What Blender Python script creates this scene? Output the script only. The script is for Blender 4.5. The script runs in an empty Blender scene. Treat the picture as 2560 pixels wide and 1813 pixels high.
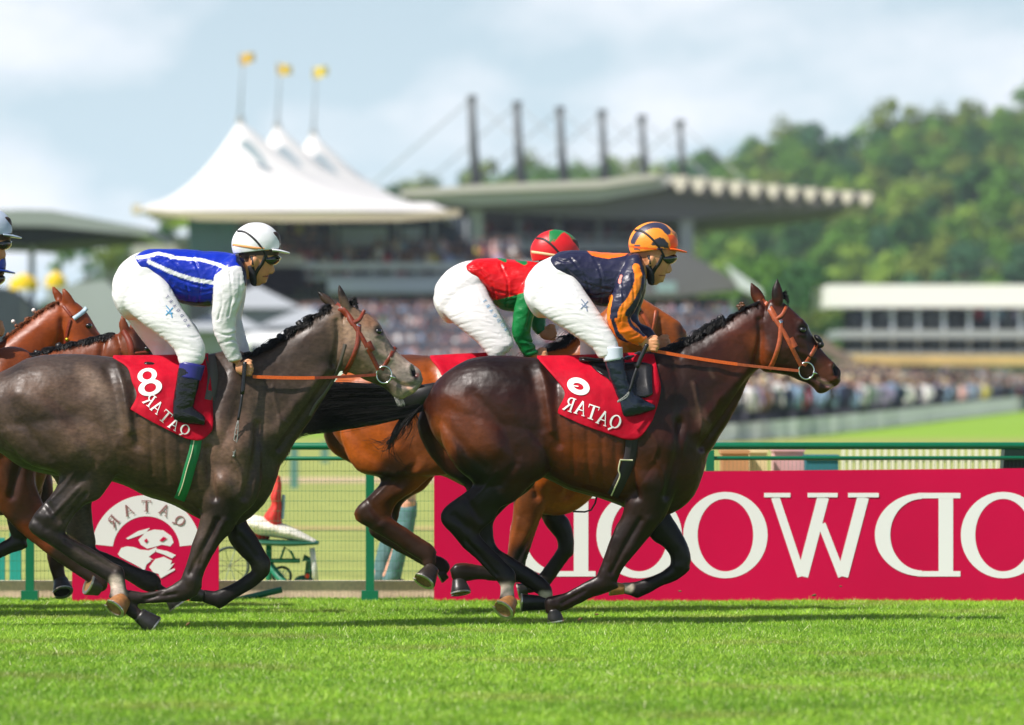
import bpy, bmesh, math, random
import numpy as np
from mathutils import Vector, Matrix, noise
from mathutils.bvhtree import BVHTree

random.seed(7); RNG = np.random.default_rng(7)
SC = bpy.context.scene
COL = SC.collection

# ------------------------------------------------------------------ camera
F = 12870.0      # focal length in pixels of the 2560 px wide photograph
CAMD = 30.0      # camera stands 30 m in front of the racing line
CH = 1.35        # lens height
CX, HY = 1280.0, 990.0
cam_d = bpy.data.cameras.new('camera')
cam_d.sensor_width = 36.0
cam_d.lens = 36.0 * F / 2560.0
cam_d.shift_y = (HY - 906.5) / 2560.0
cam_d.clip_start = 0.5
cam_d.clip_end = 15000
cam_d.dof.use_dof = True
cam_d.dof.focus_distance = CAMD - 0.25
cam_d.dof.aperture_fstop = 2.6
cam = bpy.data.objects.new('camera', cam_d)
COL.objects.link(cam)
cam.location = (0, -CAMD, CH)
cam.rotation_euler = (math.radians(90), 0, 0)
SC.camera = cam

# ------------------------------------------------------------------ light
SHX, SHY = 0.70, 0.48          # shadow of a 1 m post: right and away from the camera
el = math.atan(1.0 / math.hypot(SHX, SHY))
sun_d = bpy.data.lights.new('sun', 'SUN')
sun_d.energy = 5.0
sun_d.angle = math.radians(0.55)
sun_d.color = (1.0, 0.93, 0.875)
sun = bpy.data.objects.new('sun', sun_d); COL.objects.link(sun)
sun.location = (-20, -25, 30)
sun.rotation_euler = Vector((SHX, SHY, -1)).to_track_quat('-Z', 'Y').to_euler()

w = bpy.data.worlds.new('World'); SC.world = w; w.use_nodes = True
nt = w.node_tree; nt.nodes.clear()
out = nt.nodes.new('ShaderNodeOutputWorld'); bg = nt.nodes.new('ShaderNodeBackground')
sky = nt.nodes.new('ShaderNodeTexSky'); sky.sky_type = 'NISHITA'; sky.sun_disc = False
sky.sun_elevation = el
sky.sun_rotation = math.atan2(-SHX, -SHY)      # azimuth of the sun (clockwise from +Y)
sky.air_density = 1.0; sky.dust_density = 1.2; sky.ozone_density = 1.5
tc = nt.nodes.new('ShaderNodeTexCoord')
mp = nt.nodes.new('ShaderNodeMapping'); mp.inputs['Scale'].default_value = (1, 1, 1.9)
n1 = nt.nodes.new('ShaderNodeTexNoise'); n1.inputs['Scale'].default_value = 13; n1.inputs['Detail'].default_value = 5
n1.inputs['Roughness'].default_value = 0.5
cr = nt.nodes.new('ShaderNodeValToRGB')
cr.color_ramp.elements[0].position = 0.47; cr.color_ramp.elements[0].color = (0, 0, 0, 1)
cr.color_ramp.elements[1].position = 0.64; cr.color_ramp.elements[1].color = (1, 1, 1, 1)
mx = nt.nodes.new('ShaderNodeMixRGB')
mx.inputs['Color2'].default_value = (13.8, 13.7, 14.2, 1)      # sunlit cloud
# haze near the horizon thins out upwards; clouds bunch up towards the horizon as seen in perspective; both fades steepened to cut fill light
sep = nt.nodes.new('ShaderNodeSeparateXYZ'); hz_ = nt.nodes.new('ShaderNodeMapRange'); hz_.inputs['From Min'].default_value = 0.0; hz_.inputs['From Max'].default_value = 0.20
hz_.inputs['To Min'].default_value = 0.90; hz_.inputs['To Max'].default_value = 0.0
cz_ = nt.nodes.new('ShaderNodeMapRange'); cz_.inputs['From Min'].default_value = 0.02; cz_.inputs['From Max'].default_value = 0.30
cz_.inputs['To Min'].default_value = 0.80; cz_.inputs['To Max'].default_value = 0.12
ml = nt.nodes.new('ShaderNodeMath'); ml.operation = 'MULTIPLY'
hs = nt.nodes.new('ShaderNodeMixRGB')
nt.links.new(tc.outputs['Generated'], sep.inputs[0]); nt.links.new(sep.outputs[2], hz_.inputs['Value']); nt.links.new(sep.outputs[2], cz_.inputs['Value'])
nt.links.new(hz_.outputs[0], hs.inputs['Fac']); nt.links.new(cz_.outputs[0], ml.inputs[1])
hs.inputs['Color2'].default_value = (9.0, 11.6, 13.3, 1)
nt.links.new(tc.outputs['Generated'], mp.inputs['Vector']); nt.links.new(mp.outputs[0], n1.inputs['Vector'])
nt.links.new(n1.outputs['Fac'], cr.inputs['Fac']); nt.links.new(cr.outputs['Color'], ml.inputs[0])
nt.links.new(ml.outputs[0], mx.inputs['Fac'])
nt.links.new(sky.outputs[0], hs.inputs['Color1'])
nt.links.new(hs.outputs[0], mx.inputs['Color1'])
nt.links.new(mx.outputs[0], bg.inputs['Color']); bg.inputs['Strength'].default_value = 0.085
nt.links.new(bg.outputs[0], out.inputs['Surface'])

SC.view_settings.view_transform = 'Standard'; SC.view_settings.look = 'None'
SC.view_settings.exposure = 0.17; SC.view_settings.gamma = 1.0
SC.view_settings.use_curve_mapping = False
SC.render.engine = 'CYCLES'
SC.cycles.use_denoising = True
SC.cycles.max_bounces = 6
SC.cycles.filter_width = 1.5

# ------------------------------------------------------------------ mapping photo pixels -> world
def P(px, py, Y=0.0):
    d = Y + CAMD
    return Vector(((px - CX) / F * d, Y, CH - (py - HY) / F * d))
def W(px, py, D): return P(px, py, D - CAMD)
def projpx(co):
    d = co[:, 1] + CAMD
    return CX + co[:, 0] / d * F, HY + (CH - co[:, 2]) / d * F
def S(h, k=1.0):
    h = h.lstrip('#'); r = [int(h[i:i+2], 16) / 255 for i in (0, 2, 4)]
    return tuple(k * (c / 12.92 if c <= 0.04045 else ((c + 0.055) / 1.055) ** 2.4) for c in r)

# ------------------------------------------------------------------ materials
MATS = {}
def mk(name, col=(0.5,)*3, rough=0.5, metal=0.0, noise_=None, bump=None, vcol=False, sheen=0.0, coat=0.0, spec=0.5, scale3=(1, 1, 1), bump2=None, trans=0.0, noise2=None, rvar=None):
    if name in MATS: return MATS[name]
    m = bpy.data.materials.new(name); m.use_nodes = True
    t = m.node_tree; b = t.nodes['Principled BSDF']
    b.inputs['Roughness'].default_value = rough; b.inputs['Metallic'].default_value = metal
    b.inputs['Specular IOR Level'].default_value = spec
    b.inputs['Sheen Weight'].default_value = sheen; b.inputs['Coat Weight'].default_value = coat
    b.inputs['Coat Roughness'].default_value = 0.15
    if trans: b.inputs['Transmission Weight'].default_value = trans
    co = t.nodes.new('ShaderNodeTexCoord'); mpn = t.nodes.new('ShaderNodeMapping')
    mpn.inputs['Scale'].default_value = scale3
    t.links.new(co.outputs['Object'], mpn.inputs['Vector'])
    if vcol:
        a = t.nodes.new('ShaderNodeAttribute'); a.attribute_name = 'Col'; src = a.outputs['Color']
    else:
        a = t.nodes.new('ShaderNodeRGB'); a.outputs[0].default_value = (*col, 1); src = a.outputs[0]
    for nz in (noise_, noise2):
        if nz:
            n = t.nodes.new('ShaderNodeTexNoise'); n.inputs['Scale'].default_value = nz[0]; n.inputs['Detail'].default_value = 6
            mr = t.nodes.new('ShaderNodeMapRange'); mr.inputs['From Min'].default_value = 0.3; mr.inputs['From Max'].default_value = 0.7
            mr.inputs['To Min'].default_value = 1 - nz[1]; mr.inputs['To Max'].default_value = 1 + nz[1]
            t.links.new(mpn.outputs[0], n.inputs['Vector']); t.links.new(n.outputs['Fac'], mr.inputs['Value'])
            vm = t.nodes.new('ShaderNodeVectorMath'); vm.operation = 'SCALE'
            t.links.new(src, vm.inputs[0]); t.links.new(mr.outputs[0], vm.inputs['Scale']); src = vm.outputs[0]
    t.links.new(src, b.inputs['Base Color'])
    if rvar:
        n = t.nodes.new('ShaderNodeTexNoise'); n.inputs['Scale'].default_value = rvar[0]; n.inputs['Detail'].default_value = 5
        mr = t.nodes.new('ShaderNodeMapRange'); mr.inputs['From Min'].default_value = .35; mr.inputs['From Max'].default_value = .65
        mr.inputs['To Min'].default_value = rough - rvar[1]; mr.inputs['To Max'].default_value = rough + rvar[1]
        t.links.new(mpn.outputs[0], n.inputs['Vector']); t.links.new(n.outputs['Fac'], mr.inputs['Value']); t.links.new(mr.outputs[0], b.inputs['Roughness'])
    prev = None
    for bb in (bump, bump2):
        if bb:
            n = t.nodes.new('ShaderNodeTexNoise'); n.inputs['Scale'].default_value = bb[0]; n.inputs['Detail'].default_value = 4
            bn = t.nodes.new('ShaderNodeBump'); bn.inputs['Strength'].default_value = bb[1]; bn.inputs['Distance'].default_value = bb[2]
            v = mpn.outputs[0]
            if len(bb) > 3:
                m2 = t.nodes.new('ShaderNodeMapping'); m2.inputs['Scale'].default_value = bb[3]
                if len(bb) > 4: m2.inputs['Rotation'].default_value = bb[4]
                t.links.new(co.outputs['Object'], m2.inputs['Vector']); v = m2.outputs[0]
            t.links.new(v, n.inputs['Vector']); t.links.new(n.outputs['Fac'], bn.inputs['Height'])
            if prev: t.links.new(prev, bn.inputs['Normal'])
            prev = bn.outputs[0]
    if prev: t.links.new(prev, b.inputs['Normal'])
    MATS[name] = m
    return m

# ------------------------------------------------------------------ object helpers
def link(o, parent=None):
    COL.objects.link(o)
    if parent is not None:
        o.parent = parent
        r = parent
        p = Vector(r.location)
        while r.parent: r = r.parent; p += Vector(r.location)
        o.location = Vector(o.location) - p
    return o
def tag(o, label=None, cat=None, group=None, kind=None):
    if label: o['label'] = label
    if cat: o['category'] = cat
    if group: o['group'] = group
    if kind: o['kind'] = kind
    return o
def thing(name, label, cat, loc=(0, 0, 0), group=None):
    o = bpy.data.objects.new(name, None); o.location = loc; o.empty_display_size = 0.2
    COL.objects.link(o)
    return tag(o, label, cat, group)
def meshobj(name, verts, faces, mat, parent=None, smooth=True, mats=None, fm=None, loc=None):
    me = bpy.data.meshes.new(name)
    me.from_pydata([tuple(v) for v in verts], [], [tuple(f) for f in faces]); me.update()
    if smooth: me.polygons.foreach_set('use_smooth', [True] * len(me.polygons))
    for m in (mats or [mat]): me.materials.append(m)
    if fm: me.polygons.foreach_set('material_index', fm)
    o = bpy.data.objects.new(name, me)
    if loc: o.location = loc
    return link(o, parent)
def setcol(me, cols):
    a = me.color_attributes.new('Col', 'FLOAT_COLOR', 'POINT')
    c = np.ones((len(me.vertices), 4), dtype=np.float32); c[:, :3] = cols
    a.data.foreach_set('color', c.ravel())
def coords(me):
    a = np.empty(len(me.vertices) * 3, dtype=np.float32); me.vertices.foreach_get('co', a); return a.reshape(-1, 3).astype(np.float64)
def normals(me):
    a = np.empty(len(me.vertices) * 3, dtype=np.float32); me.vertex_normals.foreach_get('vector', a); return a.reshape(-1, 3).astype(np.float64)

class MB:
    """collects geometry; build() links it as ONE mesh object"""
    def __init__(s): s.v = []; s.f = []; s.m = []; s.cur = 0
    def add(s, v, f):
        o = len(s.v); s.v += [tuple(x) for x in v]; s.f += [tuple(i + o for i in q) for q in f]; s.m += [s.cur] * len(f); return s
    def box(s, x0, x1, y0, y1, z0, z1):
        return s.add([(x, y, z) for x in (x0, x1) for y in (y0, y1) for z in (z0, z1)],
                     [(0, 1, 3, 2), (4, 6, 7, 5), (0, 4, 5, 1), (2, 3, 7, 6), (0, 2, 6, 4), (1, 5, 7, 3)])
    def prism(s, poly, D0, D1):
        """poly: photo pixels, front face stands at distance D0, body runs straight back to D1"""
        fr = [W(x, y, D0) for x, y in poly]; n = len(fr); dy = D1 - D0
        bk = [v + Vector((0, dy, 0)) for v in fr]
        return s.add(fr + bk, [tuple(range(n)), tuple(range(2 * n - 1, n - 1, -1))] + [(i, i + n, (i + 1) % n + n, (i + 1) % n) for i in range(n)])
    def tube(s, pts, r, n=8, caps=True):
        pts = [Vector(p) for p in pts]; k = len(pts)
        rr = r if hasattr(r, '__len__') else [r] * k
        vs = []; up = None
        for i, p in enumerate(pts):
            t = (pts[min(i + 1, k - 1)] - pts[max(i - 1, 0)]).normalized()
            if up is None: up = Vector((0, 0, 1)) if abs(t.z) < 0.9 else Vector((1, 0, 0))
            a = t.cross(up); 
            if a.length < 1e-6: a = t.orthogonal()
            a.normalize(); b = t.cross(a).normalized(); up = -b if (-b).dot(up) > 0 else b
            for j in range(n):
                th = 2 * math.pi * j / n
                vs.append(p + a * math.cos(th) * rr[i] + b * math.sin(th) * rr[i])
        fs = [(i * n + j, i * n + (j + 1) % n, (i + 1) * n + (j + 1) % n, (i + 1) * n + j) for i in range(k - 1) for j in range(n)]
        if caps: fs += [tuple(range(n))[::-1], tuple((k - 1) * n + j for j in range(n))]
        return s.add(vs, fs)
    def ball(s, c, rx, ry=None, rz=None, nu=16, nv=10, rot=None):
        ry = ry or rx; rz = rz or rx; c = Vector(c)
        vs = []
        for i in range(nv + 1):
            ph = math.pi * i / nv
            for j in range(nu):
                th = 2 * math.pi * j / nu
                v = Vector((rx * math.sin(ph) * math.cos(th), ry * math.sin(ph) * math.sin(th), rz * math.cos(ph)))
                if rot: v = rot @ v
                vs.append(c + v)
        fs = [(i * nu + j, (i + 1) * nu + j, (i + 1) * nu + (j + 1) % nu, i * nu + (j + 1) % nu) for i in range(nv) for j in range(nu)]
        return s.add(vs, fs)
    def build(s, name, mat, parent=None, smooth=False, mats=None, loc=None):
        return meshobj(name, s.v, s.f, mat, parent, smooth, mats, s.m if mats else None, loc)

def cr_interp(A, sub):
    A = np.array(A, dtype=float); n = len(A); out_ = []
    for i in range(n - 1):
        p0 = A[max(i - 1, 0)]; p1 = A[i]; p2 = A[i + 1]; p3 = A[min(i + 2, n - 1)]
        for k in range(sub):
            t = k / sub
            out_.append(0.5 * ((2 * p1) + (-p0 + p2) * t + (2 * p0 - 5 * p1 + 4 * p2 - p3) * t * t + (-p0 + 3 * p1 - 3 * p2 + p3) * t ** 3))
    out_.append(A[-1]); return np.array(out_)

def loft(mb, st, Yc, sub=4, n=24, cap=(0.5, 0.5), grow=1.0, ex=2.0, shift=(0, 0)):
    """st: stations (ax,ay,bx,by,half_width_m,y_offset_m): two outline pixels and a lateral half width"""
    A = []
    for (ax, ay, bx, by, hw, yo) in st:
        a = P(ax + shift[0], ay + shift[1], Yc + yo); b = P(bx + shift[0], by + shift[1], Yc + yo)
        c = (a + b) / 2; h = (b - a) / 2 * grow
        A.append((c.x, c.y, c.z, h.x, h.z, hw * grow))
    A = cr_interp(A, sub)
    rings = []
    def endrings(q, dirv, k):
        r_ = min(math.hypot(q[3], q[4]), q[5]) * k
        res = []
        for ang in (25, 50, 72):
            a_ = math.radians(ang); g = math.cos(a_); d = math.sin(a_) * r_
            res.append((q[0] + dirv[0] * d, q[1] + dirv[1] * d, q[2] + dirv[2] * d, q[3] * g, q[4] * g, q[5] * g))
        return res
    d0 = A[0][:3] - A[1][:3]; d0 /= max(1e-9, np.linalg.norm(d0))
    d1 = A[-1][:3] - A[-2][:3]; d1 /= max(1e-9, np.linalg.norm(d1))
    R = endrings(A[0], d0, cap[0])[::-1] + [tuple(a) for a in A] + endrings(A[-1], d1, cap[1])
    vs = []
    for q in R:
        for j in range(n):
            th = 2 * math.pi * j / n
            cs, sn = math.cos(th), math.sin(th)
            if ex != 2.0:
                cs = math.copysign(abs(cs) ** (2 / ex), cs); sn = math.copysign(abs(sn) ** (2 / ex), sn)
            vs.append((q[0] + cs * q[3], q[1] + sn * q[5], q[2] + cs * q[4]))
    k = len(R)
    fs = [(i * n + j, i * n + (j + 1) % n, (i + 1) * n + (j + 1) % n, (i + 1) * n + j) for i in range(k - 1) for j in range(n)]
    fs += [tuple(range(n))[::-1], tuple((k - 1) * n + j for j in range(n))]
    mb.add(vs, fs)

def remesh(mb, name, voxel, smooth=6, fac=0.5):
    me = bpy.data.meshes.new(name); me.from_pydata(mb.v, [], mb.f); me.update()
    bm = bmesh.new(); bm.from_mesh(me); bmesh.ops.recalc_face_normals(bm, faces=bm.faces); bm.to_mesh(me); bm.free()
    o = bpy.data.objects.new(name, me); COL.objects.link(o)
    r = o.modifiers.new('r', 'REMESH'); r.mode = 'VOXEL'; r.voxel_size = voxel; r.use_smooth_shade = True
    if smooth:
        s = o.modifiers.new('s', 'SMOOTH'); s.iterations = smooth; s.factor = fac
    dg = bpy.context.evaluated_depsgraph_get()
    m2 = bpy.data.meshes.new_from_object(o.evaluated_get(dg)); m2.name = name
    bpy.data.objects.remove(o); bpy.data.meshes.remove(me)
    m2.polygons.foreach_set('use_smooth', [True] * len(m2.polygons))
    return m2

def dist_poly(px, py, pl):
    d = np.full(len(px), 1e9)
    if len(pl) == 1: return np.hypot(px - pl[0][0], py - pl[0][1])
    for (x0, y0), (x1, y1) in zip(pl[:-1], pl[1:]):
        dx, dy = x1 - x0, y1 - y0; L = dx * dx + dy * dy + 1e-9
        t = np.clip(((px - x0) * dx + (py - y0) * dy) / L, 0, 1)
        d = np.minimum(d, np.hypot(px - x0 - t * dx, py - y0 - t * dy))
    return d
def inpoly(px, py, pl):
    ins = np.zeros(len(px), bool); n = len(pl)
    for i in range(n):
        x0, y0 = pl[i]; x1, y1 = pl[(i + 1) % n]
        c = ((y0 > py) != (y1 > py)) & (px < (x1 - x0) * (py - y0) / (y1 - y0 + 1e-12) + x0)
        ins ^= c
    return ins
def smoothpl(pl, sub=6):
    return [tuple(p) for p in cr_interp(pl, sub)]
def sh(pl, dx, dy=0): return [(x + dx, y + dy) for x, y in pl]
def shst(st, dx, dy=0): return [(a + dx, b + dy, c + dx, d + dy, *r) for a, b, c, d, *r in st]
# ================================================================== horses
COAT = {}
def coat_mat(name, rough, mott, sheen=0.08, coatw=0.0, fine=.14):
    return mk(name, rough=rough, vcol=True, noise_=(5.5, mott), noise2=(70, fine), rvar=(9, .12), sheen=0.0, coat=coatw, spec=0.34, scale3=(0.55, 1, 1),
              bump=(300, 0.15, 0.002), bump2=(16, 0.30, 0.012, (1, 1, 0.7)))
M_hoof = mk('hoof_horn', rough=0.38, vcol=True, noise_=(40, 0.25), bump=(60, 0.3, 0.003, (0.3, 0.3, 2)))
M_shoe = mk('horseshoe_metal', S('#c9c4b4'), rough=0.28, metal=0.9, noise_=(60, 0.25))
M_sole = mk('hoof_sole', S('#8a6a3c'), rough=0.8, noise_=(60, 0.4), bump=(90, 0.5, 0.004))
M_eye = mk('horse_eye', (0.006, 0.004, 0.003), rough=0.06, coat=1.0)
M_hair = mk('black_hair', (0.010, 0.009, 0.0085), rough=0.42, noise_=(30, 0.3), spec=0.45)
M_leather = mk('bridle_leather', S('#7c3018'), rough=0.42, noise_=(60, 0.25), bump=(200, 0.2, 0.001))
M_leatherO = mk('tan_bridle_leather', S('#a8502a'), rough=0.40, noise_=(60, 0.25), bump=(200, 0.2, 0.001))
M_rein = mk('orange_rubber_rein', S('#e2611a'), rough=0.6, noise_=(120, 0.15), bump=(400, 0.4, 0.001))
M_steel = mk('bit_steel', S('#d7dad6'), rough=0.16, metal=1.0)
M_blackleather = mk('black_leather', (0.012, 0.012, 0.013), rough=0.25, noise_=(50, 0.2), bump=(120, 0.2, 0.001))
M_red = mk('red_number_cloth', S('#bd0024'), rough=0.7, noise_=(18, 0.10), bump=(9, 0.6, 0.02), bump2=(260, 0.25, 0.001), spec=0.2)
M_white = mk('white_print', S('#f2f0ec'), rough=0.6)
CAMP = Vector((0, -CAMD, CH))

def drape_pt(px, py, bvhs, Yf, off):
    d = (P(px, py, 0) - CAMP).normalized()
    best = None
    for b in bvhs:
        h = b.ray_cast(CAMP, d, 80)
        if h[0] is not None and (best is None or h[3] < best[1]): best = (h[0], h[3])
    if best is None:
        return P(px, py, Yf) - d * off, False
    return best[0] - d * off, True

def ribbon(mb, pl, hw, bvhs, Yf, t=0.004, step=7.0, smoothing=2, sub=6):
    """leather strap that lies on the surface below it; pl: photo pixels, hw: half width in pixels"""
    pts = cr_interp(pl, sub)
    hwf = hw if hasattr(hw, '__len__') else None
    cols = (-1, -0.96, 0, 0.96, 1); offs = (-t * 0.3, t, t * 1.15, t, -t * 0.3)
    rows = []; lastY = Yf
    for i, p in enumerate(pts):
        q0 = pts[max(i - 1, 0)]; q1 = pts[min(i + 1, len(pts) - 1)]
        tx, ty = q1[0] - q0[0], q1[1] - q0[1]; L = math.hypot(tx, ty) + 1e-9
        nx, ny = -ty / L, tx / L
        hh = hw if hwf is None else hw[0] + (hw[1] - hw[0]) * i / (len(pts) - 1)
        c, ok = drape_pt(p[0], p[1], bvhs, lastY, 0)
        if ok: lastY = c.y
        row = []
        for cc, of in zip(cols, offs):
            v, ok = drape_pt(p[0] + nx * hh * cc, p[1] + ny * hh * cc, bvhs, lastY, of)
            if abs(v.y - c.y) > 0.05: v = P(p[0] + nx * hh * cc, p[1] + ny * hh * cc, c.y) + Vector((0, -of, 0))
            row.append(v)
        rows.append(row)
    for _ in range(smoothing):
        new = [list(r) for r in rows]
        for i in range(1, len(rows) - 1):
            for j in range(5):
                new[i][j] = rows[i][j] * 0.5 + (rows[i - 1][j] + rows[i + 1][j]) * 0.25
        rows = new
    vs = [v for r in rows for v in r]
    fs = [(i * 5 + j, i * 5 + j + 1, (i + 1) * 5 + j + 1, (i + 1) * 5 + j) for i in range(len(rows) - 1) for j in range(4)]
    mb.add(vs, fs)

def hoof(horse, Yc, T, B, ht, hb, dy=0.0, color=(0.02, 0.018, 0.016), yo=0.0, sole=M_sole, dark=False):
    t = P(T[0], T[1], Yc + yo); b = P(B[0], B[1], Yc + yo + dy)
    k = (Yc + yo + CAMD) / F
    ax = (b - t); L = ax.length; ax.normalize()
    u = ax.cross(Vector((0, 1, 0)))
    if u.length < 0.2: u = Vector((1, 0, 0))
    u.normalize(); v = ax.cross(u).normalized()
    n = 24; rows = [(-0.18, 0.93), (0, 1.0), (0.12, 1.02), (0.5, None), (0.94, None), (1.0, None)]
    vs = []
    for (s, g) in rows:
        r = ht * k * g if g else (ht + (hb - ht) * s) * k
        if s == 1.0: r *= 0.96
        for j in range(n):
            th = 2 * math.pi * j / n
            e = 1.0 + 0.10 * math.cos(th)
            vs.append(t + ax * L * s + u * math.cos(th) * r * e + v * math.sin(th) * r * 0.92)
    fs = [(i * n + j, i * n + (j + 1) % n, (i + 1) * n + (j + 1) % n, (i + 1) * n + j) for i in range(len(rows) - 1) for j in range(n)]
    fs.append(tuple(range(n))[::-1])
    # concave sole
    o = len(vs)
    for g, dd in ((0.80, 0.0), (0.55, -0.06), (0.2, -0.10)):
        for j in range(n):
            th = 2 * math.pi * j / n
            vs.append(t + ax * L * (1 + dd) + u * math.cos(th) * hb * k * g * 1.08 + v * math.sin(th) * hb * k * g * 0.9)
    base = (len(rows) - 1) * n
    seq = [base, o, o + n, o + 2 * n]
    sf = []
    for a, b2 in zip(seq[:-1], seq[1:]):
        for j in range(n): sf.append((a + j, a + (j + 1) % n, b2 + (j + 1) % n, b2 + j))
    sf.append(tuple(o + 2 * n + j for j in range(n)))
    me_f = fs + sf
    h = meshobj('hoof', vs, me_f, None, horse, True, [M_hoof, M_hoof if dark else sole], [0] * len(fs) + [1] * len(sf))
    setcol(h.data, np.tile(color, (len(vs), 1)))
    # the shoe: an open ring under the wall
    sm = MB(); pts = []
    for j in range(25):
        th = math.radians(-150 + 300 * j / 24)
        pts.append(t + ax * (L + 0.003) + u * math.cos(th) * hb * k * 0.97 + v * math.sin(th) * hb * k * 0.83)
    ring = []
    for i, p in enumerate(pts):
        c = t + ax * (L + 0.003); rd = (p - c).normalized()
        ring += [p + rd * 0.004 - ax * 0.004, p + rd * 0.004 + ax * 0.004, p - rd * 0.013 + ax * 0.004, p - rd * 0.013 - ax * 0.004]
    f2 = [(i * 4 + j, i * 4 + (j + 1) % 4, (i + 1) * 4 + (j + 1) % 4, (i + 1) * 4 + j) for i in range(24) for j in range(4)]
    f2 += [(0, 1, 2, 3), (99, 98, 97, 96)]
    sm.add(ring, f2)
    sm.build('horseshoe', M_shoe, h)
    return h

def ear(mb, tip, bl, br, Yc, yo, depth=0.022):
    """pointed ear, outline in photo pixels"""
    bx, by = (bl[0] + br[0]) / 2, (bl[1] + br[1]) / 2
    st = []
    hx, hy = (br[0] - bl[0]) / 2, (br[1] - bl[1]) / 2
    for s, wd in ((-0.25, 0.75), (0, 1.0), (0.3, 1.12), (0.6, 0.85), (0.85, 0.42), (1.0, 0.10)):
        cx, cy = bx + (tip[0] - bx) * s, by + (tip[1] - by) * s
        st.append((cx - hx * wd, cy - hy * wd, cx + hx * wd, cy + hy * wd, depth * min(1, wd), yo))
    loft(mb, st, Yc, sub=3, n=14, cap=(0.3, 0.3))

def strands(name, lines, mat, parent, r0=0.0022, r1=0.0005):
    """lines: array (N,K,3) -> three sided tapering hairs in one mesh"""
    L = np.array(lines); N, K, _ = L.shape
    T = np.gradient(L, axis=1); T /= (np.linalg.norm(T, axis=2, keepdims=True) + 1e-9)
    up = np.array([0.13, 0.9, 0.4]); A = np.cross(T, up); A /= (np.linalg.norm(A, axis=2, keepdims=True) + 1e-9); B = np.cross(T, A)
    rr = np.linspace(r0, r1, K)[None, :, None]
    vs = np.stack([L + rr * (A * math.cos(t) + B * math.sin(t)) for t in (0, 2.094, 4.188)], axis=2).reshape(-1, 3)
    i = np.arange(N)[:, None, None] * K * 3; k = np.arange(K - 1)[None, :, None] * 3; j = np.arange(3)[None, None, :]
    a = i + k + j; b = i + k + (j + 1) % 3
    fs = np.stack([a, b, b + 3, a + 3], axis=-1).reshape(-1, 4)
    me = bpy.data.meshes.new(name); me.vertices.add(len(vs)); me.vertices.foreach_set('co', vs.ravel().astype(np.float32))
    me.loops.add(fs.size); me.loops.foreach_set('vertex_index', fs.ravel().astype(np.int32))
    me.polygons.add(len(fs)); me.polygons.foreach_set('loop_start', (np.arange(len(fs)) * 4).astype(np.int32))
    me.polygons.foreach_set('loop_total', np.full(len(fs), 4, dtype=np.int32))
    me.update(calc_edges=True); me.validate(); me.polygons.foreach_set('use_smooth', [True] * len(me.polygons)); me.materials.append(mat)
    return link(bpy.data.objects.new(name, me), parent)

def hair_bunch(paths, N, Yc, spread_px, spread_y, wave=6, seed=1, K=11, cut=(0.7, 1.0)):
    """paths: list of guide polylines in px; hairs interpolate between neighbouring guides"""
    r = np.random.default_rng(seed)
    G = [cr_interp(p, 8) for p in paths]
    def at(g, t):
        x = t * (len(g) - 1); i = np.minimum(x.astype(int), len(g) - 2); f = (x - i)[:, None]
        return g[i] * (1 - f) + g[i + 1] * f
    out_ = []
    for _ in range(N):
        s = r.random() * (len(G) - 1); i = min(int(s), len(G) - 2); f = s - i
        t = np.linspace(0, r.uniform(*cut), K)
        p = at(G[i], t) * (1 - f) + at(G[i + 1], t) * f
        ph = r.random() * 6.28; ph2 = r.random() * 6.28; fr = r.uniform(0.6, 1.6)
        p[:, 0] += wave * t ** 1.5 * np.sin(t * 9 * fr + ph) * 0.6 + r.normal() * spread_px * t
        p[:, 1] += wave * t ** 1.5 * np.sin(t * 7 * fr + ph2) + r.normal() * spread_px * t
        y = r.normal() * spread_y * (0.25 + t) + 0.02 * t * np.sin(t * 5 + ph)
        d = y + Yc + CAMD
        out_.append(np.stack([(p[:, 0] - CX) / F * d, y + Yc, CH - (p[:, 1] - HY) / F * d], axis=1))
    return out_

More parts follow.
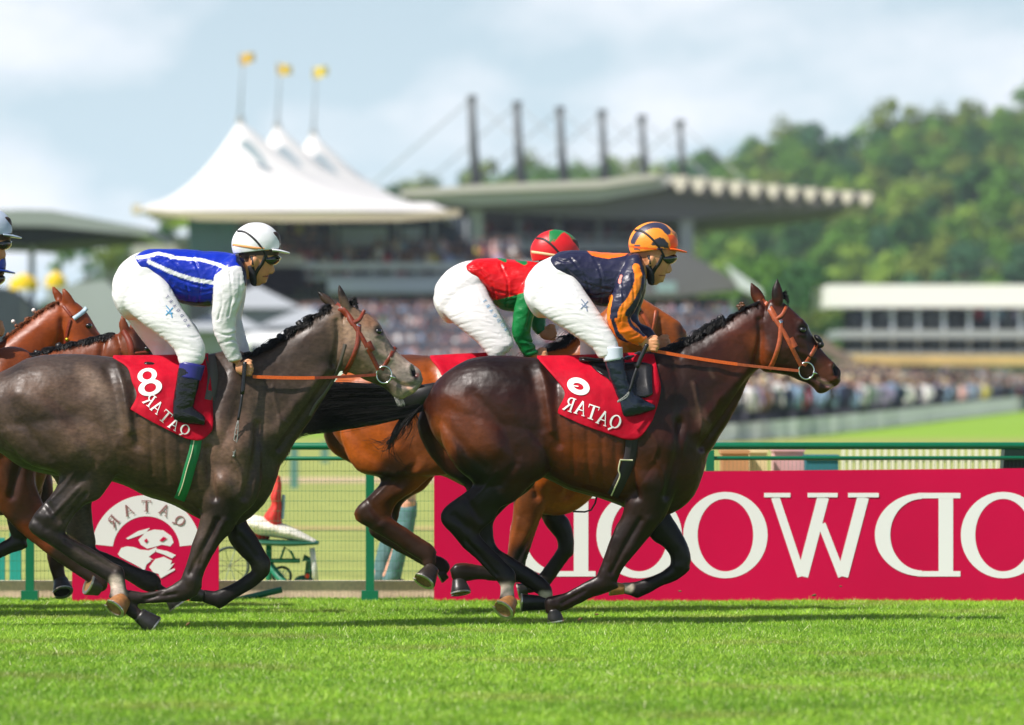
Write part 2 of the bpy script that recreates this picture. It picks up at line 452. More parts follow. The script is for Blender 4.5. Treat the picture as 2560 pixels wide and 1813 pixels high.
# ---- anatomy of the leading horse, reused (shifted) for the others: photo pixels
MUS = [  # (polyline, radius px, height m)
    ([(1342, 900), (1362, 960), (1372, 1020), (1380, 1075)], 9, 0.010), ([(1322, 925), (1345, 1000), (1352, 1070)], 11, -0.006),
    ([(1390, 960), (1395, 1040), (1398, 1110)], 13, -0.012),
    ([(1110, 985), (1180, 1030), (1240, 1120)], 26, 0.009), ([(1180, 990), (1240, 1050), (1290, 1140)], 15, -0.007),
    ([(1110, 1060), (1160, 1120), (1210, 1170)], 14, -0.008), ([(1280, 1000), (1320, 1090)], 26, 0.008),
    ([(1345, 1120), (1352, 1160)], 22, 0.012), ([(1230, 930), (1300, 940)], 30, 0.006),
    ([(1652, 905), (1630, 990), (1605, 1070)], 22, 0.010), ([(1612, 930), (1590, 1020), (1578, 1100)], 12, -0.008),
    ([(1575, 1120), (1580, 1190), (1592, 1240)], 11, -0.016), ([(1650, 1110)], 44, 0.020), ([(1608, 1205)], 26, 0.014),
    ([(1700, 1060), (1690, 1150), (1668, 1240)], 11, -0.013), ([(1690, 930), (1700, 1010), (1700, 1070)], 13, -0.006),
    ([(1875, 950), (1815, 1035), (1755, 1120)], 9, -0.012), ([(1868, 925), (1800, 1000), (1740, 1080)], 14, 0.008),
    ([(1880, 800), (1800, 850), (1720, 900)], 26, 0.005), ([(1898, 800), (1900, 850), (1888, 910)], 7, -0.012),
    ([(1938, 880)], 30, 0.010), ([(1975, 868), (2030, 895)], 8, 0.006), ([(1995, 880), (2030, 925)], 14, -0.007),
    ([(2002, 808), (2014, 816)], 9, 0.012), ([(2006, 826)], 7, -0.008), ([(2030, 945), (2060, 962), (2085, 962)], 5, -0.010),
    ([(2088, 918), (2092, 934)], 6, -0.016), ([(2078, 915), (2082, 932)], 5, 0.006), ([(2090, 944)], 6, 0.005), ([(1997, 836), (2012, 838)], 5, 0.006), ([(2082, 912), (2092, 905)], 7, 0.006), ([(1460, 950), (1480, 1200)], 60, 0.008),
    ([(1430, 980), (1435, 1180)], 6, -0.0035), ([(1465, 990), (1472, 1200)], 6, -0.0035), ([(1500, 1000), (1508, 1210)], 6, -0.0035),
    ([(1535, 1010), (1542, 1220)], 6, -0.0035),
    ([(1160, 1240), (1200, 1300)], 8, -0.007), ([(1135, 1290), (1170, 1320)], 9, -0.006), ([(1180, 1290), (1200, 1310)], 12, 0.006),
    ([(1165, 1352), (1240, 1436)], 5, -0.007), ([(1190, 1360), (1262, 1418)], 5, 0.003), ([(1545, 1300), (1520, 1400)], 5, 0.004), ([(1460, 1478), (1405, 1508)], 4, -0.005),
    ([(1738, 960), (1742, 1000), (1752, 1040), (1748, 1085)], 3.5, 0.0035), ([(1752, 1040), (1775, 1060)], 3.5, 0.003), ([(1640, 1150), (1660, 1190), (1655, 1230)], 3.5, 0.0035), ([(1625, 1080), (1640, 1110), (1632, 1150)], 3.5, 0.003),
    ([(1240, 1180), (1215, 1215), (1180, 1250)], 4, 0.004), ([(1290, 1160), (1250, 1210)], 10, -0.006), ([(1975, 850), (1990, 870), (1992, 890)], 3, 0.003), ([(2015, 860), (2022, 885)], 3, 0.003), ([(1990, 800), (2012, 800)], 5, 0.004), ([(1600, 1300), (1560, 1370), (1530, 1430)], 7, -0.008), ([(1620, 1300), (1575, 1380)], 9, 0.004),
]
TRUNK2 = [(1070, 985, 1062, 1030, .05, 0), (1095, 948, 1085, 1090, .14, 0), (1150, 908, 1125, 1135, .21, 0), (1195, 893, 1180, 1165, .25, 0),
          (1255, 889, 1260, 1185, .27, 0), (1325, 893, 1345, 1190, .255, 0), (1395, 904, 1425, 1226, .27, 0), (1465, 910, 1488, 1243, .285, 0),
          (1530, 903, 1545, 1262, .275, 0), (1585, 888, 1600, 1288, .25, 0), (1635, 875, 1660, 1290, .225, 0), (1680, 868, 1715, 1262, .19, 0),
          (1722, 890, 1748, 1215, .14, 0), (1765, 970, 1772, 1130, .07, 0)]
NECK2 = [(1620, 885, 1700, 1180, .19, 0), (1665, 873, 1765, 1140, .16, 0), (1722, 852, 1800, 1090, .125, 0), (1770, 827, 1830, 1040, .105, 0),
         (1820, 795, 1853, 995, .09, 0), (1865, 768, 1873, 950, .085, 0), (1905, 750, 1897, 920, .08, 0)]
HEAD2 = [(1930, 748, 1893, 890, .08, 0), (1965, 760, 1905, 926, .10, 0), (1992, 784, 1935, 933, .102, 0), (2017, 810, 1968, 939, .098, 0),
         (2033, 843, 1996, 950, .080, 0), (2054, 874, 2020, 960, .066, 0), (2072, 894, 2035, 972, .060, 0), (2090, 912, 2045, 983, .056, 0),
         (2102, 928, 2062, 982, .052, 0), (2100, 946, 2083, 968, .038, 0)]
HINDN2 = [[(1110, 1000, 1320, 960, .08, -.13), (1098, 1065, 1372, 1060, .12, -.15), (1112, 1125, 1384, 1125, .125, -.155), (1145, 1175, 1374, 1180, .11, -.15),
           (1182, 1208, 1330, 1212, .08, -.14), (1160, 1232, 1288, 1254, .065, -.14), (1120, 1260, 1252, 1270, .055, -.14), (1102, 1284, 1236, 1298, .05, -.14),
           (1105, 1310, 1205, 1325, .045, -.14), (1128, 1335, 1200, 1338, .040, -.14), (1156, 1368, 1216, 1358, .033, -.14), (1184, 1392, 1236, 1376, .028, -.14),
           (1214, 1424, 1262, 1402, .028, -.14), (1242, 1453, 1286, 1428, .035, -.14), (1252, 1466, 1290, 1450, .034, -.14)],
          [(1250, 1450, 1287, 1447, .033, -.14), (1252, 1475, 1284, 1470, .028, -.145), (1248, 1500, 1288, 1498, .033, -.15)]]
HINDF2 = [[(1060, 1000, 1290, 960, .08, .13), (1042, 1065, 1340, 1060, .12, .15), (1068, 1130, 1350, 1130, .12, .15), (1110, 1180, 1345, 1190, .10, .14),
           (1165, 1222, 1325, 1225, .07, .13), (1150, 1265, 1272, 1262, .06, .13), (1140, 1310, 1237, 1300, .05, .13), (1152, 1352, 1234, 1335, .043, .13),
           (1190, 1395, 1245, 1370, .033, .13), (1240, 1425, 1280, 1392, .027, .13), (1290, 1452, 1325, 1420, .027, .13), (1325, 1474, 1358, 1444, .034, .13),
           (1345, 1487, 1376, 1462, .032, .13)], [(1345, 1470, 1380, 1470, .03, .13), (1350, 1498, 1382, 1492, .028, .13)]]
FOREN2 = [[(1610, 1020, 1720, 1000, .06, -.11), (1592, 1100, 1728, 1080, .085, -.13), (1580, 1180, 1712, 1160, .09, -.135), (1566, 1240, 1690, 1230, .085, -.13),
           (1556, 1285, 1665, 1290, .07, -.125), (1538, 1320, 1640, 1322, .062, -.12), (1524, 1352, 1618, 1350, .055, -.12), (1507, 1400, 1580, 1394, .046, -.12),
           (1491, 1440, 1552, 1432, .042, -.12), (1484, 1462, 1540, 1468, .038, -.12)],
          [(1500, 1435, 1545, 1472, .038, -.12), (1470, 1450, 1510, 1486, .034, -.12), (1445, 1464, 1482, 1494, .026, -.12), (1412, 1482, 1446, 1511, .025, -.12),
           (1384, 1488, 1414, 1526, .031, -.12), (1366, 1492, 1388, 1532, .033, -.12)], [(1360, 1505, 1400, 1500, .032, -.12), (1364, 1530, 1400, 1530, .028, -.12)]]
FOREF2 = [[(1600, 1230, 1680, 1220, .07, .12), (1600, 1295, 1672, 1272, .065, .13), (1628, 1346, 1696, 1318, .056, .13), (1660, 1370, 1717, 1354, .048, .13),
           (1676, 1392, 1728, 1392, .044, .13), (1675, 1415, 1724, 1418, .042, .13)],
          [(1690, 1400, 1724, 1426, .038, .13), (1662, 1424, 1694, 1450, .030, .13), (1625, 1442, 1650, 1468, .026, .13), (1598, 1452, 1616, 1487, .031, .13),
           (1580, 1455, 1594, 1496, .033, .13)], [(1592, 1454, 1590, 1494, .03, .13), (1555, 1457, 1560, 1485, .027, .13)]]
HOOF2 = [dict(T=(1273, 1503), B=(1258, 1524), ht=20, hb=29, dy=-0.055, yo=-.15, color=S('#96673c')), dict(T=(1365, 1506), B=(1305, 1504), ht=17, hb=22, dy=-0.01, yo=.13),
         dict(T=(1383, 1528), B=(1387, 1553), ht=16, hb=21, yo=-.12), dict(T=(1556, 1471), B=(1526, 1469), ht=14, hb=19, yo=.13, color=S('#b07c42'))]

def build_horse(name, label, Yc, trunk, neck, head, legs, hooves, ears, eye, mus, base, paint, mat, voxel=0.0088, headmus=None, extra=None, mus_sh=(0, 0), dark=1.0):
    root = thing(name, label, 'horse', P((trunk[6][0]), 1565, Yc) * 1.0)
    root.location.z = 0
    mb = MB()
    loft(mb, trunk, Yc, sub=4, n=40, cap=(0.5, 0.6), ex=2.15)
    loft(mb, neck, Yc, sub=4, n=32, cap=(0.3, 0.3), ex=2.1)
    loft(mb, head, Yc, sub=4, n=32, cap=(0.5, 0.55), ex=2.3)
    for leg in legs:
        for seg in leg: loft(mb, seg, Yc, sub=4, n=20, cap=(0.7, 0.7))
    for (tip, bl, br, yo) in ears: ear(mb, tip, bl, br, Yc, yo)
    me = remesh(mb, 'body', voxel, smooth=3)
    co = coords(me); no = normals(me); px, py = projpx(co)
    dsp = np.zeros(len(co)); wy = np.clip(np.abs(no[:, 1]) * 1.4, 0, 1)
    near = np.abs(co[:, 1] - Yc)
    for pl, r, amp in mus:
        if mus_sh != (0, 0): pl = sh(pl, *mus_sh)
        d = dist_poly(px, py, smoothpl(pl, 4) if len(pl) > 2 else pl)
        dsp += amp * 1.5 * np.exp(-(d / r) ** 2) * wy
    # fine uneven relief of muscle and veins
    nz = np.array([noise.noise(Vector(c) * 9) + 0.5 * noise.noise(Vector(c) * 21) for c in co])
    dsp += 0.0028 * nz + 0.0011 * np.array([noise.noise(Vector(c) * 48) for c in co])
    co = co + no * dsp[:, None]
    me.vertices.foreach_set('co', co.astype(np.float32).ravel()); me.update()
    cols = np.tile(np.array(base), (len(co), 1))
    for item in paint:
        pl, r, c, k = item[:4]
        side = item[4] if len(item) > 4 else None
        d = dist_poly(px + 5 * nz, py + 5 * nz, pl)
        f = k * np.clip(1.35 - d / r, 0, 1) ; f = f * f * (3 - 2 * f) if k >= 1 else f
        if side == 'n': f = f * (co[:, 1] < Yc + 0.02)
        if side == 'f': f = f * (co[:, 1] > Yc)
        cols = cols * (1 - f[:, None]) + np.array(c) * f[:, None]
    setcol(me, cols * dark)
    me.materials.append(mat)
    body = link(bpy.data.objects.new('body', me), root)
    for h in hooves: hoof(root, Yc, **h)
    bv = BVHTree.FromPolygons([tuple(c) for c in co], [tuple(p.vertices) for p in me.polygons])
    if eye:
        c, ok = drape_pt(eye[0], eye[1], [bv], Yc, 0)
        off = c.y - Yc
        for sgn in (1, -1):
            e = MB(); e.ball((c.x, Yc + off * sgn + (0.007 if sgn < 0 else -0.007), c.z), 0.021, 0.018, 0.018, 18, 12); e.build('eye', M_eye, root, smooth=True)
    return root, body, bv

def bridle(root, bv, Yc, dx, dy, leather, rein_col, hand, brown_from, cheek=True, ringr=19, T=None):
    """headcollar straps on the leading horse's head, moved by (dx,dy); T maps template pixels to photo pixels"""
    T = T or (lambda p: (p[0] + dx, p[1] + dy))
    M = lambda pl: [T(p) for p in pl]
    br = thing('bridle', None, None) if False else None
    b0 = MB(); ribbon(b0, M([(1903, 752), (1925, 772), (1940, 800)]), 8, [bv], Yc)
    hb = b0.build('headpiece', leather, root, smooth=True)
    def strap(pl, hw, nm, par=None, m=leather, t=.004):
        q = MB(); ribbon(q, M(pl), hw, [bv], Yc, t=t); return q.build(nm, m, par or root, smooth=True)
    strap([(1940, 796), (1955, 788), (1967, 765)], 4.5, 'browband')
    strap([(1938, 798), (1962, 835), (1985, 880), (2003, 915)], 5.5, 'cheekpiece')
    strap([(1950, 800), (1954, 807)], 5, 'buckle', m=M_steel)
    strap([(1976, 845), (1988, 868)], 7.5, 'strap_keeper')
    strap([(1952, 800), (1950, 850), (1935, 900), (1922, 925)], 6 if cheek else 4, 'throatlatch')
    strap([(2045, 858), (2030, 885), (2010, 915)], 5, 'noseband')
    rc = T((2016, 927)); c, ok = drape_pt(rc[0], rc[1], [bv], Yc, 0.012)
    q = MB(); k = (Yc + CAMD) / F
    pts = [c + Vector((math.cos(a) * ringr * k, -0.004 * math.cos(a), math.sin(a) * (ringr + 2) * k)) for a in np.linspace(0, 2 * math.pi, 29)]
    q.tube(pts, 0.0052, 8, caps=False); q.build('bit_ring', M_steel, root, smooth=True)
    q = MB(); q.ball(c + Vector((ringr * k, -0.004, -0.012)), 0.011); q.tube([c + Vector((ringr * k, 0, -0.012)), c + Vector((ringr * k + 0.03, 0.03, -0.02))], 0.006)
    q.build('bit_mouthpiece', M_steel, root, smooth=True)
    # rein runs from the hand to the ring
    hx, hy, hY = hand
    start = P(hx, hy, hY); end = c + Vector((-ringr * k, -0.006, 0))
    pts = []
    for i in range(25):
        t = i / 24; p = start.lerp(end, t); p.z -= 0.012 * math.sin(math.pi * t) * (1 if dy == 0 else 1.0)
        ppx = CX + p.x / (p.y + CAMD) * F; ppy = HY + (CH - p.z) / (p.y + CAMD) * F
        s_, ok = drape_pt(ppx, ppy, [bv], p.y, 0.010)
        if ok and s_.y < p.y: p = s_
        pts.append(p)
    ys = [p.y for p in pts]
    for _ in range(6):
        ys = [ys[0]] + [min(ys[i], (ys[i - 1] + ys[i + 1]) / 2) for i in range(1, 24)] + [ys[-1]]
    for p, y in zip(pts, ys): p.y = y
    cut = next((i for i, p in enumerate(pts) if CX + p.x / (p.y + CAMD) * F > brown_from), 24)
    for nm, seg, hw, m in (('rein', pts[:cut + 1], 0.0095, M_rein), ('rein', pts[cut:], 0.0082, leather)):
        if len(seg) < 2: continue
        q = MB(); vs = []
        for p in seg:
            vs += [p + Vector((0, -0.003, hw)), p + Vector((0, -0.003, -hw)), p + Vector((0, 0.003, -hw)), p + Vector((0, 0.003, hw))]
        n = len(seg)
        fs = [(i * 4 + j, i * 4 + (j + 1) % 4, (i + 1) * 4 + (j + 1) % 4, (i + 1) * 4 + j) for i in range(n - 1) for j in range(4)] + [(0, 1, 2, 3), (4 * n - 1, 4 * n - 2, 4 * n - 3, 4 * n - 4)]
        q.add(vs, fs); q.build(nm, m, root)
    # the far rein, on the other side of the neck
    far = [Vector((p.x, 2 * Yc - p.y, p.z)) for p in pts]
    q = MB(); q.tube(far, 0.006, 6); q.build('rein', m_far if False else leather, root, smooth=True)

def cloth_grid(name, rows, bvhs, Yc, mat, root, off=0.012, nx=26, ny=22, mirror=True, wr=0.004):
    """rows: list of left->right polylines (px) from the spine down to the hem; laid over the body on both sides"""
    R = []
    for r in rows:
        q = cr_interp(r, 12); L = np.concatenate([[0], np.cumsum(np.hypot(*np.diff(q, axis=0).T))]); L /= L[-1]
        R.append(np.stack([np.interp(np.linspace(0, 1, nx), L, q[:, 0]), np.interp(np.linspace(0, 1, nx), L, q[:, 1])], axis=1))
    G = cr_interp(np.array(R).reshape(len(R), -1), max(2, ny // (len(R) - 1))).reshape(-1, nx, 2)
    ny = len(G); near = []
    for i in range(ny):
        row = []
        for j in range(nx):
            v, ok = drape_pt(G[i, j, 0], G[i, j, 1], bvhs, Yc - 0.05, off)
            if not ok: v = None
            row.append(v)
        near.append(row)
    for j in range(nx):      # fill misses from below
        last = None
        for i in range(ny - 1, -1, -1):
            if near[i][j] is None:
                y = last.y if last is not None else Yc - 0.1
                near[i][j] = P(G[i, j, 0], G[i, j, 1], min(Yc - 0.01, y + 0.02))
            last = near[i][j]
    for _ in range(2):
        nn = [list(r) for r in near]
        for i in range(1, ny - 1):
            for j in range(1, nx - 1):
                y = (near[i - 1][j].y + near[i + 1][j].y + near[i][j - 1].y + near[i][j + 1].y) / 4
                nn[i][j] = Vector((near[i][j].x, min(y, near[i][j].y), near[i][j].z))
        near = nn
    vs = []; ids = {}
    rowsv = []
    if mirror:
        for i in range(ny - 1, -1, -1): rowsv.append([Vector((v.x, 2 * Yc - v.y, v.z)) for v in near[i]])
        mid = [Vector((v.x, Yc, v.z + 0.012)) for v in near[0]]; rowsv.append(mid)
    for i in range(ny): rowsv.append(near[i])
    for i, r in enumerate(rowsv):
        for j, v in enumerate(r):
            dz = wr * noise.noise(Vector((v.x * 9, v.y * 6, v.z * 6)))
            vs.append(v + Vector((0, -abs(dz) if v.y < Yc else abs(dz), 0)))
    n = nx; fs = [(i * n + j, i * n + j + 1, (i + 1) * n + j + 1, (i + 1) * n + j) for i in range(len(rowsv) - 1) for j in range(n - 1)]
    o = meshobj(name, vs, fs, mat, root)
    md = o.modifiers.new('s', 'SOLIDIFY'); md.thickness = 0.005; md.offset = 1
    dg = bpy.context.evaluated_depsgraph_get(); me = bpy.data.meshes.new_from_object(o.evaluated_get(dg)); o.modifiers.clear(); o.data = me
    M = o.matrix_world if False else Matrix.Translation(-Vector(root.location))
    bv = BVHTree.FromPolygons([tuple(v.co) for v in me.vertices], [tuple(p.vertices) for p in me.polygons])
    return o, bv

# ---- glyphs: lists of quads / arcs in a unit box (x right, y down, 0..1)
def bar(x0, y0, x1, y1, w0, w1=None, n=5):
    w1 = w0 if w1 is None else w1; L = math.hypot(x1 - x0, y1 - y0); nx, ny = -(y1 - y0) / L, (x1 - x0) / L
    res = []
    for i in range(n + 1):
        t = i / n; w_ = (w0 + (w1 - w0) * t) / 2; cx, cy = x0 + (x1 - x0) * t, y0 + (y1 - y0) * t
        res.append(((cx - nx * w_, cy - ny * w_), (cx + nx * w_, cy + ny * w_)))
    return res
def arc(cx, cy, rxo, ryo, rxi, ryi, a0, a1, n=28, dxi=0, dyi=0):
    res = []
    for i in range(n + 1):
        a = math.radians(a0 + (a1 - a0) * i / n); c, s = math.cos(a), math.sin(a)
        res.append(((cx + rxo * c, cy + ryo * s), (cx + dxi + rxi * c, cy + dyi + ryi * s)))
    return res
def serif(x, y, w_): return bar(x - w_ / 2, y, x + w_ / 2, y, 0.055, n=2)
G_ = {
 'O': [arc(.5, .5, .5, .5, .33, .42, 0, 360, 48)],
 'D': [bar(.17, .03, .17, .97, .17), bar(0, .03, .5, .03, .065), bar(0, .97, .5, .97, .065), arc(.45, .5, .55, .5, .37, .43, -90, 90, 30)],
 'T': [bar(.5, .03, .5, .97, .2), bar(0, .04, 1, .04, .08), bar(.04, .0, .04, .25, .06), bar(.96, .0, .96, .25, .06), bar(.25, .97, .75, .97, .06)],
 'A': [bar(.5, .02, .1, .97, .08), bar(.5, .02, .87, .97, .18), bar(.25, .65, .75, .65, .07), bar(0, .97, .28, .97, .06), bar(.68, .97, 1.02, .97, .06)],
 'R': [bar(.22, .03, .22, .97, .19), bar(.02, .97, .45, .97, .06), bar(.02, .03, .5, .03, .07), arc(.45, .27, .38, .27, .2, .2, -90, 90, 18), bar(.3, .51, .5, .51, .07), bar(.48, .5, .92, .97, .17), bar(.8, .97, 1.05, .97, .06)],
 'Q': [arc(.5, .45, .5, .45, .31, .38, 0, 360, 40), bar(.5, .82, .9, 1.1, .1, .14)],
 '8': [arc(.5, .26, .41, .26, .2, .15, 0, 360, 30), arc(.5, .71, .5, .29, .25, .16, 0, 360, 34)],
 '0': [arc(.5, .5, .52, .52, .2, .24, 0, 360, 34), bar(.62, .2, .5, .5, .06)],
 'W': [bar(.12, .02, .37, .98, .09), bar(.37, .98, .5, .5, .05), bar(.5, .02, .37, .98, .0001)],
 'G': [arc(.5, .5, .5, .5, .33, .42, 40, 320, 40), bar(.86, .55, .86, .93, .15), bar(.68, .55, 1.02, .55, .06)],
}
def glyph_flat(mb, g, fn):
    for k_, st in enumerate(g):
        vs = []; o_ = Vector((0, -0.0006 * k_, 0))
        for a, b in st: vs += [fn(*a) + o_, fn(*b) + o_]
        mb.add(vs, [(2 * i, 2 * i + 1, 2 * i + 3, 2 * i + 2) for i in range(len(st) - 1)])

def print_on(name, glyphs, fn, bvs, Yf, parent, mat=M_white, off=.004):
    q = MB()
    def f3(x, y):
        px_, py_ = fn(x, y); v, ok = drape_pt(px_, py_, bvs, Yf, off); return v
    for g in glyphs: glyph_flat(q, g, f3)
    return q.build(name, mat, parent)
def place(ch, cx, cy, w_, h_, ang):
    a = math.radians(ang); c, s = math.cos(a), math.sin(a)
    def fn(x, y):
        X = -(x - .5) * w_; Y = (y - .5) * h_       # the whole photograph is mirrored, so is its lettering
        return cx + X * c - Y * s, cy + X * s + Y * c
    return G_[ch], fn
# ================================================================== ground
M_turf = mk('turf_soil', S('#4d7a22'), 0.9, noise_=(3.0, .25), noise2=(40, .4), bump=(60, .6, .02))
RAILY = 3.80      # the running rail, metres beyond the racing line

def gz(x, y):     # the far course climbs gently away to the right
    return max(0.0, (y - 30) * 0.0016)
ys = [-26, -20, -14, -8, -2, 2, 4.6]
def sheet(name, xs, ys_, zf, mat, kind='structure'):
    vs = [(x, y, zf(x, y)) for y in ys_ for x in xs]; n = len(xs)
    fs = [(j * n + i, j * n + i + 1, (j + 1) * n + i + 1, (j + 1) * n + i) for j in range(len(ys_) - 1) for i in range(n - 1)]
    return tag(meshobj(name, vs, fs, mat, smooth=True), kind=kind)
sheet('turf_track', [-40, -10, 0, 10, 40], [-40, -20, -8, 0, 4.20], lambda x, y: 0.0, M_turf)
M_lawn = mk('dry_lawn', S('#99a250'), 0.95, noise_=(0.9, .16), noise2=(7, .18), bump=(30, .4, .02), scale3=(0.45, 1.0, 1))
sheet('lawn', [-60, -20, 0, 20, 60], [4.40, 12, 25, 45, 80, 118], lambda x, y: -0.004 + gz(x, y), M_lawn)
M_far = mk('far_turf', S('#86ad2a'), 0.95, noise_=(0.12, .10), scale3=(.4, 1, 1))
sheet('ground', [-1300, -400, -60, 0, 60, 400, 1300], [-300, -100, 0, 60, 118, 200, 300, 400, 700, 1300], lambda x, y: -0.03 + (gz(x, y) if y < 420 else gz(x, 420)) - (0.05 if y < 118 else 0), M_far)
M_path = mk('pale_path', S('#cdb08f'), 0.9, noise_=(2, .1), noise2=(25, .15))
sheet('path', [-60, 0, 60], [48.5, 52.5], lambda x, y: 0.004 + gz(x, y), M_path)
sheet('path', [-60, 0, 60], [22.0, 23.2], lambda x, y: 0.003, mk('worn_lawn', S('#b3a066'), .95, noise_=(1.4, .2), scale3=(.4, 1, 1)))
tag(MB().box(-40, 40, 4.21, 4.39, -0.3, 0.118).build('kerb', mk('pale_concrete', S('#ecd0b2'), .85, noise_=(3, .12), noise2=(40, .12), bump=(80, .3, .003))), 'pale pinkish concrete kerb along the foot of the green running rail', 'kerb')

# ---- grass blades
def grass(name, n, d0, d1, hx, seed, hgt=(.010, .024), wd=.0027, yfun=None):
    r = np.random.default_rng(seed)
    d = np.sqrt(r.random(n) * (d1 ** 2 - d0 ** 2) + d0 ** 2); x = (r.random(n) * 2 - 1) * (d * 0.0995 + hx); y = d - CAMD
    h = r.uniform(*hgt, n) * (1 + 0.3 * np.sin(x * 3 + 2 * np.sin(y * 2)) * .5) * (1 + (r.random(n) < .04) * .6)
    def cell(sx, sy, k): return ((np.sin(np.floor(x / sx) * 127.1 + np.floor(y / sy) * 311.7 + k) * 43758.5453) % 1.0)
    cl = .55 * cell(.031, .05, 1.3) + .45 * cell(.075, .11, 4.1); h = h * (.55 + .9 * cl)
    a = r.random(n) * 6.283; lean = r.uniform(0.2, 1.6, n) * h; la = r.random(n) * 6.283
    wv = wd * r.uniform(.6, 1.5, n)
    v = np.empty((n, 3, 3)); z0 = np.zeros(n) - 0.002
    v[:, 0] = np.stack([x - np.cos(a) * wv, y - np.sin(a) * wv, z0], 1)
    v[:, 1] = np.stack([x + np.cos(a) * wv, y + np.sin(a) * wv, z0], 1)
    v[:, 2] = np.stack([x + np.cos(la) * lean, y + np.sin(la) * lean, h], 1)
    me = bpy.data.meshes.new(name); me.vertices.add(3 * n); me.vertices.foreach_set('co', v.astype(np.float32).ravel())
    me.loops.add(3 * n); me.loops.foreach_set('vertex_index', np.arange(3 * n, dtype=np.int32))
    me.polygons.add(n); me.polygons.foreach_set('loop_start', (np.arange(n) * 3).astype(np.int32)); me.polygons.foreach_set('loop_total', np.full(n, 3, dtype=np.int32)); me.update()
    c0 = np.array(S('#7aad26')); c1 = np.array(S('#b8d84a')); c2 = np.array(S('#eef0b8')); c3 = np.array(S('#457d16'))
    t = r.random(n)[:, None]; pch = (0.5 + 0.5 * np.sin(x * 1.3 + np.sin(y * 2.1) * 1.5) * np.cos(y * 1.7 + x * .4))[:, None]
    c = c0 * (1 - t) + c1 * t; c = c * (1 - .45 * pch) + c3 * .45 * pch; dst = np.clip((d - 26) / 9, 0, 1)[:, None]; c = c * (1 + .12 * dst) * (.62 + .76 * cl[:, None]); wp = np.clip(np.sin(x * 2.3 + 1.7 * np.sin(y * 1.1)) * np.sin(y * 2.9 + x * .8) * 1.6 - .75, 0, 1)[:, None]; c = c * (1 - .55 * wp) + np.array(S('#a5a05a')) * .55 * wp; k = (r.random(n) < .035)[:, None]; c = np.where(k, c2, c)
    setcol(me, np.repeat(c, 3, axis=0)); 
    m = mk('grass_blades', rough=.5, vcol=True, spec=.4); me.materials.append(m)
    return tag(link(bpy.data.objects.new(name, me)), kind='stuff', label='short sunlit racecourse turf under the galloping horses', cat='grass')
g_ = grass('grass', 1000000, 20.6, 34.19, 1.4, 3)
gt = MATS['grass_blades'].node_tree; bs = gt.nodes['Principled BSDF']
tl = gt.nodes.new('ShaderNodeBsdfTranslucent'); ms = gt.nodes.new('ShaderNodeMixShader'); ms.inputs[0].default_value = .22
gt.links.new(bs.inputs['Base Color'].links[0].from_socket, tl.inputs['Color']); gt.links.new(bs.outputs[0], ms.inputs[1]); gt.links.new(tl.outputs[0], ms.inputs[2])
gt.links.new(ms.outputs[0], gt.nodes['Material Output'].inputs['Surface'])

# ================================================================== running rail, boards
DR = CAMD + RAILY
M_rail = mk('green_rail', S('#00724c'), .35, noise_=(8, .06), coat=.2)
def rail():
    t = thing('running_rail', 'green tubular running rail on posts behind the sponsor boards', 'rail', W(925, 1508, DR))
    x0, x1 = -9.0, 9.0
    zt = W(0, 1118, DR).z; zm = W(0, 1148, DR).z
    q = MB(); q.tube([(x0, RAILY, zt), (x1, RAILY, zt + .012)], .024, 14); q.build('top_rail', M_rail, t, smooth=True)
    q = MB(); q.tube([(x0, RAILY, zm), (x1, RAILY, zm + .01)], .0135, 12); q.build('middle_rail', M_rail, t, smooth=True)
    step = 850 / F * DR
    for i in range(-3, 4):
        px_ = W(925, 0, DR).x + i * step
        q = MB(); q.box(px_ - .027, px_ + .027, RAILY - .025, RAILY + .025, 0.0, zt - .02); q.build('post', M_rail, t)
        q = MB(); q.box(px_ - .055, px_ + .055, RAILY - .05, RAILY + .05, 0.0, .072); q.build('base_plate', M_rail, t)
    # welded mesh
    q = MB(); zs = [W(0, y, DR).z for y in range(1178, 1462, 25)]
    for z in zs: q.tube([(x0, RAILY + .03, z), (x1, RAILY + .03, z)], .0013, 4)
    x = x0
    while x < x1:
        q.box(x - .0006, x + .0006, RAILY + .029, RAILY + .031, zs[-1], zm); x += .026
    tag(q.build('wire_mesh', mk('green_wire', S('#2a7a54'), .5), t), kind='stuff')
    # the dark box at the right end of the rail
    q = MB(); q.prism([(2512, 1122), (2600, 1122), (2600, 1175), (2508, 1175)], DR + .06, DR + .3); q.build('panel', mk('dark_green_panel', (0.005, 0.03, 0.02), .5), t)
    return t
rail()
M_board = mk('crimson_board', S('#d20045'), .5, noise_=(.9, .08), spec=.22)
DB = DR - .10
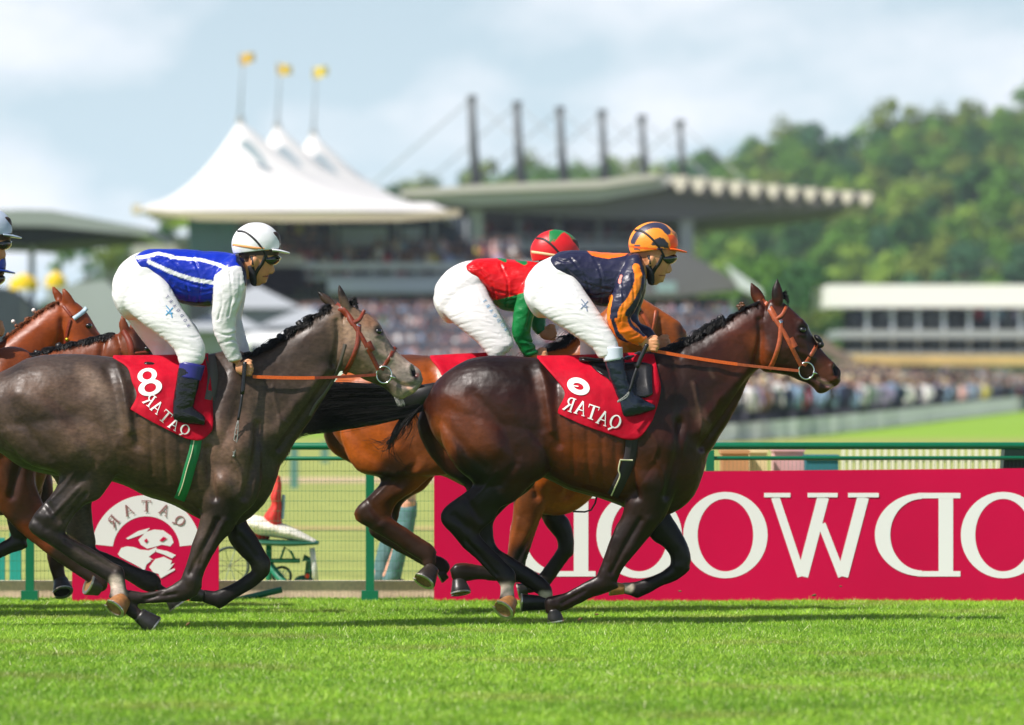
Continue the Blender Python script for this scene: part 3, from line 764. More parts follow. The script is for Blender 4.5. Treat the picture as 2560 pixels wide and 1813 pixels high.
def board():
    r = thing('sponsor_board', 'long crimson sponsor board with large white mirrored serif letters', 'banner', W(1900, 1506, DB))
    tp = lambda x: 1185 - (x - 1085) / 1475 * 14
    q = MB(); q.prism([(1085, tp(1085)), (2560, tp(2560)), (3320, tp(2560)), (3320, 1512), (1085, 1512)], DB, DB + .03); q.build('panel', M_board, r)
    Dl = DB - .0015
    wh = mk('white_lettering', S('#f7f5f2'), .5)
    def box_map(xl, xr, yt, yb): return lambda x, y: W(xr - x * (xr - xl), yt + y * (yb - yt), Dl)
    for ch, xl, xr, yt, yb in (('D', 1275, 1489, 1233, 1441), ('O', 1491, 1705, 1230, 1446), ('O', 1708, 1919, 1230, 1446), ('D', 2187, 2401, 1233, 1441), ('O', 2402, 2614, 1230, 1446), ('O', 2618, 2830, 1230, 1446), ('G', 2834, 3040, 1230, 1446)):
        q = MB(); glyph_flat(q, G_[ch], box_map(xl, xr, yt, yb)); q.build('letter', wh, r)
    q = MB(); f = lambda x, y: W(x, y, Dl)
    glyph_flat(q, [bar(1938, 1243, 2004, 1441, 21), bar(2058, 1243, 2006, 1441, 29), bar(2054, 1310, 2105, 1441, 20), bar(2158, 1243, 2106, 1441, 29),
                   bar(1910, 1238, 1976, 1238, 11), bar(2019, 1238, 2094, 1238, 11), bar(2120, 1238, 2197, 1238, 11)], f)
    q.build('letter', wh, r)
board()
def board_logo():
    r = thing('sponsor_board', 'short crimson board with a white arch and horse-and-rider emblem, behind the grey', 'banner', W(365, 1512, DB))
    q = MB(); q.prism([(180, 1185), (547, 1183), (547, 1518), (180, 1520)], DB, DB + .03); q.build('panel', M_board, r)
    Dl = DB - .0015; wh = MATS['white_lettering']; f = lambda x, y: W(x, y, Dl); f2 = lambda x, y: W(x, y, Dl - .0045)
    q = MB(); glyph_flat(q, [arc(366, 1375, 137, 137, 84, 84, 186, 354, 50)], f); q.build('arch', wh, r)
    gold = mk('maroon_print', S('#9a6a66'), .6)
    for ch, ang in (('R', -139), ('A', -114.5), ('T', -90), ('A', -65.5), ('Q', -41)):
        a = math.radians(ang); cx, cy = 366 + 110 * math.cos(a), 1375 + 110 * math.sin(a)
        g, fn = place(ch, cx, cy, 24, 28, ang + 90)
        q = MB(); glyph_flat(q, g, lambda u, v: f2(*fn(u, v))); q.build('letter', gold, r)
    # a simple galloping horse and crouching rider
    em = {'rider_back': [(365, 1330), (385, 1324), (408, 1326), (428, 1340), (434, 1356), (426, 1366), (405, 1362), (385, 1368), (368, 1372), (352, 1362), (346, 1350)],
          'arm': [(315, 1346), (345, 1328), (375, 1320), (362, 1334), (340, 1342), (320, 1349)],
          'mane': [(296, 1384), (303, 1370), (318, 1366), (335, 1368), (350, 1374), (372, 1376), (392, 1368), (388, 1380), (372, 1392), (384, 1400), (360, 1398)],
          'horse_neck': [(294, 1384), (330, 1376), (362, 1388), (378, 1402), (366, 1412), (361, 1428), (352, 1420), (330, 1408), (318, 1402), (300, 1392)],
          'leg': [(390, 1372), (418, 1378), (440, 1388), (430, 1396), (408, 1386), (390, 1380)],
          'chest': [(373, 1418), (388, 1398), (410, 1392), (430, 1402), (426, 1412), (436, 1408), (424, 1424), (404, 1436), (384, 1432)],
          'tail_stroke': [(396, 1436), (436, 1421), (438, 1425), (402, 1446)]}
    for nm, pl in em.items():
        q = MB(); ei = list(em).index(nm); q.add([f(*p) + Vector((0, -.0004 * (ei + 1), 0)) for p in pl], [tuple(range(len(pl)))]); 
        o = q.build('emblem', wh, r)
    q = MB(); q.add([f2(*p) for p in [(398, 1352), (408, 1342), (418, 1346), (406, 1354)]], [(0, 1, 2, 3)]); q.add([f2(*p) for p in [(360, 1352), (366, 1346), (370, 1352), (365, 1358)]], [(0, 1, 2, 3)]); q.build('emblem_detail', M_board, r)
board_logo()

# ================================================================== things just behind the rail
def P2(x, y, D): return W(x, y, D)
M_teal = mk('teal_paint', S('#1f9a90'), .5, noise_=(6, .1))
for x, w_, d in ((38, 14, 36.3), (2, 9, 37.2)):
    q = MB(); k = d / F; c = W(x, 1530, d); q.box(c.x - w_ * k, c.x + w_ * k, c.y, c.y + .06, 0, W(0, 1330 if x > 10 else 1345, d).z)
    o = q.build('bollard_post', M_teal, smooth=False); tag(o, 'broad teal post behind the rail near the left edge' if x > 10 else 'thin pale teal post cut by the left edge behind the rail', 'post')
def scooter():
    d = 36.4
    r = thing('mobility_scooter', 'green wheeled chair draped with a white cloth and a red coat behind the rail', 'mobility scooter', W(700, 1470, d))
    G = mk('chair_green', S('#1d5c48'), .5); R = mk('red_coat', S('#c92a20'), .7, noise_=(12, .15), bump=(8, .5, .03)); Wc = mk('white_blanket', S('#e9e6d4'), .8, noise_=(14, .10), bump=(9, .8, .04))
    tb = lambda pl, r_: [W(x, y, d + o) for x, y, o in pl]
    q = MB(); loft(q, [(690, 1190, 701, 1193, .06, 0), (686, 1212, 704, 1214, .08, 0), (676, 1240, 703, 1245, .12, 0), (678, 1262, 706, 1266, .11, 0), (660, 1290, 704, 1296, .15, 0), (668, 1306, 708, 1316, .14, 0)], d - CAMD, sub=4); q.build('red_coat', R, r, smooth=True)
    q = MB(); loft(q, [(705, 1238, 713, 1240, .04, 0), (703, 1270, 712, 1270, .05, 0), (700, 1296, 710, 1296, .05, 0)], d - CAMD, sub=3); q.build('sleeve', mk('pale_blue_sleeve', S('#8fb4c4'), .8), r, smooth=True)
    q = MB(); loft(q, [(612, 1285, 630, 1330, .12, 0), (650, 1290, 650, 1338, .16, 0), (700, 1306, 695, 1345, .17, 0), (745, 1325, 735, 1352, .16, 0), (790, 1350, 785, 1362, .12, 0)], d - CAMD, sub=4); q.build('blanket', Wc, r, smooth=True)
    q = MB(); loft(q, [(618, 1315, 628, 1350, .1, 0), (655, 1325, 650, 1358, .12, 0), (672, 1335, 668, 1352, .1, 0)], d - CAMD + .1, sub=4); q.build('red_bag', R, r, smooth=True)
    q = MB(); loft(q, [(640, 1348, 640, 1362, .18, 0), (720, 1350, 720, 1366, .2, 0), (795, 1352, 795, 1362, .15, 0)], d - CAMD, sub=3); q.build('seat', G, r, smooth=True)
    q = MB(); q.tube([W(672, 1362, d), W(672, 1505, d)], .022, 10); q.tube([W(672, 1410, d), W(750, 1508, d - .1)], .028, 10); q.tube([W(750, 1402, d), W(672, 1402, d)], .016, 8); q.tube([W(700, 1402, d), W(712, 1368, d), W(728, 1380, d), W(738, 1402, d)], .009, 8)
    q.build('frame', mk('frame_green', S('#1f7d5e'), .45), r, smooth=True)
    q = MB(); q.tube([W(758, 1395, d), W(775, 1400, d), W(768, 1460, d)], .028, 10); q.ball(W(760, 1452, d), .07, .06, .04, 14, 8); q.build('footplate', G, r, smooth=True)
    q = MB(); q.ball(W(768, 1440, d - .06), .017); q.build('reflector', mk('orange_reflector', S('#e8401c'), .4), r, smooth=True)
    q = MB(); q.tube([W(780, 1370, d - .1), W(791, 1462, d - .1)], .020, 10); q.build('walking_pole', mk('white_pole', S('#d9dcd8'), .4), r, smooth=True)
    for wx, wy, rr in ((575, 1415, 46), (705, 1440, 22)):
        q = MB(); k = d / F; c = W(wx, wy, d + .05); q.tube([c + Vector((math.cos(a) * rr * k, 0, math.sin(a) * rr * k)) for a in np.linspace(0, 6.283, 33)], .010, 8, caps=False)
        w_ = q.build('wheel', mk('dark_tyre', (0.03, 0.05, 0.045), .6), r, smooth=True)
        q = MB()
        for a in np.linspace(0, math.pi, 6)[:-1]: q.tube([c + Vector((math.cos(a) * rr * k, 0, math.sin(a) * rr * k)), c - Vector((math.cos(a) * rr * k, 0, math.sin(a) * rr * k))], .003, 5)
        q.build('spokes', M_steel if 'M_steel' in globals() else mk('spoke_metal', (.4, .45, .42), .4, metal=1), w_)
scooter()
def barrier():
    d = DR + .28
    r = thing('folded_barrier', 'green tubular barrier lying low against the kerb behind the grey', 'barrier', W(650, 1500, d))
    q = MB(); q.tube([W(560, 1508, d), W(705, 1474, d)], .021, 12); q.build('tube', M_rail, r, smooth=True)
barrier()
def child():
    d = 37.2
    r = thing('person', 'child in blue jeans and pale top standing behind the rail, under the bay', 'person', W(985, 1452, d))
    J = mk('faded_jeans', S('#56797c'), .85, noise_=(14, .3), bump=(12, .6, .02)); T = mk('pale_pink_top', S('#e2b79c'), .8, noise_=(8, .1), bump=(8, .5, .02))
    Yd = d - CAMD
    q = MB(); loft(q, [(985, 1060, 1035, 1060, .07, 0), (975, 1110, 1045, 1110, .11, 0), (985, 1180, 1042, 1180, .11, 0), (990, 1240, 1040, 1240, .11, 0), (995, 1270, 1042, 1270, .1, 0)], Yd); q2 = MB()
    loft(q2, [(995, 1000, 1030, 1000, .05, 0), (988, 1020, 1034, 1020, .062, 0), (992, 1045, 1030, 1045, .055, 0), (1000, 1060, 1020, 1062, .04, 0), (985, 1100, 1040, 1100, .08, 0), (990, 1260, 1040, 1260, .08, 0)], Yd)
    loft(q2, [(985, 1065, 1000, 1065, .03, -.12), (972, 1130, 990, 1130, .026, -.14), (985, 1190, 1000, 1185, .02, -.14), (1000, 1225, 1016, 1220, .018, -.13), (1012, 1240, 1026, 1238, .02, -.13)], Yd); loft(q2, [(1000, 1065, 1020, 1065, .03, .12), (1020, 1150, 1036, 1150, .025, .14), (1022, 1240, 1036, 1240, .02, .13)], Yd)
    for y0, a in ((-.06, 0), (.06, 1)):
        loft(q2, [(1000, 1255, 1040, 1255, .06, y0), (990 - 20 * a, 1340, 1020 - 20 * a, 1340, .045, y0), (955 - 30 * a, 1440, 980 - 30 * a, 1440, .035, y0)], Yd)
    me = remesh(q2, 'body', .010, 3); me.materials.append(mk('child_skin', S('#d9a082'), .55)); link(bpy.data.objects.new('body', me), r)
    q.build('top', T, r, smooth=True)
    q = MB(); loft(q, [(997, 1258, 1043, 1258, .10, 0), (995, 1290, 1042, 1290, .105, 0)], Yd)
    loft(q, [(996, 1270, 1042, 1270, .065, -.055), (992, 1330, 1034, 1330, .062, -.06), (975, 1390, 1015, 1390, .055, -.06), (955, 1448, 1002, 1448, .055, -.06)], Yd)
    loft(q, [(985, 1280, 1035, 1280, .065, .055), (955, 1340, 1005, 1340, .062, .06), (940, 1390, 985, 1390, .055, .06), (930, 1448, 975, 1448, .055, .06)], Yd); q.build('jeans', J, r, smooth=True)
    q = MB(); loft(q, [(990, 1002, 1032, 1000, .07, 0), (986, 1020, 1030, 1012, .07, 0), (984, 1040, 1008, 1040, .06, 0)], Yd); q.build('hair', mk('brown_child_hair', S('#5a3b22'), .6), r, smooth=True)
    for y0, x in ((-.06, 985), (.06, 950)):
        q = MB(); loft(q, [(x - 22, 1446, x - 22, 1460, .035, y0), (x + 5, 1442, x + 8, 1461, .04, y0), (x + 30, 1452, x + 32, 1461, .032, y0)], Yd); q.build('shoe', mk('dark_shoe', (.03, .035, .04), .5), r, smooth=True)
child()
# far stand-posts on the lawn seen through the mesh
M_gpost = mk('grey_green_post', S('#5e8a80'), .6)
for i, (x, yb, h_, lab) in enumerate(((735, 1225, 110, 'grey-green post on the lawn with a pale foot, nearer one'), (812, 1165, 60, 'small grey-green post on the lawn beyond the second rail'))):
    d = CH * F / (yb - HY); q = MB(); c = W(x, yb, d); k = d / F; q.box(c.x - 10 * k, c.x + 10 * k, c.y, c.y + .1, 0, h_ * k)
    o = q.build('lawn_post', M_gpost); tag(o, lab, 'post')
# low things behind the right part of the rail
for x0, x1, y0, y1, d, h_, lab, cat in ((1805, 1872, 1130, 1200, 37.5, '#c08a5e', 'tan carton standing behind the rail beside the leader', 'crate'), (1876, 1918, 1128, 1200, 37.8, '#e6cf9e', 'cream carton behind the rail, right of the tan one', 'crate'),
                                         (1935, 2010, 1125, 1200, 38.2, '#d9a8a8', 'pale pink box behind the rail between cream and teal ones', 'crate'), (2014, 2096, 1142, 1200, 38.0, '#28707c', 'teal crate behind the rail left of the pale paling', 'crate')):
    q = MB(); q.prism([(x0, y0), (x1, y0), (x1, y1 + 255), (x0, y1 + 255)], d, d + .4); r = thing('crate', lab, cat, W(x0, 1470, d)); q.build('box', mk('crate_' + h_[1:], S(h_), .8, noise_=(6, .12)), r)
    q = MB(); q.prism([(x0 - 3, y0 - 4), (x1 + 3, y0 - 4), (x1 + 3, y0 + 4), (x0 - 3, y0 + 4)], d - .02, d + .42); q.build('lid', mk('crate_' + h_[1:], S(h_)), r)
def paling():
    d = 42.0; r = thing('picket_fence', 'pale picket paling seen between the two rails at the right', 'fence', W(2300, 1400, d))
    m1 = mk('pale_picket', S('#e3e1cc'), .7); 
    for i, x in enumerate(np.arange(2104, 2700, 17.5)):
        q = MB(); q.prism([(x, 1126), (x + 4.5, 1120), (x + 9, 1126), (x + 9, 1400), (x, 1400)], d, d + .02); q.build('picket', m1, r)
    q = MB(); q.prism([(2104, 1150), (2700, 1150), (2700, 1156), (2104, 1156)], d + .022, d + .05); q.build('crossbar', mk('picket_bar', S('#9fb07c'), .7), r)
paling()
# ================================================================== far course fence and the crowd bank
M_ffence = mk('grey_white_fence', S('#f8fbfb'), .7, noise_=(2, .08), scale3=(3, 1, .3))
ft = M_ffence.node_tree; tl = ft.nodes.new('ShaderNodeBsdfTranslucent'); ms = ft.nodes.new('ShaderNodeMixShader'); ms.inputs[0].default_value = .5; tl.inputs['Color'].default_value = (.85, .87, .88, 1)
ft.links.new(ft.nodes['Principled BSDF'].outputs[0], ms.inputs[1]); ft.links.new(tl.outputs[0], ms.inputs[2]); ft.links.new(ms.outputs[0], ft.nodes['Material Output'].inputs['Surface'])
fpts = [(1560, 1122, 120), (1700, 1112, 130), (1850, 1102, 140), (2050, 1084, 162), (2250, 1062, 201), (2450, 1038, 271), (2570, 1024, 341), (2720, 1012, 437)]
def far_fence():
    r = thing('course_fence', 'long pale grey crowd fence curving away along the far turf', 'fence', W(*fpts[2]))
    base = [W(x, y, D) for x, y, D in fpts]
    for i in range(len(base) - 1):
        a, b = base[i], base[i + 1]; hgt = 0.55 + .0 * i
        n = max(2, int((b - a).length / 3.0))
        for j in range(n):
            p, q_ = a.lerp(b, j / n), a.lerp(b, (j + .97) / n); z0 = -0.1
            h0 = 48 * (p.y + CAMD) / F * (1 - .35 * (i + j / n) / 7); h1_ = 48 * (q_.y + CAMD) / F * (1 - .35 * (i + (j + 1) / n) / 7)
            q = MB(); q.add([p + Vector((0, 0, z0)), q_ + Vector((0, 0, z0)), q_ + Vector((0, 0, h1_)), p + Vector((0, 0, h0)), p + Vector((0, .01, z0)), q_ + Vector((0, .01, z0)), q_ + Vector((0, .01, h1_)), p + Vector((0, .01, h0))],
                            [(0, 1, 2, 3), (7, 6, 5, 4), (3, 2, 6, 7), (0, 4, 5, 1), (0, 3, 7, 4), (1, 5, 6, 2)]); q.build('fence_panel', M_ffence, r)
    return base
fbase = far_fence()
M_bank = mk('trodden_bank', S('#6c6a4e'), .95, noise_=(.5, .2))
def bank_pt(i, t, s):
    """point on the spectators' bank: along the fence (i,t) and s metres back"""
    p = fbase[i].lerp(fbase[i + 1], t); return Vector((p.x - 0.10 * s, p.y + s, p.z + (0.010 + .005 * i) * s - .02))
vs = []; fs = []
for i in range(len(fbase) - 1):
    for t in (0,) if i < len(fbase) - 2 else (0, 1):
        for s in (1, 20, 45): vs.append(bank_pt(i, t, s) - Vector((0, 0, .05)))
n = len(vs) // 3
fs = [(k * 3 + j, (k + 1) * 3 + j, (k + 1) * 3 + j + 1, k * 3 + j + 1) for k in range(n - 1) for j in range(2)]
tag(meshobj('bank', vs, fs, M_bank), kind='structure')
CLO = [('white', '#e9e6e2'), ('navy', '#26304f'), ('pale pink', '#e0b0a8'), ('black', '#1c1e24'), ('sky blue', '#8fa9c4'), ('cream', '#dcc9a8'), ('red', '#b03038'), ('grey', '#80848c'), ('yellow', '#d8c84a'), ('lilac', '#a898b8'), ('brown', '#7a5844'), ('green', '#5a7a58')]
def spectator_mesh(i, v):
    mb = MB(); s = 1 + .04 * (v - 1)
    mb.cur = 1; mb.tube([(-.09, 0, 0), (-.10, 0, .45), (-.08, 0, .85)], [.07, .075, .09], 6); mb.tube([(.09, 0, 0), (.10, 0, .45), (.08, 0, .85)], [.07, .075, .09], 6)
    mb.cur = 0; mb.tube([(0, 0, .8), (0, 0, 1.05), (0, 0, 1.3), (0, 0, 1.45), (0, 0, 1.5)], [.17, .16, .21, .18, .08], 8)
    a = (v - 1) * .15
    mb.tube([(-.21, 0, 1.42), (-.28, -.05, 1.15), (-.25 + a, -.22, .98)], [.055, .05, .04], 6); mb.tube([(.21, 0, 1.42), (.28, -.05, 1.15), (.24, -.20, 1.0 + a)], [.055, .05, .04], 6)
    mb.cur = 2; mb.ball((0, 0, 1.64), .095, .10, .125, 8, 6); mb.cur = 3 if v else 1; mb.ball((0, .02, 1.70), .105 + .05 * (v == 2), .11 + .05 * (v == 2), .085, 8, 4)
    me = bpy.data.meshes.new('spectator'); me.from_pydata([(x * s, y * s, z * s) for x, y, z in mb.v], [], mb.f); me.update()
    for m in (mk('clothes_' + CLO[i][0], S(CLO[i][1]), .8), mk('trousers_dark', S('#3a3c48'), .85), mk('skin_far', S('#a87a66'), .6), mk(('hair_brown', 'straw_hat', 'hair_brown')[v], S(('#4a3526', '#d9c9a0', '#4a3526')[v]), .8)): me.materials.append(m)
    me.polygons.foreach_set('material_index', mb.m); me.polygons.foreach_set('use_smooth', [True] * len(me.polygons)); return me
SPM = [[spectator_mesh(i, v) for v in range(3)] for i in range(len(CLO))]
def spectator_low(i, v):
    src = SPM[i][v]; mb = MB()
    mb.cur = 1; mb.tube([(0, 0, 0), (0, 0, .85)], [.13, .16], 5, caps=False)
    mb.cur = 0; mb.tube([(0, 0, .8), (0, 0, 1.3), (0, 0, 1.5)], [.18, .24, .09], 6, caps=False); mb.tube([(-.25, -.05, 1.4), (-.26, -.18, 1.0)], [.06, .04], 4, caps=False); mb.tube([(.25, -.05, 1.4), (.26, -.18, 1.0)], [.06, .04], 4, caps=False)
    mb.cur = 2; mb.ball((0, 0, 1.64), .095, .10, .125, 6, 4); mb.cur = 3 if v else 1; mb.ball((0, .02, 1.71), .11 + .05 * (v == 2), .11 + .05 * (v == 2), .08, 6, 3)
    me = bpy.data.meshes.new('spectator'); me.from_pydata(mb.v, [], mb.f); me.update()
    for m in src.materials: me.materials.append(m)
    me.polygons.foreach_set('material_index', mb.m); return me
SPL = [[spectator_low(i, v) for v in range(3)] for i in range(len(CLO))]
rr = random.Random(5); cnt = 0
mass = []
for k in range(1300):
    i = rr.choices(range(1, 7), weights=(3, 4, 4, 3.4, 3, 2))[0]; t = rr.random(); s = 1.6 + 40 * rr.random() ** 1.25
    p = bank_pt(min(i, 6), t, s); ppx = CX + p.x / (p.y + CAMD) * F
    if ppx < 1560 or ppx > 2680: continue
    ci = rr.choices(range(12), weights=(7, 13, 3.5, 9, 11, 2.5, 2.2, 7, 1.8, 5, 3, 2.5))[0]; v = rr.choice((0, 0, 1, 2))
    mass.append((p, ci, v, s))
mass.sort(key=lambda m: m[0].y - (0 if 1640 < CX + m[0].x / (m[0].y + CAMD) * F < 2575 else -400))
for p, ci, v, s in mass[:296]:
    o = bpy.data.objects.new('spectator', SPM[ci][v]); o.location = p; o.rotation_euler = (0, 0, rr.uniform(-.7, .7)); o.scale = (1, 1, rr.uniform(.92, 1.06)); COL.objects.link(o)
    tag(o, 'spectator in a %s top standing in the packed crowd behind the far fence' % CLO[ci][0], 'person', 'spectators packed behind the far fence in %s' % CLO[ci][0])
def crowd_mass(name, items, label):
    mats = []; V = []; Fc = []; MI = []; idx = {}
    for p, ci, v, s in items:
        me = SPL[ci][v]; a = rr.uniform(-.7, .7); c_, s_ = math.cos(a), math.sin(a); o = len(V)
        for vv in me.vertices: V.append((p[0] + vv.co.x * c_ - vv.co.y * s_, p[1] + vv.co.x * s_ + vv.co.y * c_, p[2] + vv.co.z))
        for pl in me.polygons:
            m = me.materials[pl.material_index]
            if m.name not in idx: idx[m.name] = len(mats); mats.append(m)
            Fc.append(tuple(q + o for q in pl.vertices)); MI.append(idx[m.name])
    o = meshobj(name, V, Fc, None, None, True, mats, MI); return tag(o, label, 'crowd', kind='stuff')
crowd_mass('crowd', mass[296:], 'dense crowd of racegoers further back on the bank beyond the fence')

# low white rail and blurred dark heads at the right edge
r_ = thing('course_rail', 'short white rail with dark figures at the far right edge of the turf', 'rail', W(2540, 1100, 190))
q = MB(); q.prism([(2486, 1100), (2500, 1092), (2700, 1062), (2700, 1070), (2500, 1102)], 190, 190.3); q.build('white_rail', mk('white_rail_paint', S('#dfe2e2'), .6), r_)
for x, y, ci in ((2512, 1090, 1), (2548, 1080, 6)):
    o = bpy.data.objects.new('person', SPM[ci][0]); p = W(x, y - 6, 190); o.location = (p.x, p.y, p.z - 1.65); COL.objects.link(o); tag(o, ('person in navy' if ci == 1 else 'person in dark red') + ' showing only head and shoulders above the far right rail', 'person')
# ================================================================== stands
def pr(r, name, poly, D0, D1, m):
    q = MB(); q.prism(poly, D0, D1); return q.build(name, m, r)
def rect(x0, y0, x1, y1): return [(x0, y0), (x1, y0), (x1, y1), (x0, y1)]
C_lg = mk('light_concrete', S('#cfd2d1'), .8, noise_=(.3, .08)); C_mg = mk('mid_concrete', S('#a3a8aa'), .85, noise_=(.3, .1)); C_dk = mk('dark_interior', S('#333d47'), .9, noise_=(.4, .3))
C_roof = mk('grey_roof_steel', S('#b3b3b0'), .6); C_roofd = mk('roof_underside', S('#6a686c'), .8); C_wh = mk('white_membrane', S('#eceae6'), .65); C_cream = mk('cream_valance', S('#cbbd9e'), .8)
C_mast = mk('grey_mast', S('#5d6164'), .5); C_glass = mk('teal_glass', S('#4a7f82'), .2, spec=.7, noise_=(.25, .25)); C_glassd = mk('dark_glass', S('#1c2a38'), .15, spec=.7, noise_=(.3, .3)); C_cable = mk('steel_cable', S('#8d9497'), .5)
def stand():
    r = thing('grandstand', 'grey grandstand with six leaning masts and a cable-hung scalloped roof', 'grandstand', W(1450, 1100, 345))
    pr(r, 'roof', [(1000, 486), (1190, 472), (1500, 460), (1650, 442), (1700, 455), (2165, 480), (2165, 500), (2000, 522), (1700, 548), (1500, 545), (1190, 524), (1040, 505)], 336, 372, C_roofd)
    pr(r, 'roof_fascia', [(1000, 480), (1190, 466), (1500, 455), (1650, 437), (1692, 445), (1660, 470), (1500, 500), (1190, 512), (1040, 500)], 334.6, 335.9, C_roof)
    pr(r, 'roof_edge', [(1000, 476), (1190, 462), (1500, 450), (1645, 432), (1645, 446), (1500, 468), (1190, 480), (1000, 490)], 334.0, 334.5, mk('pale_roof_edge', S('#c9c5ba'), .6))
    for i in range(11):
        x = 1700 + i * 46.5; y = 440 + i * 4.3; s = 1 - i * .022
        q = MB(); pts = [(x - 19 * s, y), (x + 19 * s, y), (x + 18 * s, y + 15 * s), (x + 9 * s, y + 32 * s), (x, y + 40 * s), (x - 9 * s, y + 32 * s), (x - 18 * s, y + 15 * s)]
        q.prism(pts, 333.5, 335.5); q.build('roof_vault', mk('vault_white', S('#e6dccb'), .6), r)
        pr(r, 'roof_rib', rect(x + 20 * s, y - 2, x + 26 * s, y + 40 * s), 333.8, 335.8, C_roofd)
    for i, (x, y) in enumerate(((1180, 240), (1293, 255), (1400, 268), (1505, 276), (1605, 290), (1700, 302))):
        D = 340 + i * 6; k = D / F; wd = 12 - i * .7
        yb = 500 - i * 8
        m = MB(); m.tube([W(x - 2, y, D), W(x + 4, (y + yb) / 2, D), W(x + 14 - i, yb, D)], [wd * .8 * k, wd * .95 * k, wd * 1.25 * k], 12); m.build('mast', C_mast, r, smooth=True)
        m = MB(); m.ball(W(x, y + 4, D), 14 * k, None, 7 * k, 10, 6); m.build('mast_cap', C_mast, r, smooth=True)
        m = MB()
        for tx, ty, dd in ((x - 260, y + 230, 20), (x + 200, y + 185, -6)): m.tube([W(x, y + 6, D), W(tx, ty, D + dd)], .045, 5)
        m.build('stay_cable', C_cable, r)
    for x0, x1, yb in ((1174, 1208, 660), (1700, 1734, 650)): pr(r, 'column', rect(x0, 505, x1, yb), 337, 339, C_mg)
    for x0 in (1290, 1390, 1490, 1590): pr(r, 'column', rect(x0, 520, x0 + 14, 620), 342, 343, C_mg)
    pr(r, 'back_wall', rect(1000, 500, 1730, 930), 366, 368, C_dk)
    for i in range(14): pr(r, 'window', rect(1060 + i * 46, 560, 1092 + i * 46, 598), 364.5, 365.5, C_glassd)
    for y0, y1, D0, m in ((604, 626, 339, C_mg), (655, 700, 336, C_lg), (726, 742, 345, C_mg)): pr(r, 'balcony', rect(960, y0, 1690, y1), D0, 364, m)
    pr(r, 'handrail', rect(960, 588, 1690, 592), 338.6, 339, C_mg)
    pr(r, 'stair_tower', [(1600, 640), (1700, 622), (1760, 655), (1850, 705), (1850, 722), (1690, 742), (1600, 742)], 330, 338, C_roofd)
    pr(r, 'stair_roof', [(1815, 660), (1905, 725), (1905, 745), (1850, 722)], 328, 330, mk('white_slope', S('#d5dade'), .5))
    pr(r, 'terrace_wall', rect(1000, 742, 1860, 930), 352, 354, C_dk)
    pr(r, 'signboard', rect(1640, 705, 1690, 730), 329, 329.5, mk('pale_teal_panel', S('#8fa9ac'), .5))
    pr(r, 'column', rect(1825, 742, 1842, 900), 331, 332, mk('pale_column', S('#9fb09a'), .7))
stand()
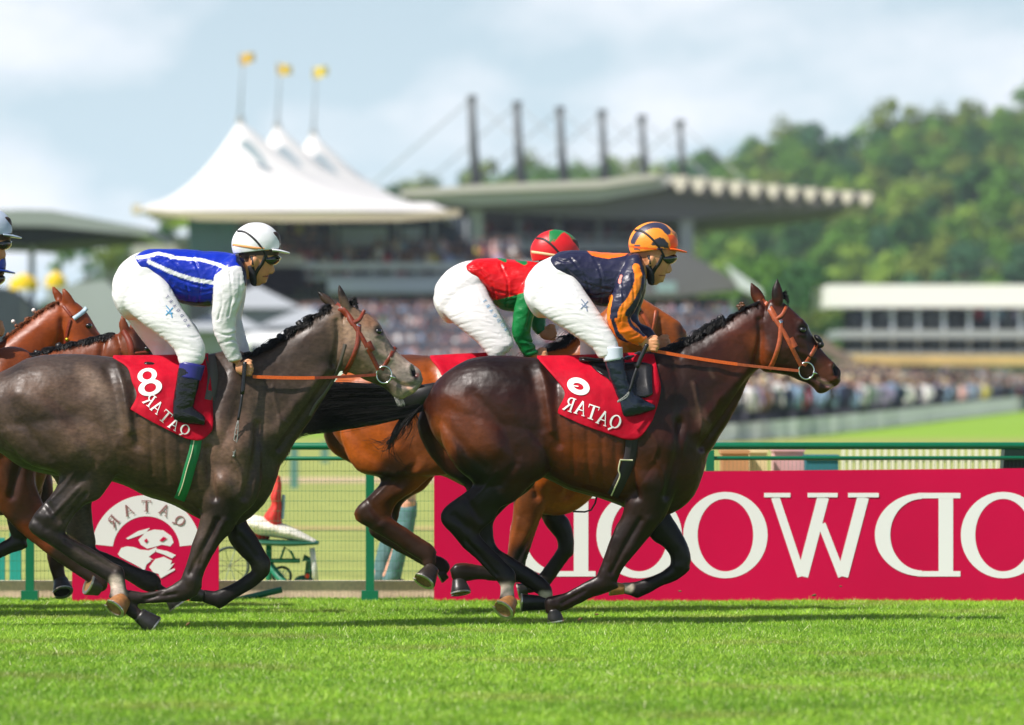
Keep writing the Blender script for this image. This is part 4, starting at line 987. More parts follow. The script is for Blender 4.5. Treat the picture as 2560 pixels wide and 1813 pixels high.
def pavilion():
    r = thing('tent_pavilion', 'white three-peaked tensile pavilion roof with flag masts above glazed storeys', 'pavilion', W(740, 1100, 305))
    peaks = [(600, 296, 301), (693, 312, 306), (783, 330, 311)]
    k0 = 306 / F; N = 90; M_ = 44
    cxw = W(735, 0, 306).x; zb = W(0, 528, 306).z; x0 = W(384, 0, 306).x - cxw; x1 = W(1130, 0, 306).x - cxw
    PK = [(W(px, py, D), D) for px, py, D in peaks]
    vs = []
    for j in range(M_ + 1):
        for i in range(N + 1):
            u = -1 + 2 * i / N; v = -1 + 2 * j / M_
            X = cxw + (x1 if u > 0 else -x0) * u; Y = 306 - CAMD + 15 * v
            z = 0
            for (p, D), (RL, RR) in zip(PK, ((235, 430), (235, 400), (240, 360))):
                dx = X - p.x; R_ = (RL if dx < 0 else RR) * k0; rr_ = math.hypot(dx / R_, (Y - p.y) / 13.0)
                if rr_ < 1: z = max(z, (1 - abs(v) ** 5) * (p.z - zb) * (.8 * (1 - rr_) ** 2.1 + .2 * (1 - rr_)))
            edge = max(0, 1 - (abs(u) ** 4 + abs(v) ** 4))
            sag = -0.5 * (1 - min(1, (1 - max(abs(u), abs(v))) * 9))
            vs.append(Vector((X, Y, zb + z + sag)))
    fs = [(j * (N + 1) + i, j * (N + 1) + i + 1, (j + 1) * (N + 1) + i + 1, (j + 1) * (N + 1) + i) for j in range(M_) for i in range(N)]
    meshobj('canopy', vs, fs, C_wh, r)
    pr(r, 'valance', [(360, 522), (500, 530), (740, 534), (1000, 534), (1150, 524), (1150, 540), (1000, 552), (740, 554), (500, 550), (360, 532)], 290.6, 291.0, C_cream)
    pr(r, 'valance', [(330, 512), (352, 512), (352, 536), (330, 536)], 296, 297, C_cream)
    blue = mk('peak_shade_cloth', S('#9fb0ba'), .7)
    for i, (px, py, D) in enumerate(peaks):
        k = D / F
        q = MB(); q.tube([W(px, py - 4, D), W(px + 2, py + 30, D), W(px + 4, py + 52, D)], [8 * k, 10 * k, 17 * k], 14); q.build('peak_cap', mk('grey_cap', S('#8a8d86'), .6), r, smooth=True)
        a = [(px + 10, py + 50), (px + 30, py + 62), (px + 55, py + 92), (px + 78, py + 132), (px + 60, py + 122), (px + 28, py + 92), (px - 4, py + 66)]
        pr(r, 'peak_vent', a, D - 4.6, D - 4.5, blue)
        q = MB(); q.tube([W(px, py, D), W(px + 8, 140 + i * 20, D)], [.07, .04], 6); q.build('flag_mast', C_cable, r, smooth=True)
        fx, fy = px + 10, (134, 156, 168)[i]; fs_ = []
        q = MB(); n = 6; vs2 = []
        for s in range(n + 1):
            for t_ in (0, 1): 
                p = W(fx - 10 + s * 6.0, fy + t_ * (30 - s * 1.6) + s * (0, 2, 0)[i] + 2 * math.sin(s), D); vs2.append(p + Vector((0, .15 * math.sin(s * 1.3), 0)))
        vs3 = [v + Vector((0, .03, 0)) for v in vs2]
        fsx = [(2 * s, 2 * s + 2, 2 * s + 3, 2 * s + 1) for s in range(n)]
        q.add(vs2, fsx); q.add(vs3, [f[::-1] for f in fsx]); q.build('flag', mk('yellow_flag' + str(i), S(('#f2c01c', '#f4cc28', '#f8da34')[i]), .7), r, smooth=True)
    # storeys
    pr(r, 'back_wall', rect(470, 545, 1180, 930), 318, 319, C_dk)
    for i in range(5): pr(r, 'glass_panel', rect(472 + i * 24, 548, 494 + i * 24, 640), 300, 300.4, C_glass)
    for x0_, x1_ in ((850, 968), (1008, 1056)): pr(r, 'white_screen', rect(x0_, 568, x1_, 618), 304, 304.5, mk('bright_screen', S('#b8c4cc'), .6))
    for x in (592, 700, 830, 990, 1080, 1160): pr(r, 'column', rect(x, 548, x + 9, 650), 302, 302.6, C_mg)
    pr(r, 'balcony', rect(430, 640, 760, 668), 297, 316, mk('beige_parapet', S('#c6c1b8'), .8))
    pr(r, 'balcony', rect(740, 657, 1320, 674), 296, 316, C_lg); pr(r, 'balcony', rect(740, 688, 1320, 700), 294.6, 296, C_mg)
    for xx in range(760, 1320, 56): pr(r, 'post', rect(xx, 674, xx + 5, 690), 294.8, 295, C_lg); pr(r, 'balcony', rect(340, 668, 760, 720), 294, 316, C_mg)
    pr(r, 'balcony', rect(820, 700, 1320, 732), 294, 316, mk('pale_parapet', S('#c3cbcf'), .8)); pr(r, 'soffit', rect(840, 736, 1330, 762), 297, 316, mk('dark_green_band', S('#1f3a36'), .9))
    pr(r, 'side_wall', rect(330, 600, 470, 668), 310, 311, mk('pale_wall', S('#b4b5ae'), .8))
pavilion()
def leftstand():
    r = thing('small_stand', 'low grey stand roof on posts at the far left', 'grandstand', W(150, 1100, 250))
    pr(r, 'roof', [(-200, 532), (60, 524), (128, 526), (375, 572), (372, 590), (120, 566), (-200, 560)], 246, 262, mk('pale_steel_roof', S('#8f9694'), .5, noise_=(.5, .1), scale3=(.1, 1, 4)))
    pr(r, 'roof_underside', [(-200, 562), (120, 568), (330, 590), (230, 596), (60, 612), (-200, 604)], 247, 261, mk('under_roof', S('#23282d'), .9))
    for x in (72, -90): pr(r, 'column', rect(x, 600, x + 13, 760), 249, 249.6, C_mg)
    pr(r, 'terrace', [(-200, 700), (20, 720), (110, 790), (160, 860), (160, 940), (-200, 940)], 244, 248, C_dk)
    pr(r, 'ramp', [(110, 720), (260, 700), (330, 760), (330, 930), (200, 930)], 242, 243, mk('grey_ramp', S('#9ea3a8'), .8, noise_=(.3, .08)))
leftstand()
M_yel = mk('yellow_canvas', S('#f0c818'), .7, noise_=(1, .1))
for i, (x, y, w_) in enumerate(((60, 690, 36), (140, 684, 26))):
    r = thing('parasol', ('larger' if i == 0 else 'smaller') + ' yellow parasol in front of the low stand at the left', 'parasol', W(x, 800, 235))
    q = MB(); c = W(x, y, 235); k = 235 / F; n = 10
    vs = [c + Vector((0, 0, 8 * k))] + [c + Vector((math.cos(a) * w_ * k, math.sin(a) * w_ * k, -12 * k)) for a in np.linspace(0, 6.283, n + 1)[:-1]] + [c + Vector((math.cos(a) * w_ * k, math.sin(a) * w_ * k, -34 * k)) for a in np.linspace(0, 6.283, n + 1)[:-1]]
    q.add(vs, [(0, 1 + i_, 1 + (i_ + 1) % n) for i_ in range(n)] + [(1 + i_, 1 + n + i_, 1 + n + (i_ + 1) % n, 1 + (i_ + 1) % n) for i_ in range(n)]); q.build('canopy', M_yel, r)
    q = MB(); q.tube([W(x, y, 235), W(x, 800, 235)], .05, 6); q.build('pole', C_mast, r)
# terraces with crowd between the stands
M_step = mk('terrace_steps', S('#59606b'), .9, noise_=(.4, .2))
r = thing('terrace', 'stepped concrete terrace full of racegoers below the stands', 'terrace', W(1000, 1100, 200))
Dt = [(762, 292), (800, 280), (840, 268), (880, 256), (930, 244), (990, 232)]
for i in range(len(Dt) - 1): pr(r, 'step', rect(560, Dt[i][0] + 14, 1830, Dt[i + 1][0] + 30), Dt[i + 1][1], Dt[i][1], M_step)
items = []
for row in range(13):
    y = 775 + row * 13.5; D = 288 - row * 4.1
    for x in np.arange(600, 1830, 17):
        if rr.random() < .12: continue
        p = W(x + rr.uniform(-7, 7), y + rr.uniform(-3, 3), D); items.append((Vector((p.x, p.y, p.z - 1.35)), rr.choices(range(12), weights=(4.6, 8, 3, 7, 6, 2, 1.6, 5, .6, 3, 2, 1.5))[0], 0, 0))
crowd_mass('crowd', items, 'blurred crowd seated on the terrace between the grey and the dark leader')
items = []
for y0, y1, x0, x1, D, st_ in ((560, 650, 600, 800, 298, 16), (618, 655, 800, 1300, 300, 15), (628, 655, 1200, 1680, 338, 14), (582, 604, 1200, 1680, 345, 15), (590, 650, 720, 880, 304, 14), (722, 735, 850, 1300, 298, 18), (556, 600, 1210, 1680, 350, 15), (700, 730, 1260, 1640, 340, 15), (745, 765, 870, 1330, 292, 15), (676, 692, 745, 1310, 295.6, 15), (676, 700, 1300, 1680, 334, 15), (600, 640, 950, 1300, 299, 15), (764, 778, 600, 1500, 290, 15)):
    for y in np.arange(y0, y1, 16):
        for x in np.arange(x0, x1, st_):
            if rr.random() < .18: continue
            p = W(x + rr.uniform(-6, 6), y, D + (y1 - y) * .05); items.append((Vector((p.x, p.y, p.z - 1.6)), rr.choices(range(12), weights=(2.5, 7, 1.5, 8, 2, 1, 2.8, 4, .3, 1.5, 5, 1))[0], 0, 0))
crowd_mass('crowd', items, 'blurred racegoers on the balconies of the pavilion and the masted grandstand')
# white marquees low at the left centre
C_mq = mk('marquee_canvas', S('#a9afb3'), .7)
for i, (x, y, w_, h_, D, lab) in enumerate(((640, 745, 120, 70, 262, 'pale marquee roof behind the neck of the grey, upper one'), (760, 795, 110, 60, 255, 'pale marquee roof right of and below the upper one'), (560, 800, 110, 70, 250, 'pale marquee roof beside the arm of the rider in blue'))):
    r = thing('marquee', lab, 'marquee', W(x, 1100, D)); k = D / F; c = W(x, y, D); a_ = w_ * k / 1; 
    q = MB(); q.add([c + Vector((0, 0, h_ * .45 * k)), c + Vector((-a_, -3, -h_ * .4 * k)), c + Vector((a_, -3, -h_ * .4 * k)), c + Vector((a_, 3, -h_ * .4 * k)), c + Vector((-a_, 3, -h_ * .4 * k))], [(0, 1, 2), (0, 2, 3), (0, 3, 4), (0, 4, 1)]); q.build('roof', C_mq, r)
    pr(r, 'wall', rect(x - w_ * .9, y + h_ * .4 + 1, x + w_ * .9, y + h_ * .4 + 60), D - 1.5, D + 1.5, mk('marquee_wall', S('#aeb6ba'), .8))
r = thing('parked_car', 'white van roof showing behind the plaited mane of the grey', 'van', W(670, 1000, 160))
q = MB(); Yv = 160 - CAMD; loft(q, [(606, 848, 612, 872, .8, 0), (622, 833, 622, 880, .95, 0), (660, 830, 660, 990, 1.0, 0), (760, 828, 760, 990, 1.0, 0), (840, 836, 840, 990, .95, 0), (870, 900, 870, 990, .9, 0)], Yv, sub=3, ex=4); q.build('body', mk('white_van_paint', S('#f4f6f4'), .25, coat=.5), r, smooth=True)
for x in (655, 800):
    q = MB(); q.tube([W(x, 985, 158.9), W(x, 985, 159.2)], .34, 20); q.build('wheel', mk('van_tyre', (.02, .02, .02), .8), r, smooth=True)
pr(r, 'window', rect(622, 862, 700, 900), 158.85, 158.95, C_glassd)
# ---- long low stand at the right
def rstand():
    r = thing('long_stand', 'long two-storey stand with a deep white fascia at the right', 'grandstand', W(2400, 1000, 330)); D = 330
    pr(r, 'fascia', rect(2070, 712, 2900, 768), D, D + 18, mk('bright_white_fascia', S('#fbfbf9'), .5))
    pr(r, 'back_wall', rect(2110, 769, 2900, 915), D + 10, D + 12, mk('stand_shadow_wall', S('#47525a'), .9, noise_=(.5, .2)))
    for y0, y1 in ((772, 824), (846, 880)):
        for i in range(13):
            x = 2118 + i * 64; pr(r, 'window', rect(x, y0 + 4, x + 40, y1 - 4), D + 8.6, D + 9, C_glassd)
            pr(r, 'post', rect(x + 46, y0, x + 54, y1), D + .5, D + 1, mk('white_post', S('#c8ced0'), .6))
    pr(r, 'balcony', rect(2090, 825, 2900, 846), D - 1, D + 9, mk('grey_balcony', S('#9aa5ab'), .7)); pr(r, 'balcony', rect(2110, 880, 2900, 886), D - 1, D + 9, mk('grey_balcony'))
    pr(r, 'awning', [(2120, 886), (2900, 890), (2900, 916), (2150, 912), (2085, 880)], D - 5, D - 1.2, mk('cream_awning', S('#d9b878'), .8, noise_=(.4, .12)))
    for x, ci in ((2448, 6), (2480, 1), (2500, 4), (2540, 9), (2470, 4), (2150, 1), (2220, 7)):
        o = bpy.data.objects.new('person', SPM[ci][0]); p = W(x, 826, D + 2); o.location = (p.x, p.y, p.z - .05); COL.objects.link(o); tag(o, 'person in a %s top on the long stand balcony%s' % (CLO[ci][0], {2480: ' ', 2150: ', leftmost', 2500: ' right of navy', 2470: ' left of navy', 2540: '', 2448: '', 2220: ''}[x].rstrip()), 'person')
    pr(r, 'side_fence', [(2000, 832), (2060, 845), (2140, 900), (2140, 925), (2040, 870)], 300, 301, mk('brown_ramp', S('#8a7868'), .9))
rstand()
# ================================================================== wooded hillside
skyl = [(900, 475), (970, 462), (1050, 440), (1150, 452), (1200, 430), (1280, 412), (1380, 398), (1500, 412), (1620, 400), (1700, 388), (1780, 382), (1872, 352), (1920, 330), (1990, 318), (2060, 335), (2150, 300), (2260, 268), (2330, 290), (2400, 258), (2480, 262), (2560, 250), (2700, 235), (3000, 220)]
SKX = [a for a, b in skyl]; SKY_ = [b for a, b in skyl]
D0h, D1h = 470, 900
def hz(x, y):
    D = y + CAMD; t = min(1, max(0, (D - D0h) / (D1h - D0h))); ppx = CX + x / D1h * F
    top = CH + (HY - (np.interp(ppx, SKX, SKY_) + 112)) / F * D1h
    return -1 + (top + 1) * t ** .9
M_hill = mk('hill_undergrowth', S('#2f4a1e'), .95, noise_=(.05, .3))
sheet('hillside', list(np.linspace(-60, 230, 60)), list(np.linspace(D0h - CAMD, D1h - CAMD + 60, 16)), lambda x, y: float(hz(x, y)), M_hill)
def leaf_mat(n, c, v): return mk(n, S(c), .75, noise_=(.35, v), noise2=(3, .25), spec=.25)
LM = [('mid green', leaf_mat('leaves_mid', '#5c882f', .25)), ('yellow-green', leaf_mat('leaves_light', '#90b045', .2)), ('dark green', leaf_mat('leaves_dark', '#36652f', .3)), ('olive', leaf_mat('leaves_olive', '#778a3a', .25)), ('blue-green', leaf_mat('leaves_blue', '#45724c', .25))]
M_bark = mk('bark', S('#4e4234'), .9, noise_=(6, .2))
def crown_mesh(seed, mat, sx_=1.0, tall=1.0):
    r = np.random.default_rng(seed); n = 1300
    C = []
    for _ in range(11):
        a = r.random() * 6.283; rad = r.random() ** .6 * 2.6; C.append((math.cos(a) * rad * sx_, math.sin(a) * rad, r.uniform(-2.4, 2.6) * tall, r.uniform(1.2, 2.2)))
    vs = []; fs = []
    for i in range(n):
        c = C[r.integers(len(C))]; d = r.normal(size=3); d /= np.linalg.norm(d); d[2] = d[2] if d[2] > -.3 else -d[2] * .4
        p = np.array(c[:3]) + d * c[3] * r.uniform(.75, 1.08); nn = d + r.normal(size=3) * .6; nn /= np.linalg.norm(nn)
        u = np.cross(nn, r.normal(size=3)); u /= np.linalg.norm(u); v = np.cross(nn, u); s = r.uniform(.16, .38)
        o = len(vs); vs += [p + u * s, p + v * s * .8, p - u * s, p - v * s * .8]; fs.append((o, o + 1, o + 2, o + 3))
    me = bpy.data.meshes.new('crown'); me.from_pydata([tuple(v) for v in vs], [], fs); me.update(); me.materials.append(mat); return me
def trunk_mesh():
    q = MB(); q.tube([(0, 0, -9), (.1, 0, -4), (-.1, .1, 0), (.1, 0, 2)], [.42, .32, .22, .08], 7)
    for a in (0, 2.1, 4.2): q.tube([(0, 0, -2), (math.cos(a) * 1.4, math.sin(a) * 1.4, .8)], [.16, .05], 5)
    me = bpy.data.meshes.new('trunk'); me.from_pydata(q.v, [], q.f); me.update(); me.materials.append(M_bark); return me
CR = [[crown_mesh(10 * i + j, LM[i][1], 1.0 + .15 * j, (1.0, 1.25)[j]) for j in range(2)] for i in range(5)]; TM = trunk_mesh()
rt = random.Random(11); placed = 0
spots = []
for row in range(15):
    t = row / 14; D = 480 + t * 415
    stepm = 5.6 + 1.4 * t; x = -32 + rt.uniform(0, 4)
    while x < 112:
        xx = x + rt.uniform(-1.6, 1.6); ppx = CX + xx / D * F
        if 860 < ppx < 2690: spots.append((xx, D - CAMD + rt.uniform(-10, 10), t))
        x += stepm * .74
spots = [s for s in spots if (lambda px_, py_: not (px_ < 1480 and py_ > 500) and py_ < 850 and not (px_ < 2040 and py_ > 745))(CX + s[0] / (s[1] + CAMD) * F, HY + (CH - hz(s[0], s[1]) - 6) / (s[1] + CAMD) * F)]
rt.shuffle(spots)
POS = lambda px_: 'behind the masts' if px_ < 1450 else ('above the scalloped roof' if px_ < 1720 else ('right of the last mast' if px_ < 1950 else ('above the poll of the leader' if px_ < 2120 else ('above the long stand' if px_ < 2340 else 'at the right edge'))))
def hillname(t): return 'foot of the hill' if t < .3 else ('middle of the hillside' if t < .7 else 'ridge')
TREES = []
for (x, y, t) in spots[:298]:
    ci = rt.choices(range(5), weights=(4, 3.2 - 1.6 * t, 1.8 + 2.5 * t, 2.4, 1.6))[0]; j = rt.choice((0, 1)); s = rt.uniform(.6, .95) * (1 + .2 * t); z = hz(x, y)
    o = thing('tree', '%s tree on the wooded %s %s' % (LM[ci][0], hillname(t), POS(CX + x / (y + CAMD) * F)), 'tree', (x, y, z + 5.0 * s), 'trees of the hillside, %s, wooded %s, %s' % (LM[ci][0], hillname(t), POS(CX + x / (y + CAMD) * F)))
    TREES.append((LM[ci][0], hillname(t), POS(CX + x / (y + CAMD) * F), CX + x / (y + CAMD) * F, o))
    o.scale = (s, s, s * rt.uniform(.9, 1.2)); o.rotation_euler = (0, 0, rt.uniform(0, 6.28))
    c = bpy.data.objects.new('crown', CR[ci][j]); COL.objects.link(c); c.parent = o
    c = bpy.data.objects.new('trunk', TM); COL.objects.link(c); c.parent = o
ORD = 'first second third fourth fifth sixth seventh eighth ninth tenth eleventh twelfth thirteenth fourteenth fifteenth sixteenth seventeenth eighteenth nineteenth twentieth'.split()
byk = {}
for tr in TREES: byk.setdefault(tr[:3], []).append(tr)
for k_, v_ in byk.items():
    v_.sort(key=lambda q_: q_[3])
    if len(v_) > 1:
        for i_, tr in enumerate(v_[:20]): tr[4]['label'] = '%s %s tree from left, %s, %s' % (ORD[i_], k_[0], {'ridge': 'on the ridge'}.get(k_[1], 'low' if k_[1].startswith('foot') else 'halfway') + ('' if k_[1] == 'ridge' else (' on the hill' if k_[1].startswith('foot') else ' up the hill')), k_[2])
rest = spots[298:]
V = []; Fc = []; MI = []; lm = [m for _, m in LM]
for px_ in np.arange(880, 2680, 13.0):
    yy = D1h - CAMD - rt.uniform(0, 45); xx = (px_ + rt.uniform(-8, 8) - CX) / F * (yy + CAMD); rest.append((xx, yy, 1.0))
for (x, y, t) in rest:
    ci = rt.choices(range(5), weights=(4, 3.2 - 1.6 * t, 1.8 + 2.5 * t, 2.4, 1.6))[0]; s = rt.uniform(.6, .95) * (1 + .2 * t); z = hz(x, y) + (5 if t < 1 else 2.5) * s; o = len(V); me = CR[ci][rt.choice((0, 1))]
    a = np.array([tuple(v.co) for v in me.vertices][:2400]) * s + np.array((x, y, z)); V += a.tolist(); nf = len(a) // 4; Fc += [(o + 4 * k, o + 4 * k + 1, o + 4 * k + 2, o + 4 * k + 3) for k in range(nf)]; MI += [ci] * nf
if rest: tag(meshobj('woodland', V, Fc, None, None, True, lm, MI), 'dense woodland filling the gaps between the hillside trees', 'woodland', kind='stuff')
print('trees', len(spots), 'rest', len(rest))
# bushes at the left behind the low stand and by the right stand
for i, (x, y, D, s, ci, lab) in enumerate(((150, 640, 330, .36, 0, 'mid green bush behind the low stand, leftmost'), (215, 645, 335, .34, 4, 'blue-green bush behind the low stand, second from left'), (275, 640, 330, .38, 3, 'olive bush behind the low stand, left of the rider in blue'), (320, 622, 340, .36, 0, 'mid green tree beside the pale side wall of the pavilion'),
      (425, 585, 345, .3, 2, 'dark green tree under the left edge of the pavilion roof'), (1990, 790, 400, .95, 2, 'dark tree in front of the hillside left of the long stand'), (2045, 800, 410, .8, 3, 'olive tree touching the left end of the long stand'), (1870, 730, 420, .8, 0, 'mid green tree behind the ears of the leader'), (1790, 775, 425, .6, 1, 'yellow-green tree under the white stair roof'), (1940, 720, 430, .8, 0, 'mid green tree above the poll of the leader'))):
    p = W(x, y, D); o = thing('tree', lab, 'tree', p); o.scale = (s, s, s)
    c = bpy.data.objects.new('crown', CR[ci][i % 2]); COL.objects.link(c); c.parent = o
    c = bpy.data.objects.new('trunk', TM); COL.objects.link(c); c.parent = o
# ------------------------------------------------------------------ the dark bay leader
BLK = (0.012, 0.0095, 0.0085)
Y2 = 0.30
MC_bay = coat_mat('bay_coat', 0.43, 0.40)
MC_grey = coat_mat('grey_roan_coat', 0.46, 0.58, fine=.26)
MC_ch = coat_mat('chestnut_coat', 0.42, 0.26)
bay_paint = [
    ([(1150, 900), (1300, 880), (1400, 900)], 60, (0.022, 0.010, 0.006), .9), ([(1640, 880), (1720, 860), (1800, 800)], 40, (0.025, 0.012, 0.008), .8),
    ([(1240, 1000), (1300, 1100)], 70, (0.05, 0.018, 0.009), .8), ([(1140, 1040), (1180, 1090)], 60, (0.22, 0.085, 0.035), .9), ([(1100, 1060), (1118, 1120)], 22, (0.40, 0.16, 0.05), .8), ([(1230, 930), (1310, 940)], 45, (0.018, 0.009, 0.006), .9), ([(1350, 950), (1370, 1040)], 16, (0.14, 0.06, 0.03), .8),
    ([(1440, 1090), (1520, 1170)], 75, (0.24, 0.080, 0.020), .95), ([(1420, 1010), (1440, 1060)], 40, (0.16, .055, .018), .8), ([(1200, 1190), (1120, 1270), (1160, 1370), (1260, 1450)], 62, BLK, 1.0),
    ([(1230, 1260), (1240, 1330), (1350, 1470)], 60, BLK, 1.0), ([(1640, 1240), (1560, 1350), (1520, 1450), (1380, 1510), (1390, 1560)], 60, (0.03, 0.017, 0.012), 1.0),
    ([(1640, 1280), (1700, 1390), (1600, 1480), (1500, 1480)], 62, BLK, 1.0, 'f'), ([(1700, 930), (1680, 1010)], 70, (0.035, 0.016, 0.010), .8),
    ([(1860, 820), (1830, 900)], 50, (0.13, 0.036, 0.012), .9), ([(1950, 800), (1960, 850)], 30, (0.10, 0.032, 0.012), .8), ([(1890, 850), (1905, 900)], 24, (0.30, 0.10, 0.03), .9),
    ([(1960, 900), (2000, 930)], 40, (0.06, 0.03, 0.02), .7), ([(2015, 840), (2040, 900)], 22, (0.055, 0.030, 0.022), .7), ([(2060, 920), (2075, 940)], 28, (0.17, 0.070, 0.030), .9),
    ([(2040, 970), (2060, 980)], 16, (0.13, 0.085, 0.05), .9), ([(2090, 918), (2094, 936)], 8, (0.005, 0.004, 0.004), 1.0), ([(2046, 950), (2062, 957), (2078, 968)], 6, (1.1, .85, 1.2), 1.0), ([(1745, 1030), (1765, 1070)], 16, (0.21, .17, .16), .55), ([(1730, 955), (1738, 990), (1745, 1020)], 5, (0.2, .16, .15), .6), ([(1775, 925), (1785, 945)], 6, (0.2, .16, .15), .6), ([(1660, 905), (1690, 905)], 8, (0.13, .1, .09), .5),  # greyish strokes on the neck are sheen highlights painted into the coat
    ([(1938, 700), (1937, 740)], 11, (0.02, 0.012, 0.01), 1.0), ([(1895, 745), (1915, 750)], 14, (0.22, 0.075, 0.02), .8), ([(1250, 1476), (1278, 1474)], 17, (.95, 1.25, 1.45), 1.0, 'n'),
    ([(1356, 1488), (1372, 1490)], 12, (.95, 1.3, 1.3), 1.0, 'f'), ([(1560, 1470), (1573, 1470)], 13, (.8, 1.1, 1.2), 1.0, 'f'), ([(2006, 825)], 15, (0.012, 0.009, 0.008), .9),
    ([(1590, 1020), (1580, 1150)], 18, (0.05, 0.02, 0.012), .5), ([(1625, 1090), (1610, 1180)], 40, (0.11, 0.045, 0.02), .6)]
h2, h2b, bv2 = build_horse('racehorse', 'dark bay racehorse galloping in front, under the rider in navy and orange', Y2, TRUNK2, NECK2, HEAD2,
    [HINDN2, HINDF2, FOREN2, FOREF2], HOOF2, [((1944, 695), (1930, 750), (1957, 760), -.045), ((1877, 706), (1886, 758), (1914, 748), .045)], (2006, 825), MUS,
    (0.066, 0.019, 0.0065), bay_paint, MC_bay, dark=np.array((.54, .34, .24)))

# ------------------------------------------------------------------ the steel grey behind it
Y1 = -0.38
TRUNK1 = [(-75, 1000, -78, 1040, .05, 0), (-45, 955, -55, 1095, .14, 0), (20, 922, 5, 1135, .21, 0), (70, 896, 58, 1170, .25, 0), (132, 886, 140, 1190, .27, 0), (200, 886, 235, 1195, .255, 0),
          (270, 892, 308, 1212, .265, 0), (340, 900, 362, 1240, .28, 0), (410, 905, 432, 1262, .275, 0), (475, 896, 500, 1298, .25, 0), (528, 885, 570, 1318, .225, 0), (575, 875, 632, 1290, .19, 0),
          (622, 890, 680, 1230, .145, 0), (672, 960, 703, 1160, .075, 0)]
NECK1 = [(540, 888, 620, 1200, .19, 0), (590, 890, 698, 1165, .16, 0), (648, 878, 738, 1105, .125, 0), (708, 848, 778, 1047, .105, 0), (765, 808, 815, 988, .09, 0), (812, 774, 842, 942, .085, 0), (848, 761, 862, 905, .08, 0)]
HEAD1 = [(880, 763, 845, 885, .08, 0), (906, 779, 850, 924, .10, 0), (927, 788, 880, 934, .102, 0), (947, 809, 908, 949, .098, 0), (965, 837, 932, 958, .080, 0), (983, 868, 955, 967, .066, 0),
         (1005, 890, 970, 978, .060, 0), (1030, 910, 985, 993, .056, 0), (1050, 925, 1002, 1000, .052, 0), (1055, 943, 1030, 985, .038, 0)]
HN1 = [[(40, 985, 250, 960, .08, -.13), (-10, 1065, 305, 1040, .12, -.15), (30, 1125, 338, 1085, .125, -.155), (80, 1165, 330, 1140, .11, -.15), (143, 1185, 290, 1190, .08, -.14),
        (136, 1225, 250, 1245, .062, -.14), (105, 1262, 215, 1262, .054, -.14), (77, 1298, 185, 1290, .05, -.14), (72, 1322, 166, 1325, .045, -.14), (95, 1345, 172, 1342, .04, -.14),
        (145, 1376, 205, 1358, .033, -.14), (195, 1410, 248, 1382, .028, -.14), (238, 1435, 280, 1405, .029, -.14), (262, 1450, 305, 1418, .035, -.14), (272, 1460, 312, 1438, .034, -.14)],
       [(270, 1442, 312, 1440, .033, -.14), (276, 1468, 316, 1466, .03, -.145), (272, 1492, 320, 1492, .033, -.15)]]
HF1 = [[(60, 985, 260, 960, .08, .13), (0, 1065, 290, 1060, .12, .15), (50, 1130, 300, 1130, .12, .15), (120, 1180, 280, 1190, .09, .14), (150, 1225, 235, 1240, .06, .13), (165, 1280, 230, 1290, .055, .13),
        (165, 1330, 240, 1350, .045, .13), (190, 1375, 243, 1372, .036, .13), (245, 1412, 285, 1390, .028, .13), (310, 1447, 345, 1418, .027, .13), (350, 1472, 385, 1432, .034, .13), (375, 1482, 402, 1448, .033, .13)],
       [(385, 1450, 400, 1480, .03, .13), (415, 1468, 422, 1496, .028, .13)]]
FN1 = [[(520, 1010, 625, 990, .06, -.11), (500, 1100, 650, 1085, .085, -.13), (492, 1180, 655, 1170, .095, -.135), (494, 1240, 645, 1245, .09, -.13), (500, 1285, 600, 1295, .072, -.125),
        (494, 1320, 580, 1330, .062, -.12), (480, 1362, 552, 1358, .054, -.12), (466, 1410, 524, 1404, .046, -.12), (455, 1440, 508, 1440, .042, -.12), (450, 1462, 505, 1470, .04, -.12)],
       [(455, 1445, 495, 1488, .038, -.12), (430, 1462, 462, 1504, .033, -.12), (400, 1474, 415, 1508, .027, -.12), (360, 1480, 364, 1510, .025, -.12), (328, 1475, 330, 1512, .031, -.12), (312, 1474, 306, 1512, .033, -.12)],
       [(300, 1495, 332, 1485, .032, -.12), (310, 1530, 342, 1515, .03, -.12), (338, 1552, 372, 1538, .032, -.12)]]
FF1 = [[(560, 1240, 640, 1230, .065, .12), (562, 1300, 614, 1294, .06, .13), (572, 1352, 642, 1340, .055, .13), (600, 1388, 662, 1378, .048, .13), (622, 1408, 676, 1402, .044, .13), (628, 1424, 676, 1428, .042, .13)],
       [(640, 1420, 672, 1438, .038, .13), (612, 1438, 640, 1466, .030, .13), (578, 1460, 600, 1490, .026, .13), (552, 1472, 568, 1512, .031, .13), (535, 1478, 550, 1522, .033, .13)],
       [(548, 1480, 540, 1518, .03, .13), (512, 1474, 508, 1506, .027, .13)]]
HOOF1 = [dict(T=(303, 1500), B=(286, 1521), ht=23, hb=29, dy=-0.045, yo=-.15, color=S('#a06c40')), dict(T=(425, 1490), B=(442, 1514), ht=17, hb=24, yo=.13),
         dict(T=(352, 1543), B=(385, 1567), ht=20, hb=27, yo=-.12), dict(T=(506, 1489), B=(482, 1482), ht=15, hb=20, yo=.13)]
GD = (0.026, 0.021, 0.019)
